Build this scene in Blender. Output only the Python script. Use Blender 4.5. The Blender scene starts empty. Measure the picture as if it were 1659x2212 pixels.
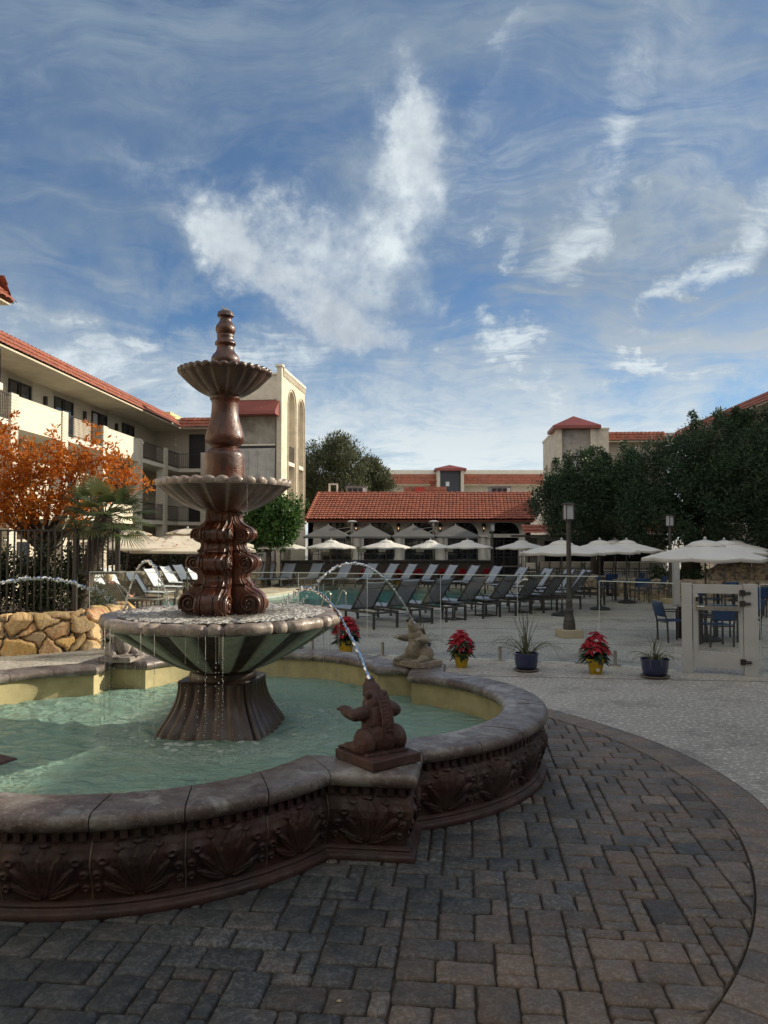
import bpy, math, random
import numpy as np
from mathutils import Vector, Matrix, noise as mnoise
random.seed(7); rng = np.random.default_rng(7)
S = bpy.context.scene
COL = S.collection
PI = math.pi
R = math.radians
# ---------------------------------------------------------------- camera
CAMZ = 2.2
PITCH = math.atan(56/1662)
cam = bpy.data.cameras.new("camera"); camo = bpy.data.objects.new("camera", cam); COL.objects.link(camo)
camo.location = (0, 0, CAMZ); camo.rotation_euler = (PI/2+PITCH, 0, 0)
cam.sensor_fit = 'HORIZONTAL'; cam.sensor_width = 36; cam.lens = 36*1662/1659
cam.clip_start = 0.05; cam.clip_end = 3000
S.camera = camo
_cp, _sp = math.cos(PITCH), math.sin(PITCH)
def _ray(u, v):
    a = u-829.5; b = 1106-v
    return a, 1662*_cp-b*_sp, 1662*_sp+b*_cp
def gnd(u, v, z=0.0):
    x, y, w = _ray(u, v); t = (z-CAMZ)/w
    return Vector((x*t, y*t, z))
def at(u, v, Y):
    x, y, w = _ray(u, v); t = Y/y
    return Vector((x*t, Y, CAMZ+w*t))
# ---------------------------------------------------------------- tagging
def tag(o, label=None, cat=None, group=None, kind=None):
    if label: o['label'] = label
    if cat: o['category'] = cat
    if group: o['group'] = group
    if kind: o['kind'] = kind
    return o
def empty(name, loc=(0, 0, 0), rz=0.0, label=None, cat=None, group=None, scale=1.0):
    o = bpy.data.objects.new(name, None); COL.objects.link(o)
    o.location = loc; o.rotation_euler = (0, 0, rz); o.empty_display_size = 0.2
    o.scale = (scale,)*3
    return tag(o, label, cat, group)
_kids = {}
def link(name, me, mats=None, parent=None, loc=None, rz=None):
    o = bpy.data.objects.new(name, me); COL.objects.link(o)
    if mats is not None:
        for m in (mats if isinstance(mats, (list, tuple)) else [mats]): me.materials.append(m)
    if parent is not None:
        o.parent = parent; _kids.setdefault(parent.name, []).append(o)
    if loc is not None: o.location = loc
    if rz is not None: o.rotation_euler = (0, 0, rz)
    return o
def copy_tree(o, parent=None, loc=None, rz=None, label=None, scale=None):
    c = o.copy(); COL.objects.link(c); c.parent = parent
    if parent is not None: _kids.setdefault(parent.name, []).append(c)
    if loc is not None: c.location = loc
    if rz is not None: c.rotation_euler = (0, 0, rz)
    if label: c['label'] = label
    if scale is not None: c.scale = (scale,)*3 if not isinstance(scale, tuple) else scale
    for k in list(_kids.get(o.name, [])): copy_tree(k, c)
    return c
# ---------------------------------------------------------------- mesh builder
class MB:
    def __init__(s): s.v = []; s.f = []; s.m = []; s.c = None
    def add(s, vs, fs, mi=0):
        n = len(s.v); s.v += [tuple(p) for p in vs]; s.f += [tuple(i+n for i in f) for f in fs]; s.m += [mi]*len(fs); return s
    def box(s, c, d, rz=0, mi=0, rot=None, taper=1.0):
        hx, hy, hz = d[0]/2, d[1]/2, d[2]/2
        M = rot if rot is not None else Matrix.Rotation(rz, 3, 'Z')
        vs = []
        for k, (a, b, e) in enumerate([(-1,-1,-1),(1,-1,-1),(1,1,-1),(-1,1,-1),(-1,-1,1),(1,-1,1),(1,1,1),(-1,1,1)]):
            t = taper if e > 0 else 1.0
            vs.append(Vector(c)+M@Vector((a*hx*t, b*hy*t, e*hz)))
        return s.add(vs, [(0,3,2,1),(4,5,6,7),(0,1,5,4),(1,2,6,5),(2,3,7,6),(3,0,4,7)], mi)
    def b2(s, x0, x1, y0, y1, z0, z1, mi=0):
        return s.box(((x0+x1)/2, (y0+y1)/2, (z0+z1)/2), (abs(x1-x0), abs(y1-y0), abs(z1-z0)), mi=mi)
    def bar(s, a, b, w, h=None, mi=0, up=(0, 0, 1)):
        a = Vector(a); b = Vector(b); h = h or w
        d = (b-a); L = d.length
        if L < 1e-6: return s
        d.normalize(); u = Vector(up)
        if abs(d.dot(u)) > .98: u = Vector((0, 1, 0))
        x = d.cross(u).normalized(); y = x.cross(d)
        vs = []
        for p in (a, b):
            for (i, j) in ((-1,-1),(1,-1),(1,1),(-1,1)): vs.append(p+x*(i*w/2)+y*(j*h/2))
        return s.add(vs, [(0,3,2,1),(4,5,6,7),(0,1,5,4),(1,2,6,5),(2,3,7,6),(3,0,4,7)], mi)
    def tube(s, pts, r, n=8, mi=0, caps=True):
        pts = [Vector(p) for p in pts]; N = len(pts)
        rr = r if isinstance(r, (list, tuple, np.ndarray)) else [r]*N
        vs = []; pu = None
        for i, p in enumerate(pts):
            d = (pts[min(i+1, N-1)]-pts[max(i-1, 0)])
            d = d.normalized() if d.length > 1e-9 else Vector((0, 0, 1))
            if pu is None:
                pu = Vector((0, 0, 1)) if abs(d.z) < .9 else Vector((1, 0, 0))
            x = d.cross(pu)
            if x.length < 1e-5: x = d.cross(Vector((0, 1, 0)))
            x.normalize(); y = x.cross(d).normalized(); pu = y
            for k in range(n):
                a = 2*PI*k/n; vs.append(p+(x*math.cos(a)+y*math.sin(a))*rr[i])
        fs = []
        for i in range(N-1):
            for k in range(n):
                k2 = (k+1) % n
                fs.append((i*n+k, i*n+k2, (i+1)*n+k2, (i+1)*n+k))
        if caps: fs.append(tuple(range(n-1, -1, -1))); fs.append(tuple((N-1)*n+k for k in range(n)))
        return s.add(vs, fs, mi)
    def lathe(s, prof, n=32, c=(0, 0, 0), mi=0, fn=None, capb=True, capt=True):
        vs = []
        for i, (r, z) in enumerate(prof):
            for k in range(n):
                a = 2*PI*k/n; q = fn(a, r, z, i) if fn else r
                if isinstance(q, tuple): q, zz = q
                else: zz = z
                vs.append((c[0]+q*math.cos(a), c[1]+q*math.sin(a), c[2]+zz))
        fs = []; N = len(prof)
        for i in range(N-1):
            for k in range(n):
                k2 = (k+1) % n; fs.append((i*n+k, i*n+k2, (i+1)*n+k2, (i+1)*n+k))
        if capb: fs.append(tuple(range(n-1, -1, -1)))
        if capt: fs.append(tuple((N-1)*n+k for k in range(n)))
        return s.add(vs, fs, mi)
    def quad(s, a, b, c, d, mi=0): return s.add([a, b, c, d], [(0, 1, 2, 3)], mi)
    def grid(s, P, mi=0, flip=False):
        """P array (a,b,3)"""
        A, B = P.shape[:2]; n = len(s.v)
        s.v += [tuple(p) for p in P.reshape(-1, 3)]
        for i in range(A-1):
            for j in range(B-1):
                q = (n+i*B+j, n+(i+1)*B+j, n+(i+1)*B+j+1, n+i*B+j+1)
                s.f.append(q[::-1] if flip else q)
        s.m += [mi]*((A-1)*(B-1)); return s
    def prism(s, poly, z0, z1, mi=0):
        n = len(poly)
        vs = [(p[0], p[1], z0) for p in poly]+[(p[0], p[1], z1) for p in poly]
        fs = [tuple(range(n-1, -1, -1)), tuple(range(n, 2*n))]+[(i, (i+1) % n, (i+1) % n+n, i+n) for i in range(n)]
        return s.add(vs, fs, mi)
    def extr(s, poly, o, ax, ay, az, mi=0):
        """extrude 2-D polygon: o + ax*x + ay*y, thickness vector az (centred)"""
        o = Vector(o); ax = Vector(ax); ay = Vector(ay); az = Vector(az); n = len(poly)
        vs = [o+ax*p[0]+ay*p[1]-az*.5 for p in poly]+[o+ax*p[0]+ay*p[1]+az*.5 for p in poly]
        fs = [tuple(range(n-1, -1, -1)), tuple(range(n, 2*n))]+[(i, (i+1) % n, (i+1) % n+n, i+n) for i in range(n)]
        return s.add(vs, fs, mi)
    def ball(s, c, r, n=10, m=7, mi=0, rot=None):
        rx, ry, rz = r if isinstance(r, (tuple, list)) else (r, r, r)
        vs = []; c = Vector(c)
        for i in range(1, m):
            t = PI*i/m
            for k in range(n):
                a = 2*PI*k/n
                p = Vector((rx*math.sin(t)*math.cos(a), ry*math.sin(t)*math.sin(a), rz*math.cos(t)))
                vs.append(c+(rot@p if rot is not None else p))
        top = c+(rot@Vector((0, 0, rz)) if rot is not None else Vector((0, 0, rz)))
        bot = c-(rot@Vector((0, 0, rz)) if rot is not None else Vector((0, 0, rz)))
        vs += [top, bot]; T = len(vs)-2; fs = []
        for k in range(n):
            k2 = (k+1) % n
            fs.append((T, k, k2)); fs.append((T+1, (m-2)*n+k2, (m-2)*n+k))
            for i in range(m-2): fs.append((i*n+k, (i+1)*n+k, (i+1)*n+k2, i*n+k2))
        return s.add(vs, fs, mi)
    def mesh(s, name, smooth=None):
        me = bpy.data.meshes.new(name)
        me.from_pydata(s.v, [], s.f)
        me.update()
        if any(s.m): me.polygons.foreach_set('material_index', s.m)
        if smooth is not None:
            me.polygons.foreach_set('use_smooth', [True]*len(me.polygons))
            if smooth < 179: me.set_sharp_from_angle(angle=R(smooth))
        return me
    def build(s, name, mats, parent=None, smooth=None, loc=None, rz=None, bevel=0):
        o = link(name, s.mesh(name, smooth), mats, parent, loc, rz)
        if bevel:
            b = o.modifiers.new('bevel', 'BEVEL'); b.width = bevel; b.segments = 2; b.limit_method = 'ANGLE'; b.angle_limit = R(40)
        return o
def mesh_np(name, V, F, smooth=False, attr=None):
    """V (n,3); F (m,k) fixed-size faces; attr per-vertex float 'tint' """
    me = bpy.data.meshes.new(name)
    V = np.asarray(V, np.float32); F = np.asarray(F, np.int32); k = F.shape[1]
    me.vertices.add(len(V)); me.vertices.foreach_set('co', V.ravel())
    me.loops.add(F.size); me.loops.foreach_set('vertex_index', F.ravel())
    me.polygons.add(len(F)); me.polygons.foreach_set('loop_start', np.arange(0, F.size, k, dtype=np.int32))
    me.polygons.foreach_set('loop_total', np.full(len(F), k, np.int32))
    me.polygons.foreach_set('use_smooth', np.full(len(F), smooth, bool))
    me.update(calc_edges=True)
    if attr is not None:
        a = me.attributes.new('tint', 'FLOAT', 'POINT'); a.data.foreach_set('value', np.asarray(attr, np.float32))
    return me
def set_tint(me, vals, name='tint'):
    a = me.attributes.new(name, 'FLOAT', 'POINT'); a.data.foreach_set('value', np.asarray(vals, np.float32))
# ---------------------------------------------------------------- materials
def new_mat(name):
    m = bpy.data.materials.new(name); m.use_nodes = True
    nt = m.node_tree; nt.nodes.clear()
    return m, nt
class NT:
    def __init__(s, nt): s.nt = nt; s.L = nt.links
    def n(s, t, **kw):
        nd = s.nt.nodes.new(t)
        for k, v in kw.items():
            if k.startswith('i_'):
                nd.inputs[int(k[2:]) if k[2:].isdigit() else k[2:].replace('_', ' ')].default_value = v
            else: setattr(nd, k, v)
        return nd
    def l(s, a, b): s.L.new(a, b)
    def val(s, sock, x):
        if isinstance(x, (int, float)): sock.default_value = x
        elif isinstance(x, tuple): sock.default_value = x
        else: s.L.new(x, sock)
    def math(s, op, a, b=None, c=None, clamp=False):
        nd = s.nt.nodes.new('ShaderNodeMath'); nd.operation = op; nd.use_clamp = clamp
        s.val(nd.inputs[0], a)
        if b is not None: s.val(nd.inputs[1], b)
        if c is not None: s.val(nd.inputs[2], c)
        return nd.outputs[0]
    def mix(s, f, a, b, bt='MIX'):
        nd = s.nt.nodes.new('ShaderNodeMix'); nd.data_type = 'RGBA'; nd.blend_type = bt
        s.val(nd.inputs[0], f); s.val(nd.inputs[6], a); s.val(nd.inputs[7], b)
        return nd.outputs[2]
    def noise(s, vec, scale, detail=5, rough=.55, dist=0, out=0):
        nd = s.nt.nodes.new('ShaderNodeTexNoise')
        nd.inputs['Scale'].default_value = scale; nd.inputs['Detail'].default_value = detail
        nd.inputs['Roughness'].default_value = rough; nd.inputs['Distortion'].default_value = dist
        if vec is not None: s.l(vec, nd.inputs['Vector'])
        return nd.outputs[out]
    def ramp(s, f, pts):
        nd = s.nt.nodes.new('ShaderNodeValToRGB'); e = nd.color_ramp.elements
        while len(e) < len(pts): e.new(.5)
        for el, (p, c) in zip(e, pts):
            el.position = p; el.color = c if len(c) == 4 else (*c, 1)
        s.l(f, nd.inputs[0]); return nd.outputs[0]
    def mr(s, f, a, b, c=0., d=1., smooth=True):
        nd = s.nt.nodes.new('ShaderNodeMapRange'); nd.interpolation_type = 'SMOOTHSTEP' if smooth else 'LINEAR'
        s.val(nd.inputs[0], f)
        for i, x in enumerate((a, b, c, d)): nd.inputs[i+1].default_value = x
        return nd.outputs[0]
def c4(c): return (c[0], c[1], c[2], 1.0)
def mat(name, c1, c2=None, scale=4.0, rough=.6, bump=0.0, bscale=30.0, metal=0.0, spec=.5, dirt=None, dscale=1.5, damt=.5,
        coords='Object', tint=None, stretch=None, emit=None, sub=0.0, detail=6, trans=0.0, c3=None, coat=0.0, rvar=0.0, dthr=(.45, .7)):
    m, nt = new_mat(name); N = NT(nt)
    out = N.n('ShaderNodeOutputMaterial'); b = N.n('ShaderNodeBsdfPrincipled'); N.l(b.outputs[0], out.inputs[0])
    tc = N.n('ShaderNodeTexCoord').outputs[coords]
    if stretch:
        mp = N.n('ShaderNodeMapping'); mp.inputs['Scale'].default_value = stretch; N.l(tc, mp.inputs[0]); tc = mp.outputs[0]
    c2 = c2 or tuple(x*.75 for x in c1)
    f = N.mr(N.noise(tc, scale, detail), .32, .68)
    col = N.mix(f, c4(c1), c4(c2))
    if c3 is not None:
        f3 = N.mr(N.noise(tc, scale*3.7, detail), .5, .7)
        col = N.mix(f3, col, c4(c3))
    if tint is not None:        # per-vertex attribute blends towards this colour
        at_ = N.n('ShaderNodeAttribute', attribute_name='tint').outputs['Fac']
        col = N.mix(at_, col, c4(tint))
    if dirt is not None:
        fd = N.mr(N.noise(tc, dscale, 8, .65), dthr[0], dthr[1])
        col = N.mix(N.math('MULTIPLY', fd, damt), col, c4(dirt))
    N.l(col, b.inputs['Base Color'])
    b.inputs['Roughness'].default_value = rough
    if rvar:
        N.l(N.mr(N.noise(tc, scale*2.3, 5), .3, .7, max(rough-rvar, .02), min(rough+rvar, 1)), b.inputs['Roughness'])
    b.inputs['Metallic'].default_value = metal
    b.inputs['Specular IOR Level'].default_value = spec
    b.inputs['Coat Weight'].default_value = coat; b.inputs['Coat Roughness'].default_value = .08
    if bump:
        bp = N.n('ShaderNodeBump'); bp.inputs['Strength'].default_value = 1.0; bp.inputs['Distance'].default_value = bump
        N.l(N.noise(tc, bscale, 6, .6), bp.inputs['Height']); N.l(bp.outputs[0], b.inputs['Normal'])
    if emit: b.inputs['Emission Color'].default_value = c4(emit[0]); b.inputs['Emission Strength'].default_value = emit[1]
    if trans:
        t = N.n('ShaderNodeBsdfTranslucent'); N.l(col, t.inputs[0])
        mx = N.n('ShaderNodeMixShader'); mx.inputs[0].default_value = trans
        N.l(b.outputs[0], mx.inputs[1]); N.l(t.outputs[0], mx.inputs[2]); N.l(mx.outputs[0], out.inputs[0])
    return m
def glass_mat(name, tintc=(.9, .95, .93), refl=1.0, rough=0.0, dark=None, ior=1.5):
    m, nt = new_mat(name); N = NT(nt)
    out = N.n('ShaderNodeOutputMaterial')
    tr = N.n('ShaderNodeBsdfTransparent'); tr.inputs[0].default_value = c4(tintc)
    gl = N.n('ShaderNodeBsdfGlossy'); gl.inputs['Roughness'].default_value = rough
    fr = N.n('ShaderNodeFresnel'); fr.inputs[0].default_value = ior
    mx = N.n('ShaderNodeMixShader')
    N.l(N.math('MULTIPLY', fr.outputs[0], refl), mx.inputs[0])
    N.l(tr.outputs[0], mx.inputs[1]); N.l(gl.outputs[0], mx.inputs[2]); N.l(mx.outputs[0], out.inputs[0])
    return m
def brick_mat(name, c1, c2, mortar, bw, bh, bump=.006, coords='Object', swap=False, ms=.012, rough=.8):
    m, nt = new_mat(name); N = NT(nt)
    out = N.n('ShaderNodeOutputMaterial'); b = N.n('ShaderNodeBsdfPrincipled'); N.l(b.outputs[0], out.inputs[0])
    tc = N.n('ShaderNodeTexCoord').outputs[coords]
    sp = N.n('ShaderNodeSeparateXYZ'); N.l(tc, sp.inputs[0])
    h = N.math('ADD', sp.outputs[0], sp.outputs[1])
    cb = N.n('ShaderNodeCombineXYZ'); N.l(h, cb.inputs[0]); N.l(sp.outputs[2], cb.inputs[1])
    br = N.n('ShaderNodeTexBrick'); N.l(cb.outputs[0], br.inputs['Vector'])
    br.inputs['Color1'].default_value = c4(c1); br.inputs['Color2'].default_value = c4(c2); br.inputs['Mortar'].default_value = c4(mortar)
    br.inputs['Scale'].default_value = 1; br.inputs['Mortar Size'].default_value = ms; br.inputs['Mortar Smooth'].default_value = .2
    br.inputs['Brick Width'].default_value = bw; br.inputs['Row Height'].default_value = bh
    n = N.noise(tc, 6, 6); col = N.mix(N.math('MULTIPLY', n, .35), br.outputs[0], c4(tuple(x*.7 for x in c1)))
    N.l(col, b.inputs['Base Color']); b.inputs['Roughness'].default_value = rough
    bp = N.n('ShaderNodeBump'); bp.inputs['Distance'].default_value = bump; bp.invert = True
    N.l(N.math('SUBTRACT', br.outputs[1], N.math('MULTIPLY', N.noise(tc, 40), .3)), bp.inputs['Height']); N.l(bp.outputs[0], b.inputs['Normal'])
    return m
# ---------------------------------------------------------------- light
SUN_EL = R(23); SUN_AZ = R(20)          # azimuth measured from +X towards +Y
sd = Vector((math.cos(SUN_EL)*math.cos(SUN_AZ), math.cos(SUN_EL)*math.sin(SUN_AZ), math.sin(SUN_EL)))
sl = bpy.data.lights.new("sun", 'SUN'); sl.energy = 5.0; sl.angle = R(.5); sl.color = (1, .87, .68)
so = bpy.data.objects.new("sun", sl); COL.objects.link(so); so.rotation_euler = sd.to_track_quat('Z', 'Y').to_euler()
so.location = (30, 10, 30)
W = bpy.data.worlds.new("World"); S.world = W; W.use_nodes = True
nt = W.node_tree; nt.nodes.clear(); N = NT(nt)
wo = N.n('ShaderNodeOutputWorld'); bg = N.n('ShaderNodeBackground'); N.l(bg.outputs[0], wo.inputs[0])
sky = N.n('ShaderNodeTexSky'); sky.sky_type = 'NISHITA'; sky.sun_disc = False
sky.sun_elevation = SUN_EL; sky.sun_rotation = PI/2-SUN_AZ; sky.air_density = 1.0; sky.dust_density = .6; sky.ozone_density = 2.0
tc = N.n('ShaderNodeTexCoord').outputs['Generated']
vm = N.n('ShaderNodeVectorMath', operation='NORMALIZE'); N.l(tc, vm.inputs[0]); D = vm.outputs[0]
sp = N.n('ShaderNodeSeparateXYZ'); N.l(D, sp.inputs[0]); dx, dy, dz = sp.outputs
az = N.math('ARCTAN2', dx, dy); el = N.math('ARCSINE', dz)
# high cirrus: direction projected on a flat layer, warped
zc = N.math('ADD', N.math('MAXIMUM', dz, .0), .16)
px = N.math('DIVIDE', dx, zc); py = N.math('DIVIDE', dy, zc)
pl = N.n('ShaderNodeCombineXYZ'); N.l(px, pl.inputs[0]); N.l(py, pl.inputs[1])
wn = N.n('ShaderNodeTexNoise'); wn.inputs['Scale'].default_value = 1.1; wn.inputs['Detail'].default_value = 4; N.l(pl.outputs[0], wn.inputs['Vector'])
wsub = N.n('ShaderNodeVectorMath', operation='SUBTRACT'); N.l(wn.outputs['Color'], wsub.inputs[0]); wsub.inputs[1].default_value = (.5, .5, .5)
wsc = N.n('ShaderNodeVectorMath', operation='SCALE'); N.l(wsub.outputs[0], wsc.inputs[0]); wsc.inputs['Scale'].default_value = 1.5
wad = N.n('ShaderNodeVectorMath', operation='ADD'); N.l(pl.outputs[0], wad.inputs[0]); N.l(wsc.outputs[0], wad.inputs[1])
def aniso(vec, rot, sc):
    m_ = N.n('ShaderNodeMapping'); m_.inputs['Rotation'].default_value = (0, 0, R(rot)); m_.inputs['Scale'].default_value = sc; N.l(vec, m_.inputs[0]); return m_.outputs[0]
cir = N.noise(aniso(wad.outputs[0], -52, (.45, 1.5, 1)), 1.5, 7, .62)
cir2 = N.noise(aniso(wad.outputs[0], -30, (.6, 1.3, 1)), 4.6, 7, .66)
# warp of azimuth / elevation for the placed clouds
w3 = N.n('ShaderNodeTexNoise'); w3.inputs['Scale'].default_value = 4.2; w3.inputs['Detail'].default_value = 8; w3.inputs['Roughness'].default_value = .64; N.l(D, w3.inputs['Vector'])
w3s = N.n('ShaderNodeSeparateColor'); N.l(w3.outputs['Color'], w3s.inputs[0])
az2 = N.math('ADD', az, N.math('MULTIPLY', N.math('SUBTRACT', w3s.outputs[0], .5), .34))
el2 = N.math('ADD', el, N.math('MULTIPLY', N.math('SUBTRACT', w3s.outputs[1], .5), .34))
def dir_of(u, v):
    a = (u-829.5)/1662; b = (1162-v)/1662
    return math.atan(a), math.atan(b/math.sqrt(1+a*a))
def blob(u, v, su, sv, rot=0, amp=1.0):
    a0, e0 = dir_of(u, v); ca, sa = math.cos(R(rot)), math.sin(R(rot)); su /= 1662; sv /= 1662
    A = N.math('SUBTRACT', az2, a0); E = N.math('SUBTRACT', el2, e0)
    p = N.math('ADD', N.math('MULTIPLY', A, ca/su), N.math('MULTIPLY', E, sa/su))
    q = N.math('ADD', N.math('MULTIPLY', A, -sa/sv), N.math('MULTIPLY', E, ca/sv))
    r2 = N.math('ADD', N.math('MULTIPLY', p, p), N.math('MULTIPLY', q, q))
    return N.math('MULTIPLY', N.math('EXPONENT', N.math('MULTIPLY', r2, -1.0)), amp)
def total(lst):
    t = lst[0]
    for x in lst[1:]: t = N.math('ADD', t, x)
    return t
cum = total([blob(515, 440, 66, 75, 0, 1.05), blob(545, 525, 95, 75, -30, .75), blob(668, 612, 250, 85, -35, .80), blob(858, 257, 85, 85, 0, .70),
             blob(888, 362, 110, 130, 70, .95), blob(833, 512, 100, 140, 75, .75), blob(778, 702, 190, 60, -42, .65), blob(330, 375, 110, 30, -10, .30),
             blob(668, 477, 75, 42, -20, .5), blob(943, 642, 34, 85, -20, .5)])
cn = N.noise(D, 7.5, 8, .62); cf = N.noise(D, 26, 6, .6)
cumd = N.mr(N.math('MULTIPLY', cum, N.math('ADD', N.mr(cn, .30, .68, .45, 1.32, False), N.mr(cf, .3, .7, -.26, .24, False))), .04, 1.45, 0, .95)
str_ = total([blob(1330, 250, 260, 60, 62, .35), blob(960, 700, 240, 40, -8, .5), blob(350, 690, 220, 40, 8, .35), blob(1110, 330, 230, 75, 50, .5), blob(1250, 430, 210, 75, 55, .5), blob(1050, 200, 240, 60, 60, .4), blob(1560, 750, 230, 30, -10, .85), blob(1400, 730, 220, 34, 8, .5), blob(1630, 470, 220, 70, 28, .55), blob(1600, 320, 160, 50, -35, .5), blob(1520, 540, 150, 36, 30, .5),
              blob(1050, 770, 60, 42, 40, .9), blob(1150, 720, 90, 30, 20, .6), blob(880, 820, 26, 46, 10, .6), blob(580, 740, 70, 40, 40, .7), blob(1380, 60, 60, 120, -30, .4), blob(200, 690, 200, 28, -6, .6), blob(700, 320, 40, 200, 20, .16), blob(1310, 610, 30, 30, 0, .4), blob(1100, 500, 16, 60, 0, .5), blob(1080, 60, 20, 90, -20, .3)])
strd = N.mr(N.math('MULTIPLY', str_, N.mr(cir2, .30, .72, .25, 1.35, False)), .03, 1.25, 0, .85)
low = total([blob(200, 790, 460, 95, 3, .85), blob(560, 790, 150, 60, 20, .45), blob(1150, 800, 260, 60, 10, .50), blob(1400, 860, 330, 70, 8, .50), blob(1560, 640, 260, 70, 10, .30),
             blob(960, 1000, 700, 110, 0, .55), blob(700, 920, 130, 50, 20, .5), blob(1500, 330, 300, 190, 30, .35), blob(130, 620, 260, 90, 0, .22), blob(1330, 120, 420, 130, 20, .22)])
lowd = N.mr(N.math('MULTIPLY', low, N.math('ADD', N.mr(cn, .3, .68, .6, 1.2), N.mr(cir2, .3, .7, -.30, .32, False))), .02, 1.05, 0, .88)
cird = N.math('ADD', N.mr(cir, .38, .68, 0, .55), N.mr(cir2, .40, .70, 0, .42))
veil = N.math('MULTIPLY', N.mr(el, R(0), R(52), .42, .30), N.mr(cn, .3, .7, .5, 1.3))
clear = total([blob(430, 640, 340, 55, -5, .95), blob(760, 780, 170, 60, 10, .85), blob(1010, 560, 110, 80, 0, .5), blob(1620, 840, 70, 40, 0, .9), blob(1050, 680, 260, 40, 0, .4)])
thin = N.math('MULTIPLY', N.math('ADD', cird, N.math('ADD', veil, N.mr(el, R(0), R(11), .45, 0))), N.math('SUBTRACT', 1.0, N.math('MINIMUM', clear, .9)))
def inv(x): return N.math('SUBTRACT', 1.0, x)
dens = inv(N.math('MULTIPLY', N.math('MULTIPLY', inv(thin), inv(cumd)), N.math('MULTIPLY', inv(lowd), inv(strd))))
back = N.math('MULTIPLY', N.mr(dy, .45, -.10, 0, .88), N.mr(dz, .0, .10))  # unseen cloud cover added behind the viewer for neutral fill light
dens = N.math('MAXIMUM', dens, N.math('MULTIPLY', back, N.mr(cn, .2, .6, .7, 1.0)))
dens = N.math('MULTIPLY', dens, N.mr(dz, -.02, .03))
cbm = N.math('MAXIMUM', N.math('MAXIMUM', cumd, lowd), strd)
ccol = N.mix(N.math('MAXIMUM', cbm, N.mr(el, R(1), R(22), 1.0, 0)), (1.75, 2.35, 3.15, 1), (6.3, 6.9, 7.1, 1))
ccol = N.mix(N.math('MULTIPLY', N.math('ADD', N.mr(w3s.outputs[2], .34, .62, .75, 0), N.mr(cf, .35, .65, .25, -.15, False)), cumd, clamp=True), ccol, (3.1, 3.5, 4.1, 1))
ccol = N.mix(N.mr(dy, .35, -.15), ccol, (8.2, 8.0, 7.6, 1))  # added rear clouds set brighter to lift the fill light
skyc = N.mix(1.0, sky.outputs[0], (.42, .63, .83, 1), 'MULTIPLY')
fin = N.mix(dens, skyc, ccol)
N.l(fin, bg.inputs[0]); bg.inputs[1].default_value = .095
W.cycles.sampling_method = 'MANUAL'; W.cycles.sample_map_resolution = 512
S.view_settings.view_transform = 'Standard'; S.view_settings.look = 'None'; S.view_settings.exposure = .48; S.view_settings.gamma = 1
S.view_settings.use_curve_mapping = False
S.cycles.max_bounces = 8; S.cycles.transparent_max_bounces = 24; S.cycles.diffuse_bounces = 3
S.cycles.use_denoising = True; S.cycles.sample_clamp_indirect = 6
# ================================================================ GROUND, POOL
import bmesh
from mathutils import geometry as mgeo
PC = Vector((-2.2, 6.93)); PR = 4.96
def PRO_(a):
    d = Vector((math.cos(a), math.sin(a))); e = Vector((-2.2, 6.93))-Vector((-1.3, 6.95)); b_ = d.dot(e); c_ = e.length_squared-4.46**2
    return max(-b_+math.sqrt(max(b_*b_-c_, 0)), PR+.33)
PRO = 5.45        # paved disc round the fountain
pool_ctrl = [(-8.6, 26.0), (-7.9, 24.6), (-5.0, 23.6), (-2.0, 23.4), (1.0, 24.3), (3.4, 26.3), (5.0, 28.8), (5.3, 30.8), (4.2, 32.8), (1.6, 34.6), (-1.2, 35.7),
             (-3.3, 36.2), (-4.4, 35.6), (-3.75, 34.0), (-3.9, 31.8), (-4.5, 29.9), (-5.6, 28.4), (-7.4, 27.5), (-8.5, 27.0)]
def smooth_loop(c, k=6):
    n = len(c); out = []
    for i in range(n):
        p0, p1, p2, p3 = [Vector(c[(i+j-1) % n]) for j in range(4)]
        for t in np.arange(k)/k:
            out.append(.5*((2*p1)+(p2-p0)*t+(2*p0-5*p1+4*p2-p3)*t*t+(3*p1-p0-3*p2+p3)*t**3))
    return out
pool = smooth_loop(pool_ctrl)
def offset_loop(lp, d):
    n = len(lp); out = []
    for i in range(n):
        t = (lp[(i+1) % n]-lp[i-1]).normalized(); out.append(lp[i]+Vector((t.y, -t.x))*d)
    return out
def fill(outer, holes, z, name, mats, **kw):
    bm = bmesh.new(); es = []
    for lp in [outer]+holes:
        vs = [bm.verts.new((p[0], p[1], z)) for p in lp]
        for i in range(len(vs)): es.append(bm.edges.new((vs[i], vs[(i+1) % len(vs)])))
    bmesh.ops.triangle_fill(bm, edges=es, use_beauty=True, use_dissolve=False)
    for f in bm.faces:
        if f.normal.z < 0: f.normal_flip()
    me = bpy.data.meshes.new(name); bm.to_mesh(me); bm.free()
    return link(name, me, mats)
coping_out = offset_loop(pool, .35)      # loop runs counter-clockwise -> outward
circ = [PC+Vector((math.cos(a), math.sin(a)))*PRO_(a) for a in np.linspace(0, 2*PI, 120, endpoint=False)]
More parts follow.
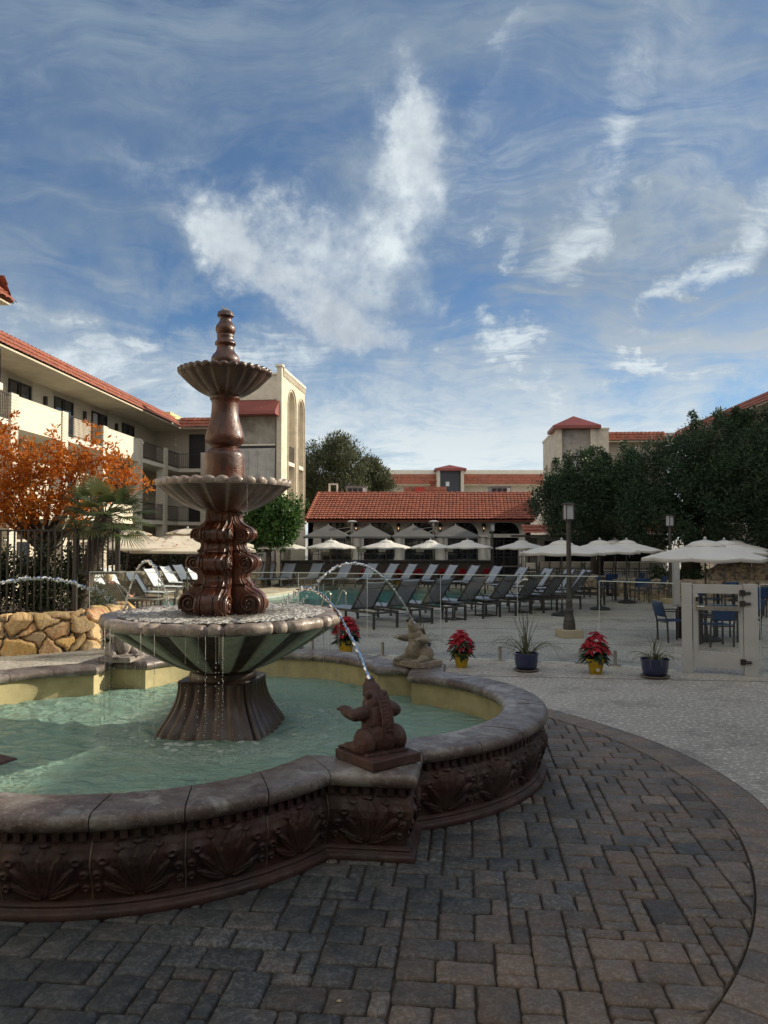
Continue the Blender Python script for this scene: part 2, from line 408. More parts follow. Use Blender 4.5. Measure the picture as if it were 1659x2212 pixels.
def deck_mat():
    m, nt = new_mat('exposed_aggregate'); N = NT(nt)
    out = N.n('ShaderNodeOutputMaterial'); b = N.n('ShaderNodeBsdfPrincipled'); N.l(b.outputs[0], out.inputs[0])
    tc = N.n('ShaderNodeTexCoord').outputs['Object']
    big = N.mr(N.noise(tc, .35, 6, .6), .3, .7)
    col = N.mix(big, (.385, .36, .315, 1), (.29, .27, .235, 1))
    sp_ = N.noise(tc, 26, 3, .7)                       # knock-down texture: raised pale islands
    isl = N.mr(N.noise(tc, 19, 5, .70), .50, .57)
    col = N.mix(N.math('MULTIPLY', isl, .8), col, (.68, .65, .585, 1))
    col = N.mix(N.mr(sp_, .62, .72, 0, .5), col, (.07, .062, .055, 1))
    stain = N.mr(N.noise(tc, .9, 8, .72), .48, .68, 0, .6)
    col = N.mix(stain, col, (.12, .108, .092, 1))
    N.l(col, b.inputs['Base Color']); b.inputs['Roughness'].default_value = .62; b.inputs['Specular IOR Level'].default_value = .5
    bp = N.n('ShaderNodeBump'); bp.inputs['Distance'].default_value = .006; N.l(N.math('ADD', isl, N.math('MULTIPLY', N.noise(tc, 60, 3), .6)), bp.inputs['Height']); N.l(bp.outputs[0], b.inputs['Normal'])
    return m
M_deck = deck_mat()
g = fill([(-900, -900), (900, -900), (900, 900), (-900, 900)], [coping_out, circ], 0, 'ground', M_deck); tag(g, kind='structure')
# darker expansion joints of the deck
jb = MB()
for k, (a, b) in enumerate([((-1, 12.6), (12, 11.2)), ((-4, 19.5), (14, 17.5)), ((6, 9), (16, 24)), ((-9, 12.2), (-3.6, 12.6)), ((4.2, 5.5), (8, 12.0)), ((1.5, 16.4), (14, 14.6)), ((-3, 22.2), (16, 21.4)), ((8.5, 12), (11, 30))]):
    jb.bar((*a, .0015), (*b, .0015), .016, .003)
tag(jb.build('deck_joint', mat('joint', (.05, .047, .042))), kind='structure')
# flagstone around the far pool end
def flag_mat(name, c1, c2, c3, joint, sc, bump=.01, jw=.03):
    m, nt = new_mat(name); N = NT(nt)
    out = N.n('ShaderNodeOutputMaterial'); b = N.n('ShaderNodeBsdfPrincipled'); N.l(b.outputs[0], out.inputs[0])
    tc = N.n('ShaderNodeTexCoord').outputs['Object']
    wn = N.n('ShaderNodeTexNoise'); wn.inputs['Scale'].default_value = sc*.9; N.l(tc, wn.inputs['Vector'])
    ad = N.n('ShaderNodeVectorMath', operation='MULTIPLY_ADD'); N.l(wn.outputs['Color'], ad.inputs[0]); ad.inputs[1].default_value = (.35/sc,)*3; N.l(tc, ad.inputs[2])
    v = N.n('ShaderNodeTexVoronoi', feature='DISTANCE_TO_EDGE'); v.inputs['Scale'].default_value = sc; N.l(ad.outputs[0], v.inputs['Vector'])
    v2 = N.n('ShaderNodeTexVoronoi'); v2.inputs['Scale'].default_value = sc; N.l(ad.outputs[0], v2.inputs['Vector'])
    s2 = N.n('ShaderNodeSeparateColor'); N.l(v2.outputs['Color'], s2.inputs[0])
    col = N.mix(s2.outputs[0], c4(c1), c4(c2)); col = N.mix(N.mr(s2.outputs[1], .6, .9), col, c4(c3))
    col = N.mix(N.math('MULTIPLY', N.mr(N.noise(tc, sc*5, 8, .65), .35, .7), .55), col, c4(tuple(x*.45 for x in c1)))
    col = N.mix(N.mr(v.outputs[0], 0, jw, 1, 0), col, c4(joint))
    N.l(col, b.inputs['Base Color']); b.inputs['Roughness'].default_value = .75
    bp = N.n('ShaderNodeBump'); bp.inputs['Distance'].default_value = bump
    N.l(N.math('ADD', N.mr(v.outputs[0], 0, jw*2), N.math('MULTIPLY', N.noise(tc, sc*6, 6), .5)), bp.inputs['Height']); N.l(bp.outputs[0], b.inputs['Normal'])
    return m
M_flag = flag_mat('flagstone', (.48, .41, .29), (.54, .48, .37), (.42, .33, .22), (.26, .22, .16), 1.3)
fl = [(-16, 24.2), (-9.3, 24.2), (-9.2, 27.4), (-7.6, 28.2), (-5.9, 29.0), (-4.9, 30.2), (-4.3, 31.8), (-4.15, 34.0), (-4.8, 35.8), (-4.6, 36.6), (-6, 43), (-16, 43)]
fo = fill(fl, [], .004, 'flagstone_terrace', M_flag); tag(fo, kind='structure')
# pool shell
M_cop = mat('pool_coping', (.50, .44, .33), (.40, .35, .27), 3, .7, .003, 40)
M_plas = mat('pool_plaster', (.30, .52, .50), (.22, .44, .43), 1, .6)
M_tile = mat('pool_waterline', (.58, .60, .55), (.45, .48, .45), 8, .3)
n = len(pool); cb_ = MB()
co = offset_loop(pool, .352); ci = offset_loop(pool, -.03)
vs = [(p.x, p.y, -.05) for p in co]+[(p.x, p.y, .022) for p in co]+[(p.x, p.y, .022) for p in ci]+[(p.x, p.y, -.05) for p in ci]
cb_.add(vs, [(r_*n+i, r_*n+(i+1) % n, (r_+1)*n+(i+1) % n, (r_+1)*n+i) for r_ in range(3) for i in range(n)])
tag(cb_.build('pool_coping', M_cop), kind='structure')
sh = MB()
vs = [(p.x, p.y, -.051) for p in pool]+[(p.x, p.y, -.26) for p in pool]+[(p.x, p.y, -1.25) for p in pool]
sh.add(vs, [(r_*n+i, (r_+1)*n+i, (r_+1)*n+(i+1) % n, r_*n+(i+1) % n) for r_ in range(2) for i in range(n)])
for i in range(2*n): sh.m[i] = 0 if i < n else 1
tag(sh.build('pool_wall', [M_tile, M_plas]), kind='structure')
tag(fill(pool, [], -1.25, 'pool_floor', M_plas), kind='structure')
def water_mat(name, body, tint, opq, wave_s, wave_d, rough=.03, stretch=None, foam=None):
    m, nt = new_mat(name); N = NT(nt)
    out = N.n('ShaderNodeOutputMaterial'); tc = N.n('ShaderNodeTexCoord').outputs['Object']; tcn = tc
    if stretch:
        mp_ = N.n('ShaderNodeMapping'); mp_.inputs['Scale'].default_value = stretch; N.l(tc, mp_.inputs[0]); tcn = mp_.outputs[0]
    di = N.n('ShaderNodeBsdfDiffuse'); di.inputs[0].default_value = c4(body)
    tr = N.n('ShaderNodeBsdfTransparent'); tr.inputs[0].default_value = c4(tint)
    mx = N.n('ShaderNodeMixShader'); mx.inputs[0].default_value = opq; N.l(tr.outputs[0], mx.inputs[1]); N.l(di.outputs[0], mx.inputs[2])
    gl = N.n('ShaderNodeBsdfGlossy'); gl.inputs['Roughness'].default_value = rough
    bp = N.n('ShaderNodeBump'); bp.inputs['Distance'].default_value = wave_d
    h = N.math('ADD', N.noise(tcn, wave_s, 4, .55, .6), N.math('MULTIPLY', N.noise(tcn, wave_s*3.1, 4, .6), .3))
    N.l(h, bp.inputs['Height']); N.l(bp.outputs[0], gl.inputs['Normal']); N.l(bp.outputs[0], di.inputs['Normal'])
    fr = N.n('ShaderNodeFresnel'); fr.inputs[0].default_value = 1.55; N.l(bp.outputs[0], fr.inputs['Normal'])
    m2 = N.n('ShaderNodeMixShader'); N.l(fr.outputs[0], m2.inputs[0]); N.l(mx.outputs[0], m2.inputs[1]); N.l(gl.outputs[0], m2.inputs[2])
    last = m2.outputs[0]
    if foam:
        at_ = N.n('ShaderNodeAttribute', attribute_name='tint').outputs['Fac']
        fo_ = N.n('ShaderNodeBsdfDiffuse'); fo_.inputs[0].default_value = c4(foam)
        fm = N.math('MULTIPLY', at_, N.mr(N.noise(tc, 30, 6, .7), .42, .62))
        m3 = N.n('ShaderNodeMixShader'); N.l(fm, m3.inputs[0]); N.l(last, m3.inputs[1]); N.l(fo_.outputs[0], m3.inputs[2]); last = m3.outputs[0]
    N.l(last, out.inputs[0]); return m
M_pool = water_mat('pool_water', (.09, .42, .41), (.50, .90, .86), .55, 2.2, .02)
tag(fill(pool, [], -.13, 'pool_water', M_pool), kind='structure')
# ================================================================ BASIN OUTLINE
BC = Vector((-1.825, 7.875)); BROT = -7.0
_c, _s = math.cos(R(BROT)), math.sin(R(BROT))
BH, BD, BR_ = 2.35, 1.436, 1.98
NSEG = 8
def side_pt(side, seg, t, off):
    """numpy: point on the wall outline; seg 0 first pier face, 1..NSEG lobe, NSEG+1 second pier face"""
    t = np.asarray(t, float); off = np.asarray(off, float)+0*t
    h = BH+off; r = BR_+off; lat = np.sqrt(np.maximum(r*r-(h-BD)**2, 1e-6)); A = np.arctan2(lat, h-BD)
    if seg == 0: x, y = h, -h+t*(h-lat)
    elif seg == NSEG+1: x, y = h, lat+t*(h-lat)
    else:
        a = -A+2*A*((seg-1)+t)/NSEG; x, y = BD+r*np.cos(a), r*np.sin(a)
    for _ in range(side): x, y = -y, x
    return BC.x+x*_c-y*_s, BC.y+x*_s+y*_c
def outline(off, na=8, nl=3):
    pts = []
    for sd_ in range(4):
        for sg in range(NSEG+2):
            k = nl if sg in (0, NSEG+1) else na
            for t in np.arange(k)/k:
                x, y = side_pt(sd_, sg, t, off); pts.append(Vector((float(x), float(y))))
    return pts
def in_poly(p, poly):
    c = False; n = len(poly)
    for i in range(n):
        a, b = poly[i], poly[i-1]
        if (a.y > p[1]) != (b.y > p[1]) and p[0] < (b.x-a.x)*(p[1]-a.y)/(b.y-a.y)+a.x: c = not c
    return c
# ================================================================ PAVERS
def paver_mat():
    m, nt = new_mat('paver'); N = NT(nt)
    out = N.n('ShaderNodeOutputMaterial'); b = N.n('ShaderNodeBsdfPrincipled'); N.l(b.outputs[0], out.inputs[0])
    tc = N.n('ShaderNodeTexCoord').outputs['Object']
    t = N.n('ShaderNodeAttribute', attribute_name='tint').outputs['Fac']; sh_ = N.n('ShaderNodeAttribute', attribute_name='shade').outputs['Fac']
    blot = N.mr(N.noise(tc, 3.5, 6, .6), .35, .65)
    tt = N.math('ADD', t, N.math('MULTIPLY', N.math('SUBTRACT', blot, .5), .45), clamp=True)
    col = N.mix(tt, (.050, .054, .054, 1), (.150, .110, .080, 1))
    vein = N.mr(N.noise(tc, 26, 8, .74, 1.4), .48, .58, 0, .9)
    col = N.mix(vein, col, N.mix(tt, (.135, .14, .138, 1), (.23, .185, .15, 1)))
    wet = N.mr(N.noise(tc, .8, 5, .6), .42, .60, 0, .6)
    col = N.mix(N.math('MULTIPLY', wet, N.math('SUBTRACT', 1, tt)), col, (.025, .032, .035, 1))
    sx = N.n('ShaderNodeVectorMath', operation='SCALE'); N.l(col, sx.inputs[0]); N.l(N.math('MULTIPLY_ADD', sh_, .62, .62), sx.inputs['Scale'])
    N.l(sx.outputs[0], b.inputs['Base Color'])
    N.l(N.mr(N.noise(tc, 7, 5), .3, .7, .48, .78), b.inputs['Roughness']); b.inputs['Specular IOR Level'].default_value = .5
    bp = N.n('ShaderNodeBump'); bp.inputs['Distance'].default_value = .006
    N.l(N.math('ADD', N.noise(tc, 45, 8, .65), N.math('MULTIPLY', N.noise(tc, 14, 4), 1.2)), bp.inputs['Height']); N.l(bp.outputs[0], b.inputs['Normal'])
    return m
U = .102; NU = 102
occ = np.zeros((NU, NU), bool); vj = np.zeros((NU, NU), bool); rects = []
shapes = [(3, 2), (2, 2), (2, 2), (3, 2), (2, 1), (2, 3), (2, 2), (3, 2)]
rr_ = random.Random(3)
for j in range(NU):
    for i in range(NU):
        if occ[j, i]: continue
        opts = shapes[:]; rr_.shuffle(opts); opts.sort(key=lambda q: (1 if (j > 0 and i+q[0] < NU and vj[j-1, i+q[0]]) else 0)); opts += [(1, 2), (1, 1)]
        for (w, h) in opts:
            if i+w <= NU and j+h <= NU and not occ[j:j+h, i:i+w].any():
                occ[j:j+h, i:i+w] = True; vj[j:j+h, min(i+w, NU-1)] = True; rects.append((i, j, w, h)); break
V = []; F = []; T = []; SH = []
out_poly = outline(-.3, 4, 2)
ca, sa = math.cos(R(-6)), math.sin(R(-6))
def add_stone(poly, tint, shade, dz, tilt, bev=.014, depth=.05):
    """poly: list of (x,y) ccw; rounded top"""
    c = np.mean(poly, axis=0); k = len(poly); base = len(V)
    rings = [(1.0, -depth, 0), (1.0, -bev*1.1, 0), (None, -bev*.35, bev*.35), (None, 0, bev)]
    P = np.array(poly)
    for (sc, z, ins) in rings:
        d = P-c; L = np.linalg.norm(d, axis=1, keepdims=True); Q = c+d*(1-ins*1.3/np.maximum(L, .02))
        for q in Q: V.append((q[0], q[1], z+dz+tilt[0]*(q[0]-c[0])+tilt[1]*(q[1]-c[1]))); T.append(tint); SH.append(shade)
    V.append((c[0], c[1], dz+.0008)); T.append(tint); SH.append(shade); top = len(V)-1
    for r in range(3):
        for a in range(k):
            b2 = (a+1) % k; F.append((base+r*k+a, base+r*k+b2, base+(r+1)*k+b2, base+(r+1)*k+a))
    for a in range(k): F.append((base+3*k+a, base+3*k+(a+1) % k, top, top))
for (i, j, w, h) in rects:
    x0, y0 = (i-NU/2)*U, (j-NU/2)*U; gap = .0046; x1, y1 = x0+w*U-gap, y0+h*U-gap; x0 += gap; y0 += gap
    cc = .021; poly = []
    base = [(x0+cc, y0), ((x0+x1)/2, y0), (x1-cc, y0), (x1-.006, y0+.006), (x1, y0+cc), (x1, (y0+y1)/2), (x1, y1-cc), (x1-.006, y1-.006), (x1-cc, y1), ((x0+x1)/2, y1), (x0+cc, y1), (x0+.006, y1-.006), (x0, y1-cc), (x0, (y0+y1)/2), (x0, y0+cc), (x0+.006, y0+.006)]
    for (a, b) in base:
        a += rr_.uniform(-.004, .004); b += rr_.uniform(-.004, .004)
        poly.append((PC.x+a*ca-b*sa, PC.y+a*sa+b*ca))
    ctr = Vector(np.mean(poly, axis=0)); d = (ctr-PC).length
    if d > PR+.13 or in_poly(ctr, out_poly): continue
    P2 = []
    for p in poly:
        q = Vector(p)-PC
        if q.length > PR-.006: q = q*((PR-.006)/q.length)
        P2.append(tuple(PC+q))
    ar = abs(sum(P2[a][0]*P2[a-1][1]-P2[a-1][0]*P2[a][1] for a in range(len(P2))))/2
    if ar < .0012: continue
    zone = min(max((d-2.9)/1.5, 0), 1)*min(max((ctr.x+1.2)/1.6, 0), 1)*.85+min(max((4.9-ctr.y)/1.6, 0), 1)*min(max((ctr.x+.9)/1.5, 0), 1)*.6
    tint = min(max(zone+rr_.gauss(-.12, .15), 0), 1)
    add_stone(P2, tint, min(max(rr_.gauss(.5, .22), 0), 1), rr_.gauss(0, .0015), (rr_.gauss(0, .006), rr_.gauss(0, .006)))
nb = 108
for k in range(nb):
    a0 = 2*PI*k/nb+.0012; a1 = 2*PI*(k+1)/nb-.0012; r0, r1 = PR+.006, PRO_((a0+a1)/2)-.004; poly = []
    for a in np.linspace(a0, a1, 4): r1 = PRO_(a)-.004; poly.append((PC.x+r1*math.cos(a), PC.y+r1*math.sin(a)))
    for a in np.linspace(a1, a0, 4): poly.append((PC.x+r0*math.cos(a), PC.y+r0*math.sin(a)))
    add_stone(poly, min(max(rr_.gauss(.80, .06), 0), 1), min(max(rr_.gauss(.80, .07), 0), 1), 0, (0, 0), .006)
F4 = np.array(F); me = bpy.data.meshes.new('paving'); me.from_pydata(V, [], [f if f[2] != f[3] else f[:3] for f in F]); me.update()
me.polygons.foreach_set('use_smooth', [True]*len(me.polygons)); set_tint(me, T); set_tint(me, SH, 'shade')
tag(link('paving', me, paver_mat()), kind='structure')
bed = MB(); bed.prism([(PC.x+math.cos(a)*(PRO_(a)+.02), PC.y+math.sin(a)*(PRO_(a)+.02)) for a in np.linspace(0, 2*PI, 96, endpoint=False)], -.10, -.022)
tag(bed.build('paving_bed', mat('joint_sand', (.05, .035, .025), (.028, .022, .018), 12, .95)), kind='structure')
# crumbs / leaf litter on the paving
lt = MB()
for k in range(60):
    a = rr_.uniform(0, 2*PI); r_ = rr_.uniform(3.4, 5); x, y = PC.x+r_*math.cos(a), PC.y+r_*math.sin(a); s_ = rr_.uniform(.004, .009)
    lt.ball((x, y, .003), (s_, s_*.7, s_*.4), 5, 4, rot=Matrix.Rotation(rr_.uniform(0, 6), 3, 'Z'))
x, y = gnd(733, 2165).xy; lt.ball((x, y, .006), (.014, .010, .006), 6, 4)
tag(lt.build('crumbs', mat('crumb', (.45, .36, .2), (.3, .25, .18))), kind='stuff')
# ================================================================ FOUNTAIN BASIN
def stone_mat(name, base, dark, pale, pits=True, rough=.75, pamt=.5, tint=None, bump=.004, coat=0, streak=0.0):
    m, nt = new_mat(name); N = NT(nt)
    out = N.n('ShaderNodeOutputMaterial'); b = N.n('ShaderNodeBsdfPrincipled'); N.l(b.outputs[0], out.inputs[0])
    tc = N.n('ShaderNodeTexCoord').outputs['Object']
    col = N.mix(N.mr(N.noise(tc, 4, 8, .6), .33, .67), c4(base), c4(dark))
    if tint is not None:
        col = N.mix(N.n('ShaderNodeAttribute', attribute_name='tint').outputs['Fac'], col, c4(tint))
    col = N.mix(N.math('MULTIPLY', N.mr(N.noise(tc, 2.3, 10, .72, .4), .50, .64), pamt), col, c4(pale))
    col = N.mix(N.math('MULTIPLY', N.mr(N.noise(tc, 24, 6, .7), .52, .66), pamt*.6), col, c4(pale))
    if streak:
        mp_ = N.n('ShaderNodeMapping'); mp_.inputs['Scale'].default_value = (1, 1, .07); N.l(tc, mp_.inputs[0])
        col = N.mix(N.math('MULTIPLY', N.mr(N.noise(mp_.outputs[0], 22, 6, .65), .5, .62), streak), col, c4(tuple(x*.25 for x in dark)))
    h = N.noise(tc, 38, 8, .68)
    if pits:
        v = N.n('ShaderNodeTexVoronoi'); v.inputs['Scale'].default_value = 42; N.l(tc, v.inputs['Vector'])
        v.inputs['Randomness'].default_value = 1
        pit = N.math('MULTIPLY', N.mr(v.outputs[0], .10, .22, 1, 0), N.mr(N.noise(tc, 6, 3), .5, .6))
        col = N.mix(N.math('MULTIPLY', pit, .8), col, c4(tuple(x*.25 for x in dark)))
        h = N.math('SUBTRACT', h, pit)
    N.l(col, b.inputs['Base Color'])
    N.l(N.mr(N.noise(tc, 9, 4), .3, .7, max(rough-.15, .03), min(rough+.12, 1)), b.inputs['Roughness'])
    b.inputs['Coat Weight'].default_value = coat; b.inputs['Coat Roughness'].default_value = .12
    bp = N.n('ShaderNodeBump'); bp.inputs['Distance'].default_value = bump; N.l(h, bp.inputs['Height']); N.l(bp.outputs[0], b.inputs['Normal'])
    return m
M_wall = stone_mat('carved_red_stone', (.056, .023, .018), (.026, .015, .013), (.11, .085, .068), rough=.62, pamt=.34, bump=.003)
M_cope = stone_mat('coping_stone', (.155, .132, .118), (.080, .055, .048), (.31, .30, .275), rough=.42, pamt=.8, bump=.004)
M_in = mat('basin_lining', (.44, .39, .21), (.36, .32, .17), 5, .8, .003, 30, dirt=(.16, .15, .07), dscale=3, damt=.5)
M_bot = mat('basin_floor', (.36, .50, .42), (.26, .42, .36), 2, .8, .0)
M_grout = mat('grout', (.20, .165, .11), (.11, .09, .065), 14, .85, .002)
basin = empty('fountain_basin', (0, 0, 0), 0, 'quatrefoil fountain basin wall of reddish carved stone with acanthus leaf panels and rounded coping', 'fountain basin')
ZP = np.array([.085, .12, .17, .23, .29, .34, .39, .425, .45]); OP = np.array([-.085, -.082, -.072, -.050, -.030, -.028, -.045, -.072, -.085])
def prof(z): return np.interp(z, ZP, OP)
leaves = []
for ang, L, Wd, ox, oy in [(0, .295, .062, 0, .02), (25, .275, .050, .014, .03), (-25, .275, .050, -.014, .03), (50, .245, .044, .018, .03), (-50, .245, .044, -.018, .03),
                           (74, .20, .036, .02, .02), (-74, .20, .036, -.02, .02)]:
    leaves.append((R(ang), L, Wd, ox, oy))
def relief(X, Z, w):
    """X in [0,1] across, Z metres above .085"""
    x = (X-.5)*w; k = min(w/.54, 1); x = x/k; z = Z; H = np.zeros_like(x)
    for (a, L, Wd, ox, oy) in leaves:
        dx, dz = x-ox, z-oy
        t = dx*math.sin(a)+dz*math.cos(a); c = dx*math.cos(a)-dz*math.sin(a)
        tt = np.clip(t/L, 0, 1); c = c+np.sign(a)*.03*tt**2 if a else c
        hw = Wd*np.sin(PI*np.clip(tt, 0, 1)**.8)**.75+1e-4
        q = np.abs(c)/hw
        h = np.where((q < 1) & (t > 0) & (t < L), (1-q**2)**.5*(.55+.45*tt), 0)
        h = h-.28*np.exp(-(c/.0035)**2)*(h > .15)-.16*np.exp(-((np.abs(c)-hw*.55)/.003)**2)*(h > .2)
        H = np.maximum(H, h)
    for sx in (-1, 1):
        for (bx, bz, r, am) in [(.195, .245, .040, .6), (.232, .155, .034, .55), (.235, .07, .03, .5), (.115, .310, .030, .45)]:
            d = np.hypot(x-sx*bx, (z-bz)*1.15)
            ring = am*np.exp(-((d-r*.55)/(r*.34))**2); H = np.maximum(H, ring)
    d = np.sqrt((x/.042)**2+((z-.335)/.016)**2); H = np.maximum(H, np.clip(1.3-d, 0, .8))
    edge = np.clip((.5-np.abs(X-.5))*w/.012, 0, 1)
    rough_ = .05*np.sin(x*91+z*57)*np.sin(z*83-x*41)
    return (H*.034*k+rough_*.012)*edge, edge
pl_m = M_wall
for sd_ in range(4):
    for sg in range(NSEG+2):
        w = .60 if sg in (0, NSEG+1) else .54
        # only the panels that a viewer near the photo's spot can see need full carving density
        x, y = side_pt(sd_, sg, .5, 0.); near = math.hypot(float(x), float(y)) < 7.6
        na_, nz = (84, 60) if near else (22, 18)
        X, Z = np.meshgrid(np.linspace(0, 1, na_), np.linspace(0, .365, nz), indexing='ij')
        rl, ed = relief(X, Z, w)
        off = prof(Z+.085)+rl-(1-ed)*.004
        px_, py_ = side_pt(sd_, sg, X, off)
        P = np.stack([px_, py_, Z+.085], -1)
        b = MB(); b.grid(P); b.build('carved_panel', M_wall, basin, smooth=50)
def loft(name, offs, zs, m, na=8, nl=3, parent=basin, smooth=40):
    b = MB(); rings = [outline(o, na, nl) for o in offs]; n = len(rings[0])
    for r_, z in zip(rings, zs): b.v += [(p.x, p.y, z) for p in r_]
    for i in range(len(rings)-1):
        for k in range(n): b.f.append((i*n+k, i*n+(k+1) % n, (i+1)*n+(k+1) % n, (i+1)*n+k)); b.m.append(0)
    return b.build(name, m, parent, smooth=smooth)
loft('plinth', [-.02, -.012, -.012, -.022, -.04, -.052, -.05, -.066, -.09], [-.02, .0, .030, .042, .046, .056, .070, .082, .088], M_wall, 12)
loft('frieze', [-.092, -.083, -.083, -.045, -.045], [.448, .450, .482, .486, .505], M_wall, 12)
loft('inner_wall', [-.37, -.37], [.50, -.02], M_in, 10)
bd = MB(); q = outline(-.365, 8, 3); bd.prism([(p.x, p.y) for p in q], -.01, .012)
# dentils
db = MB()
for sd_ in range(4):
    for sg in range(NSEG+2):
        for k in range(7):
            t0, t1 = (k+.08)/7, (k+.62)/7
            c = [side_pt(sd_, sg, t, o) for t, o in ((t0, -.1), (t1, -.1), (t1, -.05), (t0, -.05))]
            vs = [(float(a), float(b_), z) for z in (.436, .4835) for a, b_ in c]
            db.add(vs, [(3, 2, 1, 0), (4, 5, 6, 7), (0, 1, 5, 4), (1, 2, 6, 5), (2, 3, 7, 6), (3, 0, 4, 7)])
db.build('dentil_course', M_wall, basin)
gb = MB()
for sd_ in range(4):
    for sg in range(NSEG+2):
        zz = np.linspace(.05, .44, 14)
        for e in (-1, 1):
            pass
        o_ = prof(zz)+.0035; o_[0] = -.045
        w_ = .006/.54; a = side_pt(sd_, sg, np.zeros(14)+w_*.6, o_); a2 = side_pt(sd_, (sg-1) if sg else 0, np.ones(14)-w_*.6 if sg else np.zeros(14), o_)
        if sg == 0: continue
        jit = .0015*np.sin(zz*40+sg)
        P = np.stack([np.stack([a2[0]+jit, a2[1], zz], -1), np.stack([a[0]+jit, a[1], zz], -1)], 0)
        gb.grid(P)
gb.build('grout', M_grout, basin)
# coping stones
prof_c = [(-.40, .500), (-.412, .512), (-.425, .530), (-.428, .552), (-.420, .576), (-.402, .592), (-.375, .600), (-.21, .604), (-.05, .601), (-.022, .594), (-.004, .578), (.005, .556), (.003, .530), (-.008, .510), (-.02, .500)]
for sd_ in range(4):
    groups = [(0, 0), (1, 1), (2, 2), (3, 3), (4, 4), (5, 5), (6, 6), (7, 7), (8, 8), (9, 9)]
    for (s0, s1) in groups:
        b = MB(); gx = .004/.54; nt_ = 9 if s0 in (0, 9) else 12
        lo = gx if s0 > 0 else 0; hi = 1-gx if s0 < 9 else 1
        T_ = np.linspace(lo, hi, nt_); oz = np.array(prof_c); ji = rr_.gauss(0, .0012)
        P = np.zeros((nt_, len(prof_c), 3))
        for k, (o, z) in enumerate(oz):
            x, y = side_pt(sd_, s0, T_, o); wob = .0012*np.sin(T_*17+k*1.7+s0*3)
            P[:, k, 0] = x; P[:, k, 1] = y; P[:, k, 2] = z+ji+wob
        b.grid(P); n_ = len(prof_c)
        b.f.append(tuple(range(n_))); b.m.append(0); b.f.append(tuple((nt_-1)*n_+k for k in range(n_-1, -1, -1))); b.m.append(0)
        o = b.build('coping_stone', M_cope, basin, smooth=60)
tag(bd.build('basin_floor', M_bot), kind='structure')
# basin water with real ripples
def basin_water():
    X, Y = np.meshgrid(np.linspace(-5.4, 1.8, 420), np.linspace(4.3, 11.6, 420), indexing='ij')
    cx, cy = -1.68, 8.02; d = np.hypot(X-cx, Y-cy)
    Z = .25+.006*np.sin(d*26+np.sin(X*4)*1.2)*np.exp(-np.abs(d-.75)/1.1)
    for k in range(26):
        a = rng.uniform(0, 2*PI); f = rng.uniform(7, 30); ph = rng.uniform(0, 6); am = .030/f
        Z += am*np.sin((X*math.cos(a)+Y*math.sin(a))*f+ph+1.5*np.sin(Y*2.1+k)+1.2*np.sin(X*1.7+k*2))
    poly = outline(-.374, 6, 2); px_ = np.array([p.x for p in poly]); py_ = np.array([p.y for p in poly])
    ins = np.zeros(X.shape, bool)
    for i in range(len(poly)):
        x1, y1, x2, y2 = px_[i], py_[i], px_[i-1], py_[i-1]
        c = ((y1 > Y) != (y2 > Y)) & (X < (x2-x1)*(Y-y1)/(y2-y1+1e-12)+x1); ins ^= c
    # cells kept if any corner is inside (the wall hides the ragged rim)
    keep = ins[:-1, :-1] | ins[1:, :-1] | ins[:-1, 1:] | ins[1:, 1:]
    I, J = np.nonzero(keep); B = X.shape[1]
    F = np.stack([I*B+J, (I+1)*B+J, (I+1)*B+J+1, I*B+J+1], -1)
    foam = np.clip(1.0-np.abs(d-.95)/.38, 0, 1)**1.5*.32
    foam = np.maximum(foam, np.clip(1-np.abs(d-1.2)/.18, 0, 1)*.28)
    return mesh_np('water', np.stack([X, Y, Z], -1).reshape(-1, 3), F, True, foam.ravel())
M_bw = water_mat('basin_water', (.42, .66, .54), (.84, .98, .90), .55, 5.5, .17, foam=(.72, .80, .76), stretch=(1, 1.5, 1))
tag(link('basin_water', basin_water(), M_bw), kind='structure')
# ================================================================ TIERED FOUNTAIN
FX, FY = -1.672, 8.05
ft = empty('tiered_fountain', (FX, FY, .0), R(BROT), 'tall tiered fountain of wet brown stone with scroll column and three fluted bowls', 'fountain')
M_wet = stone_mat('wet_brown_stone', (.098, .021, .0045), (.036, .009, .004), (.12, .040, .013), pits=False, rough=.42, pamt=.25, coat=.28, streak=.7, bump=.006)
M_bowl = stone_mat('bowl_brown', (.070, .028, .012), (.034, .016, .009), (.15, .11, .065), rough=.42, pamt=.28, tint=(.25, .21, .15), coat=.4, streak=.5, bump=.005)
M_rim = stone_mat('limed_rim', (.30, .255, .22), (.20, .15, .12), (.46, .42, .37), rough=.45, pamt=.7, coat=.3, streak=.3, bump=.007)
M_pat = stone_mat('patina_bowl', (.060, .026, .012), (.03, .016, .01), (.09, .06, .035), pits=False, rough=.55, pamt=.25, tint=(.36, .37, .275), coat=.12, streak=.2, bump=.004)
M_ped = stone_mat('wet_pedestal', (.052, .025, .016), (.03, .016, .011), (.10, .065, .04), pits=False, rough=.45, pamt=.35, coat=.3, streak=.4, bump=.003)
K = .004844
def zz(zy): return 2.2-(630.9+zy*.2728-1162)*K
def rz_(hw): return hw*.2728*K
fin = [(55, 143), (58, 150), (62, 168), (64, 178), (52, 186), (46, 196), (46, 215), (54, 232), (66, 246), (76, 262), (79, 284), (78, 300), (70, 316), (64, 326), (67, 332), (69, 340), (66, 352), (66, 372), (72, 380), (82, 388), (84, 398), (82, 408), (70, 416), (67, 426), (69, 445), (76, 465), (92, 485), (106, 505), (112, 525), (112, 545), (106, 563), (95, 578), (90, 600)]
b = MB(); b.lathe([(rz_(h), zz(z)) for h, z in fin][::-1], 56, fn=lambda a, r, z, i: r*(1+.05*max(0, math.sin(a*9))*(1 if z > zz(205) else 0)+.004*math.sin(a*5+z*60)))
b.build('finial', M_wet, ft, smooth=50)
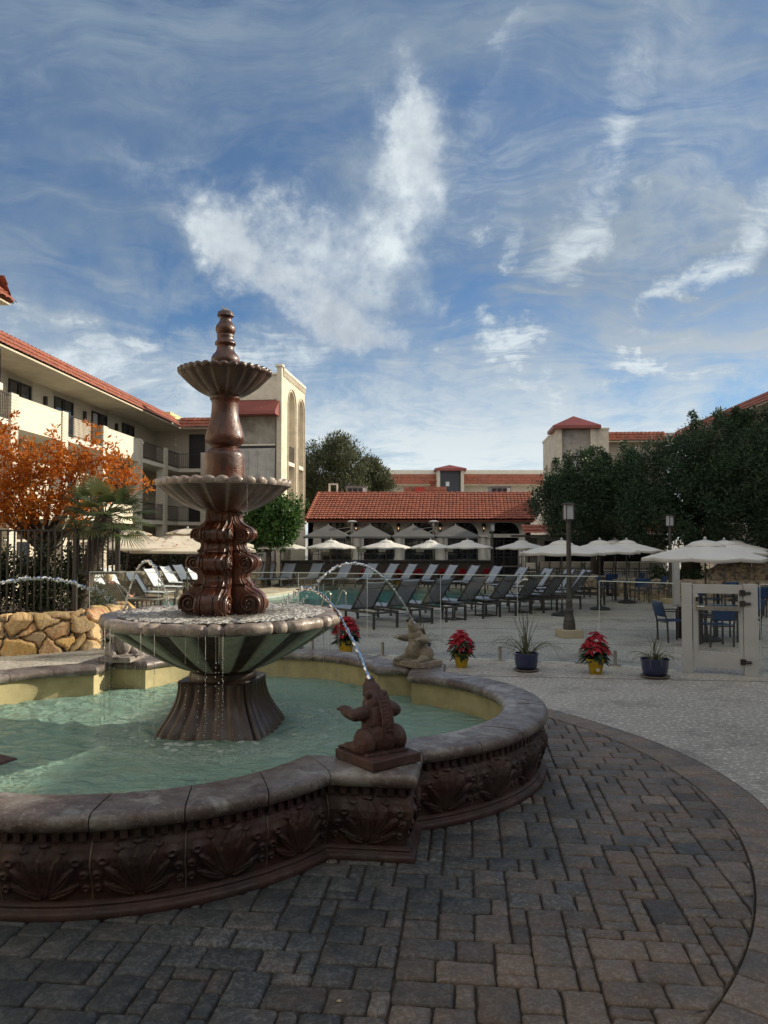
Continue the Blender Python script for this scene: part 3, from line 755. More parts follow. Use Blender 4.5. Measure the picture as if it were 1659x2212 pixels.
def bowl(name, zr, rr, zb, rb, nfl, thick, m1, m2, lumps, curve=.55, fl=.06, n=240):
    """rim height/radius, bottom height/radius; fluted underside, lumpy rim, dished top"""
    pf = []; N_ = 16
    for i in range(N_+1):
        t = i/N_; r = rb+(rr*.985-rb)*t; z = zb+(zr-thick-zb)*(t**(1/curve) if curve < 1 else t**curve)
        pf.append((r, z))
    def fn(a, r, z, i):
        t = i/N_
        if name == 'low': rb2 = min(max((abs(math.cos(a*nfl/2))-.62)/.22, 0), 1); rb2 = rb2*rb2*(3-2*rb2); return r*(1-fl*.9*(1-rb2)*min(1, t*1.5+.3))
        s_ = abs(math.sin(a*nfl/2))**.55
        return r*(1-fl*(1-s_)*min(1, t*2.2+.25))
    ub = MB(); ub.lathe(pf, n, fn=fn, capt=False)
    me = ub.mesh(name, 60); tv = []
    for i in range(N_+1):
        for k in range(n):
            a = 2*PI*k/n; s_ = abs(math.sin(a*nfl/2)); rb2 = min(max((abs(math.cos(a*nfl/2))-.60)/.2, 0), 1); tv.append(rb2 if name == 'low' else min(max((.38-s_)*3.2, 0), 1)*.7)
    set_tint(me, tv)
    link('bowl_shell', me, m1, ft)
    rb_ = MB(); pr = [(rr*.955, zr-thick*1.02), (rr*.985, zr-thick), (rr, zr-thick*.75), (rr*1.004, zr-thick*.4), (rr*.995, zr-thick*.1), (rr*.965, zr+.004), (rr*.92, zr), (rr*.84, zr-.012), (rr*.6, zr-.02)]
    def fr(a, r, z, i):
        if lumps == 'lobes':
            s_ = abs(math.sin(a*nfl)); q = .035*(s_**.6)-.02; amp = min(1, abs(i-0)/2)*(1 if i < 7 else .3)
            wob = .012*math.sin(a*7+1)+.008*math.sin(a*23)
            return r*(1+(q+wob*.6)*amp), z+(.030*(s_**.7)*(1 if 2 < i < 7 else 0))*(rr/.69)
        ph = (a*12/(2*PI)) % 1; notch = max(math.exp(-((ph-.38)/.035)**2), math.exp(-((ph-.62)/.035)**2))
        wob = .006*math.sin(a*17)+.005*math.sin(a*31+2)
        return r*(1-.035*notch*(1 if 1 <= i <= 6 else .4)+wob), z-.035*notch*(1 if i in (4, 5, 6, 7) else 0)+.004*math.sin(a*41)*(i > 3)
    rb_.lathe(pr, 360, fn=fr, capb=False, capt=True); rb_.build('bowl_rim', m2, ft, smooth=70)
bowl('top', 3.945, .478, zz(825), rz_(105), 16, .035, M_bowl, M_bowl, 'lobes', curve=.62, fl=.05)
col = [(118, 822), (120, 835), (118, 850), (108, 858), (104, 880), (104, 920), (107, 960), (116, 1010), (128, 1055), (142, 1100), (152, 1140), (153, 1165), (146, 1190), (124, 1212), (104, 1222), (102, 1230), (112, 1240), (128, 1250), (131, 1262), (148, 1272), (152, 1285), (154, 1300), (156, 1320), (154, 1480), (154, 1560)]
b = MB()
b.lathe([(rz_(h), zz(z)) for h, z in col][::-1], 64, fn=lambda a, r, z, i: r*(1+.004*math.sin(a*6+z*30)+.003*math.sin(a*13+z*70))); b.build('baluster', M_wet, ft, smooth=50)
bowl('mid', 2.775, .685, zz(1745), rz_(125), 16, .045, M_bowl, M_rim, 'lobes', curve=.60, fl=.05)
bowl('low', 1.425, 1.222, .855, .37, 16, .105, M_pat, M_rim, 'notch', curve=.82, fl=.07, n=320)
# scroll column: core + four volute brackets
core = MB(); core.lathe([(.20, 1.36), (.20, 1.75), (.17, 2.05), (.16, 2.42), (.19, 2.46), (.17, 2.52)], 32); core.build('core', M_wet, ft, smooth=50)
sp_ = [(.165, 2.46), (.165, 2.40), (.185, 2.36), (.235, 2.325), (.285, 2.30), (.312, 2.265), (.316, 2.23), (.300, 2.19), (.262, 2.165), (.225, 2.15), (.215, 2.125), (.228, 2.09), (.248, 2.065), (.250, 2.055),
       (.235, 2.05), (.262, 2.03), (.325, 2.01), (.355, 1.985), (.364, 1.95), (.355, 1.905), (.325, 1.87), (.285, 1.85), (.255, 1.825), (.248, 1.79), (.262, 1.755), (.29, 1.725), (.305, 1.712), (.292, 1.705),
       (.325, 1.675), (.385, 1.64), (.425, 1.59), (.438, 1.53), (.428, 1.47), (.398, 1.42), (.35, 1.39), (.29, 1.375)]
def resample(p, k=3):
    out = []
    for i in range(len(p)-1):
        p0 = Vector(p[max(i-1, 0)]); p1 = Vector(p[i]); p2 = Vector(p[i+1]); p3 = Vector(p[min(i+2, len(p)-1)])
        for j in range(k):
            t = j/k; out.append(.5*((2*p1)+(p2-p0)*t+(2*p0-5*p1+4*p2-p3)*t*t+(3*p1-p0-3*p2+p3)*t**3))
    out.append(Vector(p[-1])); return out
spp = resample(sp_, 3)
HWD = .145
lat = np.array([-1, -.995, -.90, -.89, -.76, -.75, -.62, -.61, -.30, -.29, -.20, -.19, 0, .19, .20, .29, .30, .61, .62, .75, .76, .89, .90, .995, 1])*HWD
gg = []
for x in np.abs(lat)/HWD:
    gg.append(-.030 if x > .99 else -.024 if x >= .90 else -.010 if x >= .76 else -.016 if x >= .75 else 0 if x >= .62 else .004 if x > .3 else -.004 if x > .195 else .008)
for q in range(4):
    Mq = Matrix.Rotation(q*PI/2, 3, 'Z'); b = MB()
    P = np.zeros((len(spp), len(lat), 3)); 
    for i, p in enumerate(spp):
        t = (spp[min(i+1, len(spp)-1)]-spp[max(i-1, 0)]).normalized(); nx, nz_ = -t.y, t.x
        if nx < 0 and False: nx, nz_ = -nx, -nz_
        nx, nz_ = (-t.y, t.x)
        for j, (l_, g_) in enumerate(zip(lat, gg)):
            r_, z_ = p.x+nx*g_, p.y+nz_*g_
            P[i, j] = Mq@Vector((r_, l_, z_))
    b.grid(P)
    # flanks: inner line to the core
    for sgn, j in ((-1, 0), (1, len(lat)-1)):
        n0 = len(b.v)
        b.v += [tuple(P[i, j]) for i in range(len(spp))]+[tuple(Mq@Vector((.06, sgn*HWD, spp[i].y))) for i in range(len(spp))]
        for i in range(len(spp)-1):
            f = (n0+i, n0+i+1, n0+len(spp)+i+1, n0+len(spp)+i); b.f.append(f if sgn < 0 else f[::-1]); b.m.append(0)
    br = b.build('scroll_bracket', M_wet, ft, smooth=35)
    # volute spirals + rosette on both flanks
    for (cr, cz, rad) in ((.235, 2.235, .070), (.268, 1.945, .082), (.318, 1.528, .108)):
        for sgn in (-1, 1):
            vb = MB(); pts = []; rad_l = []
            for k in range(44):
                th = k/43*2*PI*1.9; rr2 = rad*(1-.80*k/43)
                pts.append(Mq@Vector((cr+rr2*math.cos(th-.6), sgn*(HWD+.004+.010*k/43), cz+rr2*math.sin(th-.6)))); rad_l.append(.017*(1-.45*k/43)*rad/.09)
            vb.tube(pts, rad_l, 7)
            vb.ball(Mq@Vector((cr, sgn*(HWD+.008), cz)), rad*.24, 10, 7)
            vb.build('volute', M_wet, br, smooth=60)

# neck + flared fluted pedestal (squarish plan)
b = MB(); b.lathe([(.34, .74), (.345, .80), (.33, .83), (.36, .86), (.36, .90)], 48); b.build('neck', M_ped, ft, smooth=50)
def ped(a, r, z, i):
    c_, s_ = abs(math.cos(a)), abs(math.sin(a)); sq = 1/((c_**5+s_**5)**(1/5))
    # flutes counted along the side of the square
    if c_ >= s_: w = math.tan(a) if c_ > 1e-6 else 0
    else: w = 1/math.tan(a) if s_ > 1e-6 else 0
    g_ = abs(math.sin(w*5*PI/2+PI/2)) if False else abs(math.cos(w*PI*3.5/1.0))
    return r*sq*(.955+.075*g_**.45)
pp = [(.60, .10), (.585, .20), (.555, .28), (.50, .37), (.445, .47), (.405, .57), (.385, .67), (.382, .735), (.388, .75), (.37, .756)]
b = MB(); b.lathe([(r*1.0, z) for r, z in resample([(p[0], p[1]) for p in pp], 2)] if False else [(p.x, p.y) for p in resample(pp, 2)], 288, fn=ped); b.build('pedestal', M_ped, ft, smooth=60)
# water standing in the lower bowl
bwm = water_mat('bowl_water', (.24, .21, .17), (.8, .8, .75), .35, 16, .05, foam=(.75, .74, .70))
nn = 70; Rr = np.linspace(0, 1.05, nn); Aa = np.linspace(0, 2*PI, 181)
RR, AA = np.meshgrid(Rr, Aa, indexing='ij'); ZZ = 1.424+.006*rng.normal(size=RR.shape)*np.clip(RR-.3, .2, 1)+.003*np.sin(RR*60)
XX = FX+RR*np.cos(AA); YY = FY+RR*np.sin(AA)
I, J = np.meshgrid(range(nn-1), range(180), indexing='ij'); F = np.stack([I*181+J, (I+1)*181+J, (I+1)*181+J+1, I*181+J+1], -1).reshape(-1, 4)
tag(link('bowl_water', mesh_np('bw', np.stack([XX, YY, ZZ], -1).reshape(-1, 3), F, True, (np.clip((RR-.35)*2, 0, .8)).ravel()), bwm), kind='structure')
# ---------------------------------------------------------------- jets, drips, splashes
def wjet_mat():
    m, nt = new_mat('falling_water'); N = NT(nt)
    out = N.n('ShaderNodeOutputMaterial'); tr = N.n('ShaderNodeBsdfTransparent'); tr.inputs[0].default_value = (.86, .9, .92, 1)
    gl = N.n('ShaderNodeBsdfGlossy'); gl.inputs['Roughness'].default_value = .04
    tl = N.n('ShaderNodeBsdfTranslucent'); tl.inputs[0].default_value = (.85, .88, .9, 1)
    di = N.n('ShaderNodeBsdfDiffuse'); di.inputs[0].default_value = (.8, .83, .85, 1)
    a = N.n('ShaderNodeMixShader'); a.inputs[0].default_value = .5; N.l(tl.outputs[0], a.inputs[1]); N.l(di.outputs[0], a.inputs[2])
    b2 = N.n('ShaderNodeMixShader'); b2.inputs[0].default_value = .62; N.l(tr.outputs[0], b2.inputs[1]); N.l(a.outputs[0], b2.inputs[2])
    lw = N.n('ShaderNodeLayerWeight'); lw.inputs[0].default_value = .55
    c = N.n('ShaderNodeMixShader'); N.l(lw.outputs['Fresnel'], c.inputs[0]); N.l(b2.outputs[0], c.inputs[1]); N.l(gl.outputs[0], c.inputs[2])
    N.l(c.outputs[0], out.inputs[0]); return m
M_jet = wjet_mat()
def jet(name, A, B, apex, label, r0=.012, brk=.8, seed=1):
    rj = random.Random(seed); A = Vector(A); B = Vector(B)
    # parabola through A, B with given apex height
    ha, hb = apex-A.z, apex-B.z; ta = math.sqrt(max(ha, .001)); tb = math.sqrt(max(hb, .001)); tt = ta/(ta+tb)
    def P(s):
        q = (s-tt); p = A.lerp(B, s); p.z = apex-(q*q)*((ta+tb)**2); return p
    b = MB(); n_ = 150; pts = []; rad = []
    for k in range(int(n_*brk)):
        s_ = k/n_; p = P(s_); j = .0013+.016*max(0, s_-.30)
        p += Vector((rj.gauss(0, j), rj.gauss(0, j), rj.gauss(0, j))); pts.append(p); rad.append(r0*(1+.35*s_)*(.62+.75*rj.random()))
    b.tube(pts, rad, 7)
    for k in range(int(n_*brk), n_+6):
        p = P(k/n_)
        if p.z < 1.40: break
        for _ in range(2):
            if rj.random() < .75:
                r_ = r0*rj.uniform(.35, 1.1); b.ball(p+Vector((rj.gauss(0, .012), rj.gauss(0, .012), rj.gauss(0, .02))), (r_, r_, r_*1.4), 6, 5)
    for k in range(26):
        p = P(rj.uniform(.1, 1))+Vector((rj.gauss(0, .03), rj.gauss(0, .03), -rj.random()*.10)); r_ = rj.uniform(.002, .005); b.ball(p, r_, 5, 4)
    o = b.build(name, M_jet, smooth=50); tag(o, label, 'water jet', 'water jets from the frog statues'); return o
JA = (-.105, 5.66, 1.165); JB = (.375, 9.60, 1.145); JC = (-3.42, 10.15, 1.215); JD = (-4.13, 6.12, 1.155)
jet('water_jet', JA, (-1.10, 8.35, 1.44), 1.72, 'arc of water from the dark frog on the nearest basin pier', seed=1)
jet('water_jet', JB, (-.96, 8.75, 1.44), 1.90, 'arc of water from the pale frog on the pier beside the potted plants', seed=2, brk=.86)
jet('water_jet', JC, (-2.40, 8.60, 1.44), 1.92, 'steep arc of water from the frog half hidden behind the big bowl', seed=3, brk=.8)
jet('water_jet', JD, (-2.52, 7.75, 1.44), 1.83, 'long arc of water entering from the left edge in front of the iron fence', seed=4, brk=.82)
dr = MB(); rj = random.Random(11)
def drip(a, r, z0, z1, dens=.018, w=.0035, sc=1):
    x, y = FX+r*math.cos(a), FY+r*math.sin(a); z = z0
    top = z0-(z0-z1)*.22
    dr.tube([(x+rj.gauss(0, .001), y, z0-(z0-top)*k/8) for k in range(9)], [w*(1.0-.04*k)*rj.uniform(.7, 1.2) for k in range(9)], 5)
    z = top
    while z > z1:
        s_ = rj.uniform(.0022, .0050)*sc; dr.ball((x+rj.gauss(0, .003), y+rj.gauss(0, .003), z), (s_, s_, s_*rj.uniform(1, 2)), 5, 4); z -= rj.uniform(.5, 1.6)*dens
for k in range(12):
    for ph in (.38, .62):
        a = R(BROT)+2*PI*(k+ph)/12
        if rj.random() < .85: drip(a, 1.20, 1.37, .26)
for _ in range(26): drip(rj.uniform(0, 2*PI), 1.22+rj.uniform(-.01, .01), 1.33, .26, dens=.06, w=.001)
for (a, r, z0, z1) in [(R(200), .50, 3.90, 2.8), (R(215), .49, 3.9, 2.8), (R(-30), .48, 3.9, 2.8), (R(185), .70, 2.72, 1.45), (R(-20), .69, 2.72, 1.45), (R(-60), .69, 2.72, 1.45)]: drip(a, r, z0, z1, dens=.09, w=.0008, sc=.9)
for k in range(520):      # splash ring where the drips land and round the pedestal foot
    a = rj.uniform(0, 2*PI); r = abs(rj.gauss(1.15, .14)) if rj.random() < .6 else rj.uniform(.62, .95); h = abs(rj.gauss(0, .05))
    s_ = rj.uniform(.0015, .0042); dr.ball((FX+r*math.cos(a), FY+r*math.sin(a), .255+h), (s_, s_, s_*1.3), 5, 4)
for k in range(260):
    a = rj.uniform(0, 2*PI); r = rj.uniform(.45, 1.1); s_ = rj.uniform(.0015, .004); dr.ball((FX+r*math.cos(a), FY+r*math.sin(a), 1.435+abs(rj.gauss(0, .02))), s_, 5, 4)
for k in range(60):
    a = rj.uniform(0, 2*PI); r = rj.uniform(0, .05); s_ = rj.uniform(.004, .011); dr.ball((FX+r*math.cos(a), FY+r*math.sin(a), zz(140)+abs(rj.gauss(0, .018))), s_, 6, 4)
tag(dr.build('water_droplets', M_jet, smooth=60), kind='stuff')
fb = MB()
for k in range(30):
    a = R(-100)+rj.gauss(0, .7); r = rj.uniform(.70, .98); s_ = rj.uniform(.012, .03)
    fb.ball((FX+r*math.cos(a), FY+r*math.sin(a), .25), (s_*1.5, s_, s_*.55), 8, 6)
tag(fb.build('splash_foam', mat('foam', (.55, .62, .58), (.35, .45, .42), 40, .4, .006, 60)), kind='stuff')
# ================================================================ FROG STATUES
def remesh(name, b, vox, it=3, fac=.5):
    me = b.mesh(name); o = bpy.data.objects.new(name, me); COL.objects.link(o)
    m = o.modifiers.new('r', 'REMESH'); m.mode = 'VOXEL'; m.voxel_size = vox; m.use_smooth_shade = True
    s_ = o.modifiers.new('s', 'SMOOTH'); s_.factor = fac; s_.iterations = it
    dg = bpy.context.evaluated_depsgraph_get(); dg.update()
    res = bpy.data.meshes.new_from_object(o.evaluated_get(dg)); res.name = name
    bpy.data.objects.remove(o); res.polygons.foreach_set('use_smooth', [True]*len(res.polygons)); return res
def frog_mesh():
    b = MB(); RX = lambda d: Matrix.Rotation(R(d), 3, 'X')
    b.ball((0, -.030, .17), (.112, .110, .125), 20, 14); b.ball((0, 0, .27), (.112, .098, .155), 20, 14, rot=RX(-8)); b.ball((0, .045, .19), (.088, .092, .13), 18, 12)
    b.ball((0, .030, .385), (.088, .078, .095), 18, 12, rot=RX(-20)); b.ball((0, .068, .460), (.066, .058, .095), 16, 12, rot=RX(-22))
    b.ball((0, .100, .540), (.036, .030, .048), 14, 10, rot=RX(-22)); b.ball((0, .118, .498), (.044, .024, .05), 12, 8, rot=RX(-20))
    for s in (-1, 1):
        b.ball((s*.058, .020, .462), (.026, .026, .032), 12, 8); b.ball((s*.071, .020, .466), (.013, .013, .013), 8, 6)
        b.ball((s*.118, -.030, .150), (.062, .100, .098), 18, 12, rot=Matrix.Rotation(R(20), 3, 'X'))        # thigh
        b.ball((s*.130, .030, .100), (.050, .095, .050), 14, 10)
        b.tube([(s*.13, .03, .10), (s*.14, .12, .085), (s*.138, .165, .085)], [.042, .034, .028], 10)
        for k, dx_ in enumerate((-.035, -.012, .012, .035)):
            b.tube([(s*.138, .13, .082), (s*.138+dx_*.9, .19, .080), (s*.138+dx_*1.3, .215-.008*abs(k-1.5), .078)], [.018, .0135, .010], 7)
        b.ball((s*.102, .000, .345), (.045, .050, .050), 14, 10)                                             # shoulder
        b.tube([(s*.105, .0, .345), (s*.150, .035, .330), (s*.170, .085, .338), (s*.165, .135, .350)], [.052, .047, .041, .037], 12)
        b.ball((s*.163, .160, .353), (.036, .036, .026), 12, 8)
        for dx_ in (-.022, 0, .022): b.tube([(s*.163+dx_*.7, .165, .355), (s*.163+dx_*1.3, .205, .345)], [.0135, .0105], 7)
    for k in range(15):                                                                                      # ridge of beads down the back
        t = k/14; z = .47-.33*t; y = -.02-.105*math.sin(PI*min(t*.62+.08, 1)); b.ball((0, y+.004, z), (.021, .017, .0125), 10, 6)
    for s in (-1, 1): b.tube([(s*.034, -.035-.095*math.sin(PI*min(t*.62+.08, 1)), .47-.33*t) for t in np.linspace(0, 1, 9)], .012, 7)
    b.b2(-.15, .15, -.13, .15, .055, .085)
    return remesh('frog', b, .0065, 2, .4)
FM = frog_mesh()
for v in FM.vertices:
    v.co.x *= 1.12; v.co.y *= 1.06
    v.co += v.normal*(.0045*mnoise.noise(v.co*26)+.0025*mnoise.noise(v.co*70))
M_frog_d = stone_mat('red_brown_statue', (.072, .030, .024), (.040, .020, .017), (.14, .10, .08), rough=.7, pamt=.35, bump=.004)
M_frog_l = stone_mat('buff_statue', (.26, .225, .165), (.17, .145, .12), (.42, .38, .30), rough=.75, pamt=.6, bump=.004)
M_frog_g = stone_mat('grey_statue', (.27, .24, .22), (.15, .13, .12), (.40, .37, .33), rough=.75, pamt=.5, bump=.004)
def frog(px_, py_, dirv, m, label, prot, z=.604):
    a = math.atan2(dirv[1], dirv[0])-PI/2
    t = empty('frog_statue', (px_, py_, z), a, label, 'frog statue', 'frog statues spitting water on the basin piers')
    pb = MB(); pb.box((0, 0, .034), (.43, .46, .068), rz=prot-a)
    pb.build('base_slab', m, t, bevel=.008)
    link('frog_body', FM.copy(), m, t)
    return t
def todir(x, y): v = Vector((FX-x, FY-y)); v.normalize(); return v
frog(-.045, 5.60, Vector((-.55, .84)), M_frog_d, 'dark reddish frog statue seen from behind on the nearest pier', R(38))
frog(.42, 9.72, Vector((-.72, -.69)), M_frog_l, 'buff stone frog statue on the pier in front of the blue pot and poinsettias', R(38))
frog(-3.43, 10.12, Vector((.62, -.78)), M_frog_g, 'grey frog statue mostly hidden behind the rim of the big lower bowl', R(-6))
frog(-4.2, 6.05, Vector((.78, .62)), M_frog_d, 'reddish frog statue on the basin pier beyond the left edge of the photo', R(-20))
# pump housing stones in the water, at the left edge
ps = MB(); c0 = gnd(18, 1630, .25)
ps.box((c0.x-.25, c0.y, .17), (.9, .16, .2), rz=R(-32)); ps.box((c0.x-.35, c0.y-.30, .14), (.8, .14, .2), rz=R(-30)); ps.build('water_spout_slab', M_frog_d, bevel=.02)
tag(bpy.data.objects['water_spout_slab'], 'submerged brown stone slab in the basin water at the left edge', 'stone slab')
# ================================================================ BUILDINGS
M_tileA = mat('clay_tile', (.30, .088, .048), (.20, .060, .036), 2.2, .75, .003, 30, c3=(.38, .14, .075), dirt=(.14, .07, .05), dscale=1.2, damt=.4)
M_ridge = mat('ridge_tile', (.28, .075, .040), (.20, .055, .032), 3, .7)
M_wbrick = brick_mat('painted_brick', (.64, .59, .49), (.58, .53, .44), (.40, .35, .28), .42, .11, ms=.010, bump=.008)
M_stuc = mat('stucco', (.64, .585, .47), (.56, .51, .41), 5, .85, .02, 14, c3=(.70, .65, .54))
M_plain = mat('plain_render', (.50, .455, .38), (.46, .42, .35), 2, .85, .003, 40)
M_soff = mat('soffit', (.55, .49, .38), (.46, .41, .31), 1.5, .9)
M_slab = mat('slab_edge', (.66, .62, .53), (.58, .55, .47), 3, .8)
M_black = mat('black_iron', (.016, .015, .015), (.03, .026, .024), 8, .45)
M_dkframe = mat('dark_window_frame', (.02, .02, .022), rough=.5)
M_pane = mat('dark_pane', (.03, .045, .065), (.015, .02, .03), 1.2, .06, spec=.8)
M_curt = mat('pale_curtain', (.5, .52, .55), (.4, .42, .45), 10, .9, stretch=(1, 1, .05))
M_flat = mat('flat_roof', (.45, .42, .36), rough=.9)
M_red = mat('red_metal_roof', (.22, .050, .038), (.17, .04, .032), 1, .5)
M_conc = mat('grey_concrete', (.34, .32, .28), (.27, .25, .22), 3, .85, .004, 20, dirt=(.10, .09, .08), dscale=1.2, damt=.6)
M_met = mat('painted_panel', (.40, .40, .38), (.34, .34, .33), 1, .6, dirt=(.16, .14, .12), dscale=2, damt=.4)
M_towe = mat('tower_stucco', (.60, .545, .43), (.50, .45, .36), 3, .85, .02, 9, dirt=(.34, .30, .24), dscale=1, damt=.4)
def tile_strip(P0, along, up, W, L, pitch=.26, row=.36, amp=.045, step=.03, spc=6, skew=0, rnd=0):
    """barrel-tile field as real relief. P0 lower corner"""
    P0 = Vector(P0); along = Vector(along).normalized(); up = Vector(up).normalized(); nrm = along.cross(up).normalized()
    if nrm.z < 0: nrm = -nrm
    nx_ = max(int(W/pitch*spc), 2); nr = max(int(round(L/row)), 1); row = L/nr
    xs = np.linspace(0, W, nx_+1); ph = xs/pitch*PI
    prof_ = amp*np.abs(np.sin(ph))**.8+amp*.25*np.cos(2*ph)
    ys = []; hs = []
    for r_ in range(nr): ys += [r_*row-.012, (r_+.5)*row, (r_+1)*row-.0121]; hs += [step, step*.5, .0]
    ys = np.array(ys); hs = np.array(hs)
    P = np.zeros((len(xs), len(ys), 3)); A = np.array(along); Up = np.array(up); Nn = np.array(nrm); P0 = np.array(P0)
    jt = rng.normal(0, .004, (int(W/pitch)+2, nr+1))
    ti = (xs/pitch).astype(int)
    for j, (y, h) in enumerate(zip(ys, hs)):
        r_ = min(j//3, nr)
        P[:, j] = P0+A*(xs[:, None]+skew*y)+Up*y+Nn*((prof_+h+jt[ti, r_])[:, None])
    b = MB(); b.grid(P); return b
def arched_wall(b, org, ax, nrm, W, H, ops, depth=.3, mi=0, n=14, z0=0):
    """front sheet of a wall with openings (x0,x1,z0,zspring,arch?) + reveals, nrm points outwards"""
    org = Vector(org); ax = Vector(ax).normalized(); nrm = Vector(nrm).normalized(); bm = bmesh.new(); loops = [[(0, z0), (W, z0), (W, H), (0, H)]]
    for (x0, x1, za, zs, ar) in ops:
        lp = [(x0, za), (x1, za), (x1, zs)]
        if ar:
            cx, r_ = (x0+x1)/2, (x1-x0)/2
            lp += [(cx+r_*math.cos(t), zs+r_*ar*math.sin(t)) for t in np.linspace(0, PI, n)[1:-1]]
        lp.append((x0, zs)); loops.append(lp)
    es = []
    for lp in loops:
        vs = [bm.verts.new((p[0], 0, p[1])) for p in lp]
        for i in range(len(vs)): es.append(bm.edges.new((vs[i], vs[(i+1) % len(vs)])))
    bmesh.ops.triangle_fill(bm, edges=es, use_beauty=True)
    bm.verts.index_update(); vs = [org+ax*v.co.x+Vector((0, 0, v.co.z)) for v in bm.verts]
    fs = []
    for f in bm.faces:
        idx = [v.index for v in f.verts]; q = (vs[idx[1]]-vs[idx[0]]).cross(vs[idx[2]]-vs[idx[0]])
        fs.append(idx if q.dot(nrm) > 0 else idx[::-1])
    bm.free(); b.add(vs, fs, mi)
    for lp in loops[1:]:
        for i in range(len(lp)):
            p, q = lp[i], lp[(i+1) % len(lp)]
            A = org+ax*p[0]+Vector((0, 0, p[1])); B = org+ax*q[0]+Vector((0, 0, q[1]))
            b.quad(A, B, B-nrm*depth, A-nrm*depth, mi)
def rail_mb(a, b_, z0, z1, sp_=.12, th=.016, post=0):
    a = Vector((*a, 0)); b_ = Vector((*b_, 0)); m = MB(); L = (b_-a).length; up = Vector((0, 0, 1))
    m.bar(a+up*z1, b_+up*z1, .05, .03); m.bar(a+up*(z0+.08), b_+up*(z0+.08), .03, .03)
    n_ = max(int(L/sp_), 1)
    for k in range(n_+1):
        p = a.lerp(b_, k/n_); w = .04 if post and k % post == 0 else th
        m.bar(p+up*z0, p+up*(z1-.01), w, w)
    return m
def window(b_, x0, x1, y, z0, z1, mull=1, mi_f=0, mi_p=1, axis='x', f=.06):
    """dark framed window in plane y (axis x) ; returns nothing"""
    def bx(a0, a1, c0, c1, d0, d1, mi):
        if axis == 'x': b_.b2(a0, a1, c0, c1, d0, d1, mi)
        else: b_.b2(c0, c1, a0, a1, d0, d1, mi)
    bx(x0, x1, y-.01, y+.02, z0, z1, mi_p)
    for (a0, a1, d0, d1) in ((x0-.02, x0+f, z0, z1), (x1-f, x1+.02, z0, z1), (x0+f, x1-f, z0, z0+f), (x0+f, x1-f, z1-f, z1)): bx(a0, a1, y-.05, y+.03, d0, d1, mi_f)
    for k in range(1, mull+1):
        c = x0+(x1-x0)*k/(mull+1); bx(c-f*.5, c+f*.5, y-.048, y+.028, z0+f, z1-f, mi_f)
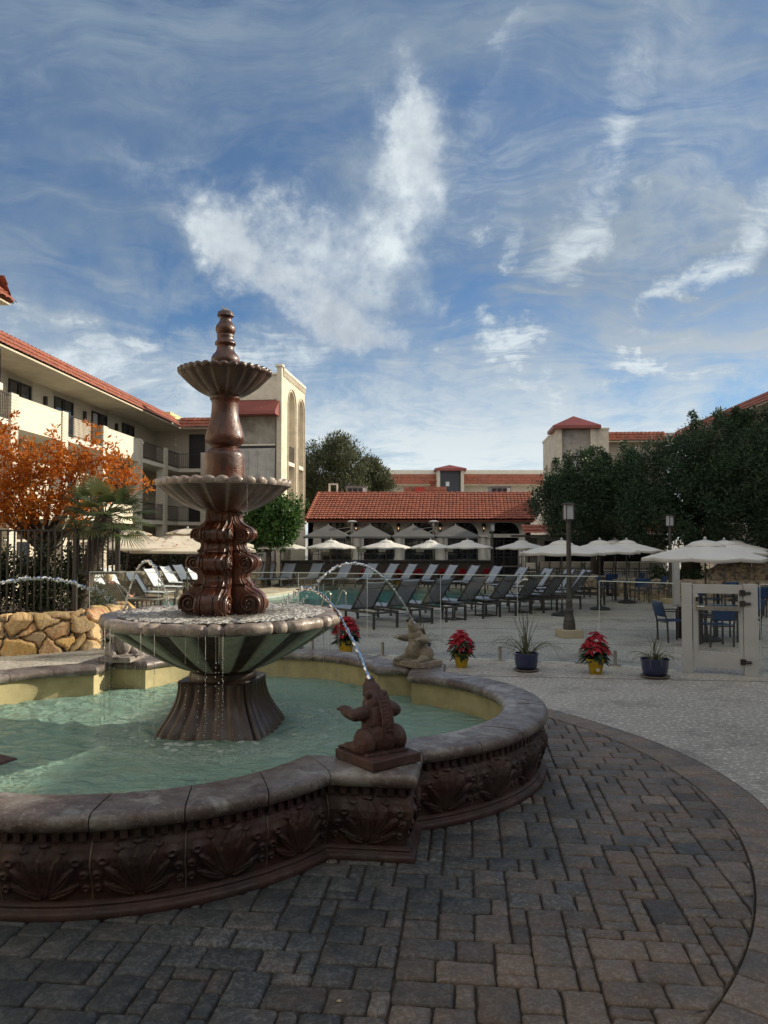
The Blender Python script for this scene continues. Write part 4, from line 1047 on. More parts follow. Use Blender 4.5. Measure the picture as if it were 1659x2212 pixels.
# ---------------------------------------------------------------- left hotel wing (local x runs away along the facade, local y into the building)
def hotel_left():
    h = empty('hotel_building', (-12.75, 26, 0), R(90-2.5), 'cream three storey hotel wing on the left with red tile eave, balconies and brick piers', 'hotel building')
    WY = 1.7; FZ = [0, 3.15, 6.25]; EZ = 8.6; LS = 18.6
    # back wall: alternating brick and render bays
    bb, pb = MB(), MB(); s_ = -7; k = 0; bays = []
    ed = [-7, -3.2, -1.2, 1.0, 2.9, 4.9, 6.6, 8.7, 10.4, 12.5, 14.2, 16.2, LS+1.1]
    for a, c in zip(ed[:-1], ed[1:]):
        (bb if k % 2 == 1 else pb).b2(a, c, WY+(.0 if k % 2 else .04), WY+.4, 0, EZ); bays.append((a, c, k % 2)); k += 1
    bb.build('brick_bay', M_wbrick, h); pb.build('wall', M_plain, h)
    # wing wall that turns towards the court
    wb = MB(); wb.b2(LS+1.1, LS+1.5, -6.9, WY+.4, 0, EZ); wb.build('wall', M_plain, h)
    for fz in FZ:
        for (a, c, br) in bays:
            if br: continue
            w = MB(); window(w, a+.25, (a+c)/2-.02, WY+.035, fz+.05, fz+2.05, 0); window(w, (a+c)/2+.08, c-.12, WY+.035, fz+(.9 if (int(a*7)) % 2 else .05), fz+2.05, 0)
            wo_ = w.build('window', [M_dkframe, M_pane], h)
            if (int(a*13)+int(fz)) % 3 != 1: cu = MB(); cu.b2(a+.33, a+.33+.28*((int(a*5)) % 3+1), WY+.018, WY+.022, fz+.12, fz+1.97); cu.build('curtain', M_curt, wo_)
        if fz > 0:
            sl_ = MB(); sl_.b2(-5.6, LS+.1, 0.02, WY-.002, fz-.22, fz-.02)
            n_ = 8; arc = [(LS+.1, .02)]+[(LS+.1, -6.9), (LS+1.09, -6.9), (LS+1.09, WY-.01), (LS+.1, WY-.01)]
            sl_.prism([(x, y) for x, y in arc], fz-.219, fz-.021); sl_.build('balcony_slab', M_slab, h)
    # exit sign housings and wall lamps, conduit
    lm = MB()
    for fz in (6.25, 3.15):
        for s0 in (1.9, 5.8, 9.6, 13.4): lm.b2(s0, s0+.16, WY-.12, WY-.002, fz+1.45, fz+1.85)
    for q in range(0, len(lm.f), 6):
        m = MB(); vs = lm.v[q//6*8:q//6*8+8]; m.add(vs, [(0,3,2,1),(4,5,6,7),(0,1,5,4),(1,2,6,5),(2,3,7,6),(3,0,4,7)]); m.build('wall_lamp', M_black, h)
    cd = MB(); cd.tube([(-.2, WY-.02, 8.5), (-.2, WY-.02, 7.6)], .02, 6); cd.b2(-.3, -.1, WY-.05, WY-.003, 7.5, 7.62); cd.build('conduit', M_slab, h)
    # piers
    piers = [.3, 4.1, 8.0, 12.4, 16.3]
    for p in piers: b = MB(); b.b2(p-.24, p+.24, -.06, .42, 0, 7.16); b.build('pier', M_wbrick, h)
    for y in (-1.5, -3.5, -5.5): b = MB(); b.b2(LS+.0, LS+.45, y-.2, y+.2, 0, 7.16); b.build('pier', M_wbrick, h)
    for fz in (3.15, 6.25):
        for k, (p, q) in enumerate(zip([-4.0]+piers[:-1], piers)):
            if p < 0: q0, p0 = q-.24, -5.5
            else: p0, q0 = p+.24, q-.24
            solid = k in (1, 3)
            if p < 0: solid = False
            if solid: b = MB(); b.b2(p0+.002, q0-.002, 0.0, .14, fz-.26, fz+.83); b.b2(p0+.002, q0-.002, -.015, .155, fz+.832, fz+.87, 1); b.build('parapet', [M_stuc, M_slab], h)
            else: rail_mb((p0, .06), (q0, .06), fz, fz+.85, .115).build('railing', M_black, h)
        rail_mb((16.54, .06), (LS+.2, .06), fz, fz+.85, .115).build('railing', M_black, h)
        for a, c in ((-.0, -1.3), (-1.7, -3.3), (-3.7, -5.3), (-5.7, -6.8)): rail_mb((LS+.2, a), (LS+.2, c), fz, fz+.85, .115).build('railing', M_black, h)
    for k, (p, q) in enumerate(zip(piers[:-1], piers[1:])):
        if k in (0, 2): b = MB(); b.b2(p+.24, q-.24, 0, .14, 0, .95); b.build('parapet', M_stuc, h)
        else: rail_mb((p+.24, .06), (q-.24, .06), 0, .85, .115).build('railing', M_black, h)
    for y0, y1 in ((-.3, -1.25), (-4.2, -5.2)):
        for fz in FZ:
            b = MB(); b.b2(LS+1.04, LS+1.098, y1, y0, fz, fz+2.1); b.build('door', M_dkframe, h)
    # mansard tile roof
    b = tile_strip((LS+.0, -.15, EZ), (-1, 0, 0), (0, .5, .62), LS+5.0, .80, .27, .27, .075, .04); b.build('roof', M_tileA, h, smooth=60)
    b = tile_strip((LS-.15, -6.9, EZ), (0, 1, 0), (.5, 0, .62), 6.9, .80, .27, .27, .075, .04); b.build('roof', M_tileA, h, smooth=60)
    so_ = MB(); so_.b2(-5.2, LS+1.09, -.14, WY+.4, EZ-.06, EZ+.001); so_.b2(LS-.1, LS+1.09, -6.9, -.142, EZ-.06, EZ); so_.build('soffit', M_soff, h)
    rf = MB(); rf.b2(-5, LS+9, .38, 11, EZ+.002, EZ+.58); rf.b2(LS+.42, LS+4, -5.5, .379, EZ+.003, EZ+.58); rf.build('flat_roof', M_flat, h)
    body = MB(); body.b2(-6.9, LS+9, WY+.401, 11, 0, EZ-.07); body.b2(LS+1.51, LS+9, -4.9, WY+.399, 0, EZ-.07); body.build('rear_wall', M_plain, h)
    rc = MB()
    x = -5.0
    while x < LS+.2: rc.tube([(x, .42, EZ+.66), (x+.30, .42, EZ+.64)], [.075, .06], 8); x += .29
    rc.build('ridge', M_ridge, h, smooth=50)
    ac = MB(); ac.b2(LS+1.2, LS+4.2, .9, 3.1, EZ+.59, EZ+1.15); ac.build('roof_unit', mat('roof_unit_ochre', (.62, .47, .22), (.5, .38, .2), 3, .8), h)  # plain ochre tone for the roof unit
    # near projecting bay at the left edge of view
    nb_ = MB(); nb_.b2(-26, -6.4, -.9, 8, 0, EZ-.06); nb_.build('bay_wall', M_wbrick, h)
    for fz in (3.15, 6.25):
        s2 = MB(); s2.b2(-12, -5.95, -3.1, -.902, fz-.22, fz-.02); s2.build('balcony_slab', M_slab, h, bevel=.03)
        rail_mb((-12, -3.04), (-6.0, -3.04), fz, fz+.86, .12).build('railing', M_black, h); rail_mb((-6.0, -3.04), (-6.0, -.95), fz, fz+.86, .12).build('railing', M_black, h)
        w = MB(); window(w, -6.38, -6.37, 0, fz, fz+1) if False else None
    so2 = MB(); so2.b2(-26, -5.1, -2.78, 8, EZ-.059, EZ+.0); so2.build('soffit', M_soff, h)
    b = tile_strip((-5.0, -2.85, EZ+.002), (-1, 0, 0), (0, .5, .62), 21, .8, .27, .27, .075, .04); b.build('roof', M_tileA, h, smooth=60)
    b = tile_strip((-5.0, 1.0, EZ+.002), (0, -1, 0), (-.5, 0, .62), 3.8, .8, .27, .27, .075, .04); b.build('roof', M_tileA, h, smooth=60)
    tp = MB(); tp.b2(-26, -5.55, -2.3, 8, EZ+.003, EZ+.55); tp.build('flat_roof', M_flat, h)
    return h
hotel_left()
# ---------------------------------------------------------------- left stair tower
def tower_left():
    t = empty('stair_tower', (-5.35, 40, 0), R(-6.7), 'tall cream stair tower with two arched recesses and a small red awning behind the fountain', 'stair tower')
    H = 11.15; D_ = 5.5; Wd = 2.75
    b = MB(); arched_wall(b, (0, 0, 0), (0, 1, 0), (1, 0, 0), D_, H-.12, [(1.45, 3.05, 1.2, 9.45, 1), (3.85, 5.25, 1.2, 9.45, 1)], .55)
    b.b2(-Wd, -.56, .30, D_, 0, H-.45); b.b2(-.555, -.002, -.0, .30, 0, .6) if False else None
    b.build('arched_wall', M_towe, t)
    b = MB(); b.b2(-.26, -.003, -.02, .298, 0, H+.02); b.b2(-Wd, -Wd+.28, -.02, .298, 0, H-.35); b.b2(-Wd+.28, -.26, .05, .298, 9.45, H-.40); b.build('corner_pier', M_towe, t)
    b = MB(); b.b2(-.35, .07, -.10, .30, H+.02, H+.14); b.b2(-.25, .07, .301, D_+.05, H-.118, H+.02); b.b2(-Wd-.04, -.262, -.04, .30, H-.395, H-.29); b.build('coping', M_slab, t)
    b = MB(); y = .35
    while y < D_-.1: b.b2(.001, .055, y, y+.12, H-.42, H-.14); y += .26
    b.build('dentil_course', M_towe, t)
    b = MB()
    for yc in (2.25, 4.55):
        r_ = .93 if yc < 3 else .82
        pts = [(.02, yc+r_, 1.2), (.02, yc+r_, 9.45)]+[(.02, yc+r_*math.cos(a), 9.45+r_*math.sin(a)) for a in np.linspace(.1, PI-.1, 16)]+[(.02, yc-r_, 9.45), (.02, yc-r_, 1.2)]
        for p, q in zip(pts[:-1], pts[1:]): b.bar(p, q, .05, .09, up=(1, 0, 0))
    b.build('arch_moulding', M_towe, t)
    for fz in (3.15, 6.25, ):
        b = MB(); b.b2(-.5, -.02, 1.46, 3.04, fz-.1, fz+.1); b.b2(-.5, -.02, 3.86, 5.24, fz-.1, fz+.1); b.build('landing', M_slab, t)
        m = rail_mb((-.08, 1.47), (-.08, 3.03), fz+.1, fz+.95, .12); m.build('railing', M_black, t)
    # awning
    b = MB(); z0, z1 = 8.72, 9.42
    b.add([(-Wd+.05, -.85, z0), (-.12, -.85, z0), (-.12, .04, z1), (-Wd+.35, .04, z1), (-Wd+.05, -.85, z0-.16), (-.12, -.85, z0-.16), (-.12, .04, z0-.16), (-Wd+.35, .04, z0-.16)],
          [(0, 1, 2, 3), (4, 5, 1, 0), (5, 6, 2, 1), (7, 4, 0, 3), (4, 7, 6, 5)]); b.build('awning', M_red, t)
    b = MB(); b.b2(-Wd+.30, -.28, .20, .299, 0, 9.44); b.build('recess_wall', M_conc, t)
    for (za, zb) in ((1.0, 3.9), (4.25, 6.9)):
        b = MB(); b.b2(-Wd+.42, -.36, .10, .199, za, zb)
        for k in range(5): x = -Wd+.44+k*.47; b.b2(x, x+.05, .07, .102, za+.1, zb-.1)
        b.build('metal_panel', M_met, t)
        b = MB(); b.b2(-Wd+.42, -.36, .09, .199, zb+.03, zb+.13, 0); b.build('vent_slot', M_dkframe, t)
        b = MB(); b.b2(-Wd+.40, -.34, .05, .199, zb+.14, zb+.22); b.build('ledge', M_slab, t)
    for x in (-Wd+.34, -.30):
        b = MB(); b.tube([(x, .12, 0), (x, .12, 8.5)], .045, 8); b.build('drain_pipe', mat('rusty_pipe', (.12, .06, .04), (.2, .17, .14), 3, .8), t, smooth=60)
tower_left()
# ---------------------------------------------------------------- restaurant with arcade and tile roof
def restaurant():
    x0, x1, Y = -4.15, 8.0, 42.0
    h = empty('restaurant_building', (0, Y, 0), 0, 'low restaurant pavilion with a wide red barrel tile roof over a white arched arcade', 'restaurant')
    TZ = 1.0; ar = []; sc = 42/1662
    cs = [(727-829.5)*sc, (819-829.5)*sc, (907-829.5)*sc, (1000-829.5)*sc, (1090-829.5)*sc]
    ops = [(c-x0-.84, c-x0+.84, TZ if i < 4 else 2.42, 2.40 if i < 4 else 2.44, .84) for i, c in enumerate(cs)]
    ops.append((cs[4]-x0-.78, cs[4]-x0+.78, .0001+.02, 2.22, 0))
    b = MB(); arched_wall(b, (x0, 0, 0), (1, 0, 0), (0, -1, 0), x1-x0, 3.25, ops, .28)
    M_rw = mat('restaurant_render', (.66, .63, .57), (.58, .55, .50), 2.5, .85, .004, 25, dirt=(.33, .31, .27), dscale=1.5, damt=.4)
    b.b2(x0-.002, x0+.28, .0, 7, 0, 3.2); b.b2(x1-.28, x1+.002, .0, 7, 0, 3.2); b.build('wall', M_rw, h)
    b = MB(); b.b2(x0+.29, x1-.29, .62, .72, 0, 3.2); b.build('interior_glazing', mat('interior_dark', (.022, .024, .027), (.010, .011, .012), .8, .07, spec=.7), h)
    for i, c in enumerate(cs):
        w = MB(); za = TZ if i < 4 else .05
        w.b2(c-.82, c-.75, .30, .38, za, 2.38); w.b2(c+.75, c+.82, .30, .38, za, 2.38); w.b2(c-.82, c+.82, .30, .38, 2.38, 2.46); w.b2(c-.035, c+.035, .30, .37, za, 2.38)
        for k in (-.4, .4): w.b2(c+k-.015, c+k+.015, .31, .36, za, 2.38)
        for z in (1.35, 1.7, 2.05): w.b2(c-.75, c+.75, .31, .355, z-.015, z+.015)
        for a in np.linspace(0, PI, 7)[1:-1]: w.bar((c, .33, 2.46), (c+.80*math.cos(a), .33, 2.46+.66*math.sin(a)), .03, .04)
        w.build('arch_window', M_dkframe, h)
        lm = MB(); lm.tube([(c, -.02, 3.02), (c, -.12, 3.02), (c, -.12, 2.97)], .02, 6); lm.ball((c, -.12, 2.93), (.045, .045, .06), 8, 6); lm.build('down_light', M_black, h)
    for u in (771, 861, 951, 1043):
        c = (u-829.5)*sc; m = MB()
        m.lathe([(.27, TZ), (.27, TZ+.08), (.24, TZ+.12), (.215, TZ+.16), (.21, TZ+.6), (.195, 2.12), (.205, 2.14), (.20, 2.17), (.23, 2.22), (.25, 2.25)], 24, c=(c, -.02, 0)); m.b2(c-.27, c+.27, -.30, .24, 2.25, 2.36)
        m.build('column', M_rw, h, smooth=40)
        l2 = MB()
    for u in (771, 843, 951, 1004, 861):
        pass
    M_lant = mat('lantern_glow', (.9, .6, .3), emit=((1, .62, .3), 1.0))
    for zx in (365, 665, 960, 1268):
        u = 658.3+.3042*zx; c = (u-829.5)*sc; m = MB()
        m.lathe([(.02, 2.52), (.05, 2.56), (.055, 2.62)], 6, c=(c, -.16, 0)); m.lathe([(.09, 2.86), (.11, 2.84), (.12, 2.87), (.05, 2.97), (.02, 3.02)], 6, c=(c, -.16, 0))
        for k in range(6): a = 2*PI*k/6; m.bar((c+.055*math.cos(a), -.16+.055*math.sin(a), 2.62), (c+.10*math.cos(a), -.16+.10*math.sin(a), 2.86), .018)
        m.bar((c, -.16, 2.95), (c, 0, 2.95), .03)
        lo = m.build('wall_lantern', M_black, h)
        g_ = MB(); g_.ball((c, -.16, 2.72), (.028, .028, .05), 8, 6); g_.build('lantern_bulb', M_lant, lo)
    b = tile_strip((x0-.05, -.95, 3.16), (1, 0, 0), (0, .912, .41), x1-x0+.15, 3.9, .205, .30, .075, .052, spc=8, skew=.10)
    b.build('roof', M_tileA, h, smooth=60)
    b = MB(); b.add([(x0-.05, -.95, 3.10), (x1+.1, -.95, 3.10), (x1+.5, 2.6, 4.70), (x0+.35, 2.6, 4.70), (x1+.5, 7.5, 3.0), (x0+.35, 7.5, 3.0)], [(0, 1, 2, 3), (3, 2, 4, 5)]); b.build('roof_deck', M_ridge, h)
    b = MB(); b.b2(x0, x1, -.90, -.003, 3.02, 3.10); b.build('eave_board', mat('eave_board', (.10, .06, .045)), h)
    b = MB(); x = x0+.33
    while x < x1+.45: b.tube([(x, 2.62, 4.80), (x+.34, 2.62, 4.77)], [.10, .085], 8); x += .32
    b.build('ridge', M_ridge, h, smooth=50)
    b = MB()
    for k in range(11): b.tube([(x0-.02+.034*k*1, -.98+.325*k, 3.23+.147*k), (x0-.02+.034*(k+1), -.98+.325*(k+1)+.03, 3.23+.147*(k+1)-.02)], [.085, .07], 8)
    b.build('verge_tiles', M_ridge, h, smooth=50)
    return h
restaurant()
# roof plant behind the ridge (stands on the restaurant's rear flat roof)
def px_box(name, mats, u0, u1, v0, v1, Y, dep, label, cat, extra=None):
    a = at(u0, v1, Y); c = at(u1, v0, Y); e = empty(name, ((a.x+c.x)/2, Y+dep/2, 4.2), 0, label, cat)
    w = c.x-a.x; z1 = c.z-4.2
    return e, w, z1
M_ac = mat('grey_sheet_metal', (.20, .20, .20), (.14, .14, .145), 1, .5, .001)
for (u0, u1, v0, lab) in ((748, 792, 1051.5, 'grey air conditioning unit on the restaurant roof near the white frame'), (1060, 1104, 1052, 'grey air conditioning unit on the restaurant roof near the dark tree')):
    e, w, z1 = px_box('air_conditioner', None, u0, u1, v0, 1068, 46.5, 1.2, lab, 'air conditioner')
    b = MB(); b.b2(-w/2, w/2, -.6, .6, 0, z1); b.b2(-w/2-.03, w/2+.03, -.63, .63, z1+.001, z1+.05); b.build('casing', M_ac, e, bevel=.01)
    for k in range(3): b = MB(); x = -w/2+.08+k*w*.26; b.b2(x, x+w*.22, -.615, -.6015, .15, z1-.08); b.build('grille', M_dkframe, e)
    b = MB(); b.b2(w/2-.28, w/2-.05, -.612, -.6015, z1*.55, z1*.95); b.build('notice', mat('white_notice', (.7, .7, .68)), e)
e, w, z1 = px_box('roof_frame', None, 709, 729, 1044, 1068, 46.0, .5, 'white square pipe frame on the restaurant roof', 'roof frame')
b = MB(); b.b2(-w/2, -w/2+.08, -.04, .04, 0, z1); b.b2(w/2-.08, w/2, -.04, .04, 0, z1); b.b2(-w/2+.08, w/2-.08, -.04, .04, z1-.08, z1); b.b2(-w/2, -w/2+.08, .3, .38, 0, z1-.05); b.b2(w/2-.08, w/2, .3, .38, 0, z1-.05); b.build('frame', M_slab, e)
e = empty('roof_housing', (2.55, 46.6, 4.0), 0, 'small tiled roof housing with red box and round chimney on the restaurant', 'roof housing')
b = tile_strip((-1.35, -.6, .62), (1, 0, 0), (0, .4, .75), 2.55, .75, .2, .25, .035, .02); b.build('roof', M_tileA, e, smooth=60)
b = MB(); b.add([(-1.3, -.5, 0), (1.2, -.5, 0), (1.2, .6, 0), (-1.3, .6, 0), (-1.3, -.5, .66), (1.2, -.5, .66), (.95, .0, 1.16), (-1.05, .0, 1.16), (-1.3, .6, .66), (1.2, .6, .66)], [(0, 1, 5, 4), (4, 5, 6, 7), (1, 2, 9, 5), (2, 3, 8, 9), (3, 0, 4, 8), (7, 6, 9, 8), (5, 9, 6), (4, 7, 8)]); b.build('wall', M_ridge, e)
b = MB(); b.b2(-.72, -.15, -.95, -.62, .5, 1.22); b.build('red_box', mat('red_enamel', (.50, .05, .03), rough=.4), e)
b = MB(); b.lathe([(.17, .9), (.17, 1.50), (.21, 1.52), (.21, 1.60), (.25, 1.62), (.25, 1.68), (.18, 1.72)], 16, c=(.42, .1, 0)); b.build('chimney', M_tileA, e, smooth=40)
# raised terrace in front of the arcade
ter = empty('raised_terrace', (0, 36.8, 0), 0, 'raised dining terrace clad in brown horizontal boards with a glass guard', 'terrace')
def board_mat():
    m, nt = new_mat('brown_boards'); N = NT(nt)
    out = N.n('ShaderNodeOutputMaterial'); b = N.n('ShaderNodeBsdfPrincipled'); N.l(b.outputs[0], out.inputs[0])
    tc = N.n('ShaderNodeTexCoord').outputs['Object']; sp_ = N.n('ShaderNodeSeparateXYZ'); N.l(tc, sp_.inputs[0])
    f = N.math('FRACT', N.math('DIVIDE', sp_.outputs[2], .14)); g_ = N.mr(f, .0, .08)
    mp_ = N.n('ShaderNodeMapping'); mp_.inputs['Scale'].default_value = (.4, .4, 6); N.l(tc, mp_.inputs[0])
    col = N.mix(N.noise(mp_.outputs[0], 6, 6), (.115, .085, .068, 1), (.065, .05, .042, 1)); col = N.mix(g_, (.012, .010, .009, 1), col)
    N.l(col, b.inputs['Base Color']); b.inputs['Roughness'].default_value = .6
    bp = N.n('ShaderNodeBump'); bp.inputs['Distance'].default_value = .01; N.l(g_, bp.inputs['Height']); N.l(bp.outputs[0], b.inputs['Normal']); return m
b = MB(); b.b2(-4.9, 5.25, 0, 5.18, 0, 1.0); b.build('board_cladding', board_mat(), ter)
b = MB(); b.b2(-4.95, 5.3, -.08, 0.08, 1.002, 1.13); b.build('edge_beam', M_black, ter)
M_gl = glass_mat('clear_glass', (.95, .97, .96), .55)
for k in range(6):
    b = MB(); xa = -4.9+k*1.69; b.b2(xa+.03, xa+1.64, -.01, .01, 1.135, 1.75); b.build('glass_pane', M_gl, ter)
# boundary wall beside the restaurant
bw = MB(); bw.b2(-4.9, -4.17, 40.5, 40.8, 0, 3.0); bw.b2(-4.95, -4.12, 40.45, 40.85, 3.001, 3.1)
o = bw.build('boundary_wall', M_plain); tag(o, 'short beige boundary wall between stair tower and restaurant', 'wall')
# ---------------------------------------------------------------- far wing with lift tower
def far_wing():
    Y = 86; s_ = Y/1662; h = empty('far_building', (0, Y, 0), 0, 'distant cream hotel wing with tiled eave and red capped lift tower behind the restaurant roof', 'hotel building')
    zt = 2.2+(1162-1022)*s_; ze = 2.2+(1162-1046)*s_; X0, X1 = -3, (1172-829.5)*s_+2
    b = MB(); b.b2(X0, X1, 1.2, 9, 0, zt-.15); b.build('wall', M_plain, h)
    b = MB(); b.b2(X0, X1, .75, 9.2, zt-.15, zt+.42); b.build('parapet', M_slab, h)
    b = tile_strip((X0, .1, ze), (1, 0, 0), (0, .5, .9), X1-X0, (zt-ze)*1.10, .30, .4, .05, .03, spc=5); b.build('roof', M_tileA, h, smooth=60)
    b = MB(); b.b2(X0, X1, .1, 1.19, ze-.1, ze); b.build('soffit', M_soff, h)
    for k, u in enumerate((868, 905, 1040, 1068, 1115, 1150)):
        x = (u-829.5)*s_; w = MB(); window(w, x-.9, x+.9, 1.19, 4.6, 6.6, 1); w.build('window', [M_dkframe, M_pane], h)
    for u in (842, 905, 1085):
        b = MB(); x = (u-829.5)*s_; b.tube([(x, 2, zt+.1), (x, 2, zt+.6)], .06, 6); b.build('vent_pipe', M_slab, h)
    xc = (972-829.5)*s_; w2 = (1001-943)*s_/2
    t = 2.2+(1162-1018)*s_
    b = MB(); b.b2(xc-w2, xc-w2+.35, -.9, 1.19, 0, t); b.b2(xc+w2-.35, xc+w2, -.9, 1.19, 0, t); b.build('lift_tower_pier', M_plain, h)
    b = MB(); b.b2(xc-w2+.35, xc+w2-.35, -.5, 1.18, 0, t-.01); b.build('lift_shaft', mat('navy_panel', (.035, .04, .06), (.025, .028, .04), 1, .5), h)
    b = MB(); b.b2(xc-.5, xc-.1, -.53, -.501, t-1.7, t-1.2); b.build('shaft_window', mat('pale_pane', (.55, .58, .6), rough=.2), h)
    e_ = w2+.25; ap = 2.2+(1162-1003.5)*s_
    b = MB(); b.add([(xc-e_, -1.2, t), (xc+e_, -1.2, t), (xc+e_, 1.6, t), (xc-e_, 1.6, t), (xc-e_, -1.2, t+.25), (xc+e_, -1.2, t+.25), (xc+e_, 1.6, t+.25), (xc-e_, 1.6, t+.25), (xc, .2, ap)],
                    [(3, 2, 1, 0), (0, 1, 5, 4), (1, 2, 6, 5), (2, 3, 7, 6), (3, 0, 4, 7), (4, 5, 8), (5, 6, 8), (6, 7, 8), (7, 4, 8)]); b.build('pyramid_roof', M_red, h)
far_wing()
# ---------------------------------------------------------------- right tower + right wings
def tower_right():
    t = empty('stair_tower', (11.07, 49, 0), R(-5), 'cream stair tower with red pyramid roof and arched side rising behind the dark tree', 'stair tower')
    H = 9.15
    b = MB(); arched_wall(b, (0, 7.6, 0), (0, -1, 0), (-1, 0, 0), 7.6, H, [(1.2, 2.8, 1.2, 6.6, 1), (4.2, 5.8, 1.2, 6.6, 1)], .5)
    b.b2(.52, 2.4, .35, 7.6, 0, H-.3); b.b2(.003, .3, -.02, .349, 0, H); b.b2(2.1, 2.45, -.02, .349, 0, H); b.build('arched_wall', M_towe, t)
    b = MB(); b.b2(-.06, .25, .36, 7.65, H+.002, H+.14); b.build('coping', M_slab, t)
    b = MB(); b.b2(.3, 2.1, .20, .348, 0, H); b.build('recess_wall', M_conc, t)
    b = MB(); b.b2(.34, 2.06, .12, .199, 4.4, 7.3)
    for k in range(5): b.b2(.36+k*.42, .41+k*.42, .09, .121, 4.5, 7.2)
    b.build('metal_panel', M_met, t)
    b = MB(); b.b2(.34, 2.06, .10, .199, 7.32, 7.44); b.build('vent_slot', M_dkframe, t)
    ap = 10.15
    b = MB(); b.add([(-.3, -.35, H), (2.7, -.35, H), (2.7, 2.6, H), (-.3, 2.6, H), (-.3, -.35, H+.2), (2.7, -.35, H+.2), (2.7, 2.6, H+.2), (-.3, 2.6, H+.2), (1.2, 1.1, ap)],
                    [(3, 2, 1, 0), (0, 1, 5, 4), (1, 2, 6, 5), (2, 3, 7, 6), (3, 0, 4, 7), (4, 5, 8), (5, 6, 8), (6, 7, 8), (7, 4, 8)]); b.build('pyramid_roof', M_red, t)
    b = MB(); b.b2(2.451, 3.25, .1, 3, 0, 9.1); b.b2(2.46, 3.3, .05, 3.05, 9.101, 9.22); b.build('side_wall', M_towe, t)
tower_right()
def hotel_right():
    h = empty('hotel_building', (18.0, 34.9, 0), R(90-3.2), 'cream hotel wing on the right with red tile eave behind the big dark tree', 'hotel building')
    EZ = 8.6; LS = 15.2    # local x away, local y>0 is towards the court (left) -> wall lies at negative y
    b = MB(); b.b2(-52, LS+2, -12, -1.7, 0, EZ-.06); b.build('wall', M_wbrick, h)
    so_ = MB(); so_.b2(-52, LS+1.0, -1.699, .14, EZ-.06, EZ); so_.build('soffit', M_soff, h)
    b = tile_strip((-52, .15, EZ), (1, 0, 0), (0, -.5, .62), LS+52, .80, .27, .27, .045, .03, spc=4); b.v = b.v; b.build('roof', M_tileA, h, smooth=60)
    rf = MB(); rf.b2(-52, LS+2, -12, -.40, EZ+.002, EZ+.6); rf.build('flat_roof', M_flat, h)
    for fz in (3.15, 6.25):
        sl_ = MB(); sl_.b2(-52, LS+1, -1.698, .0, fz-.22, fz-.02); sl_.build('balcony_slab', M_slab, h)
        for k in range(5): rail_mb((LS-4*k, -.06), (LS-4*k-3.6, -.06), fz, fz+.86, .12).build('railing', M_black, h)
    for s0 in (-8, -4, 0, 4, 8, 12):
        b = MB(); b.b2(s0-.24, s0+.24, -.42, .04, 0, 7.16); b.build('pier', M_wbrick, h)
        for fz in (0, 3.15, 6.25):
            w = MB(); window(w, s0+.8, s0+2.4, -1.70, fz+.05, fz+2.05, 1); w.build('window', [M_dkframe, M_pane], h)
    b = MB(); b.tube([(2.2, -.9, EZ+.6), (2.2, -.9, EZ+1.1)], .05, 6); b.b2(2.0, 2.4, -1, -.8, EZ+1.1, EZ+1.35); b.build('roof_vent', M_ac, h)
    # wing turning left across the far end
    b = tile_strip((LS+.2, .3, EZ), (0, 1, 0), (.5, 0, .62), 4.6, .8, .27, .27, .075, .04); b.build('roof', M_tileA, h, smooth=60)
    b = MB(); b.b2(LS+1.0, LS+8, .141, 4.9, 0, EZ-.06); b.build('wall', M_plain, h)
    b = MB(); b.b2(LS+.2, LS+1.0, .142, 4.9, EZ-.07, EZ-.01); b.build('soffit', M_soff, h)
    b = MB(); b.b2(LS+.78, LS+8, -.39, 4.9, EZ+.003, EZ+.58); b.build('flat_roof', M_flat, h)
hotel_right()
# the hotel's fourth side stands behind the viewer and closes the court
hb = empty('hotel_building', (0, -5.5, 0), 0, 'cream hotel wing closing the court behind the viewer, outside the photo', 'hotel building')
b = MB(); b.b2(-24, 17.5, -9, 0, 0, 8.54); b.build('wall', M_wbrick, hb)
b = MB(); b.b2(-24, 17.9, -9, 1.7, 8.541, 8.6); b.b2(-24, 17.9, .002, 1.6, 2.95, 3.13); b.b2(-24, 17.9, .002, 1.6, 6.05, 6.23); b.build('gallery_slab', M_soff, hb)
for k in range(10): b = MB(); b.b2(-23+k*4.3, -22.55+k*4.3, 1.2, 1.6, 0, 8.54); b.build('pier', M_wbrick, hb)
b = tile_strip((-24, 1.75, 8.6), (-1, 0, 0), (0, -.5, .62), -42, .8, .3, .27) if False else tile_strip((17.9, 1.75, 8.6), (-1, 0, 0), (0, -.5, .62), 42, .8, .3, .27, spc=4); b.build('roof', M_tileA, hb, smooth=60)
b = MB(); b.b2(-24, 17.9, -9, 1.3, 8.602, 9.2); b.build('flat_roof', M_flat, hb)
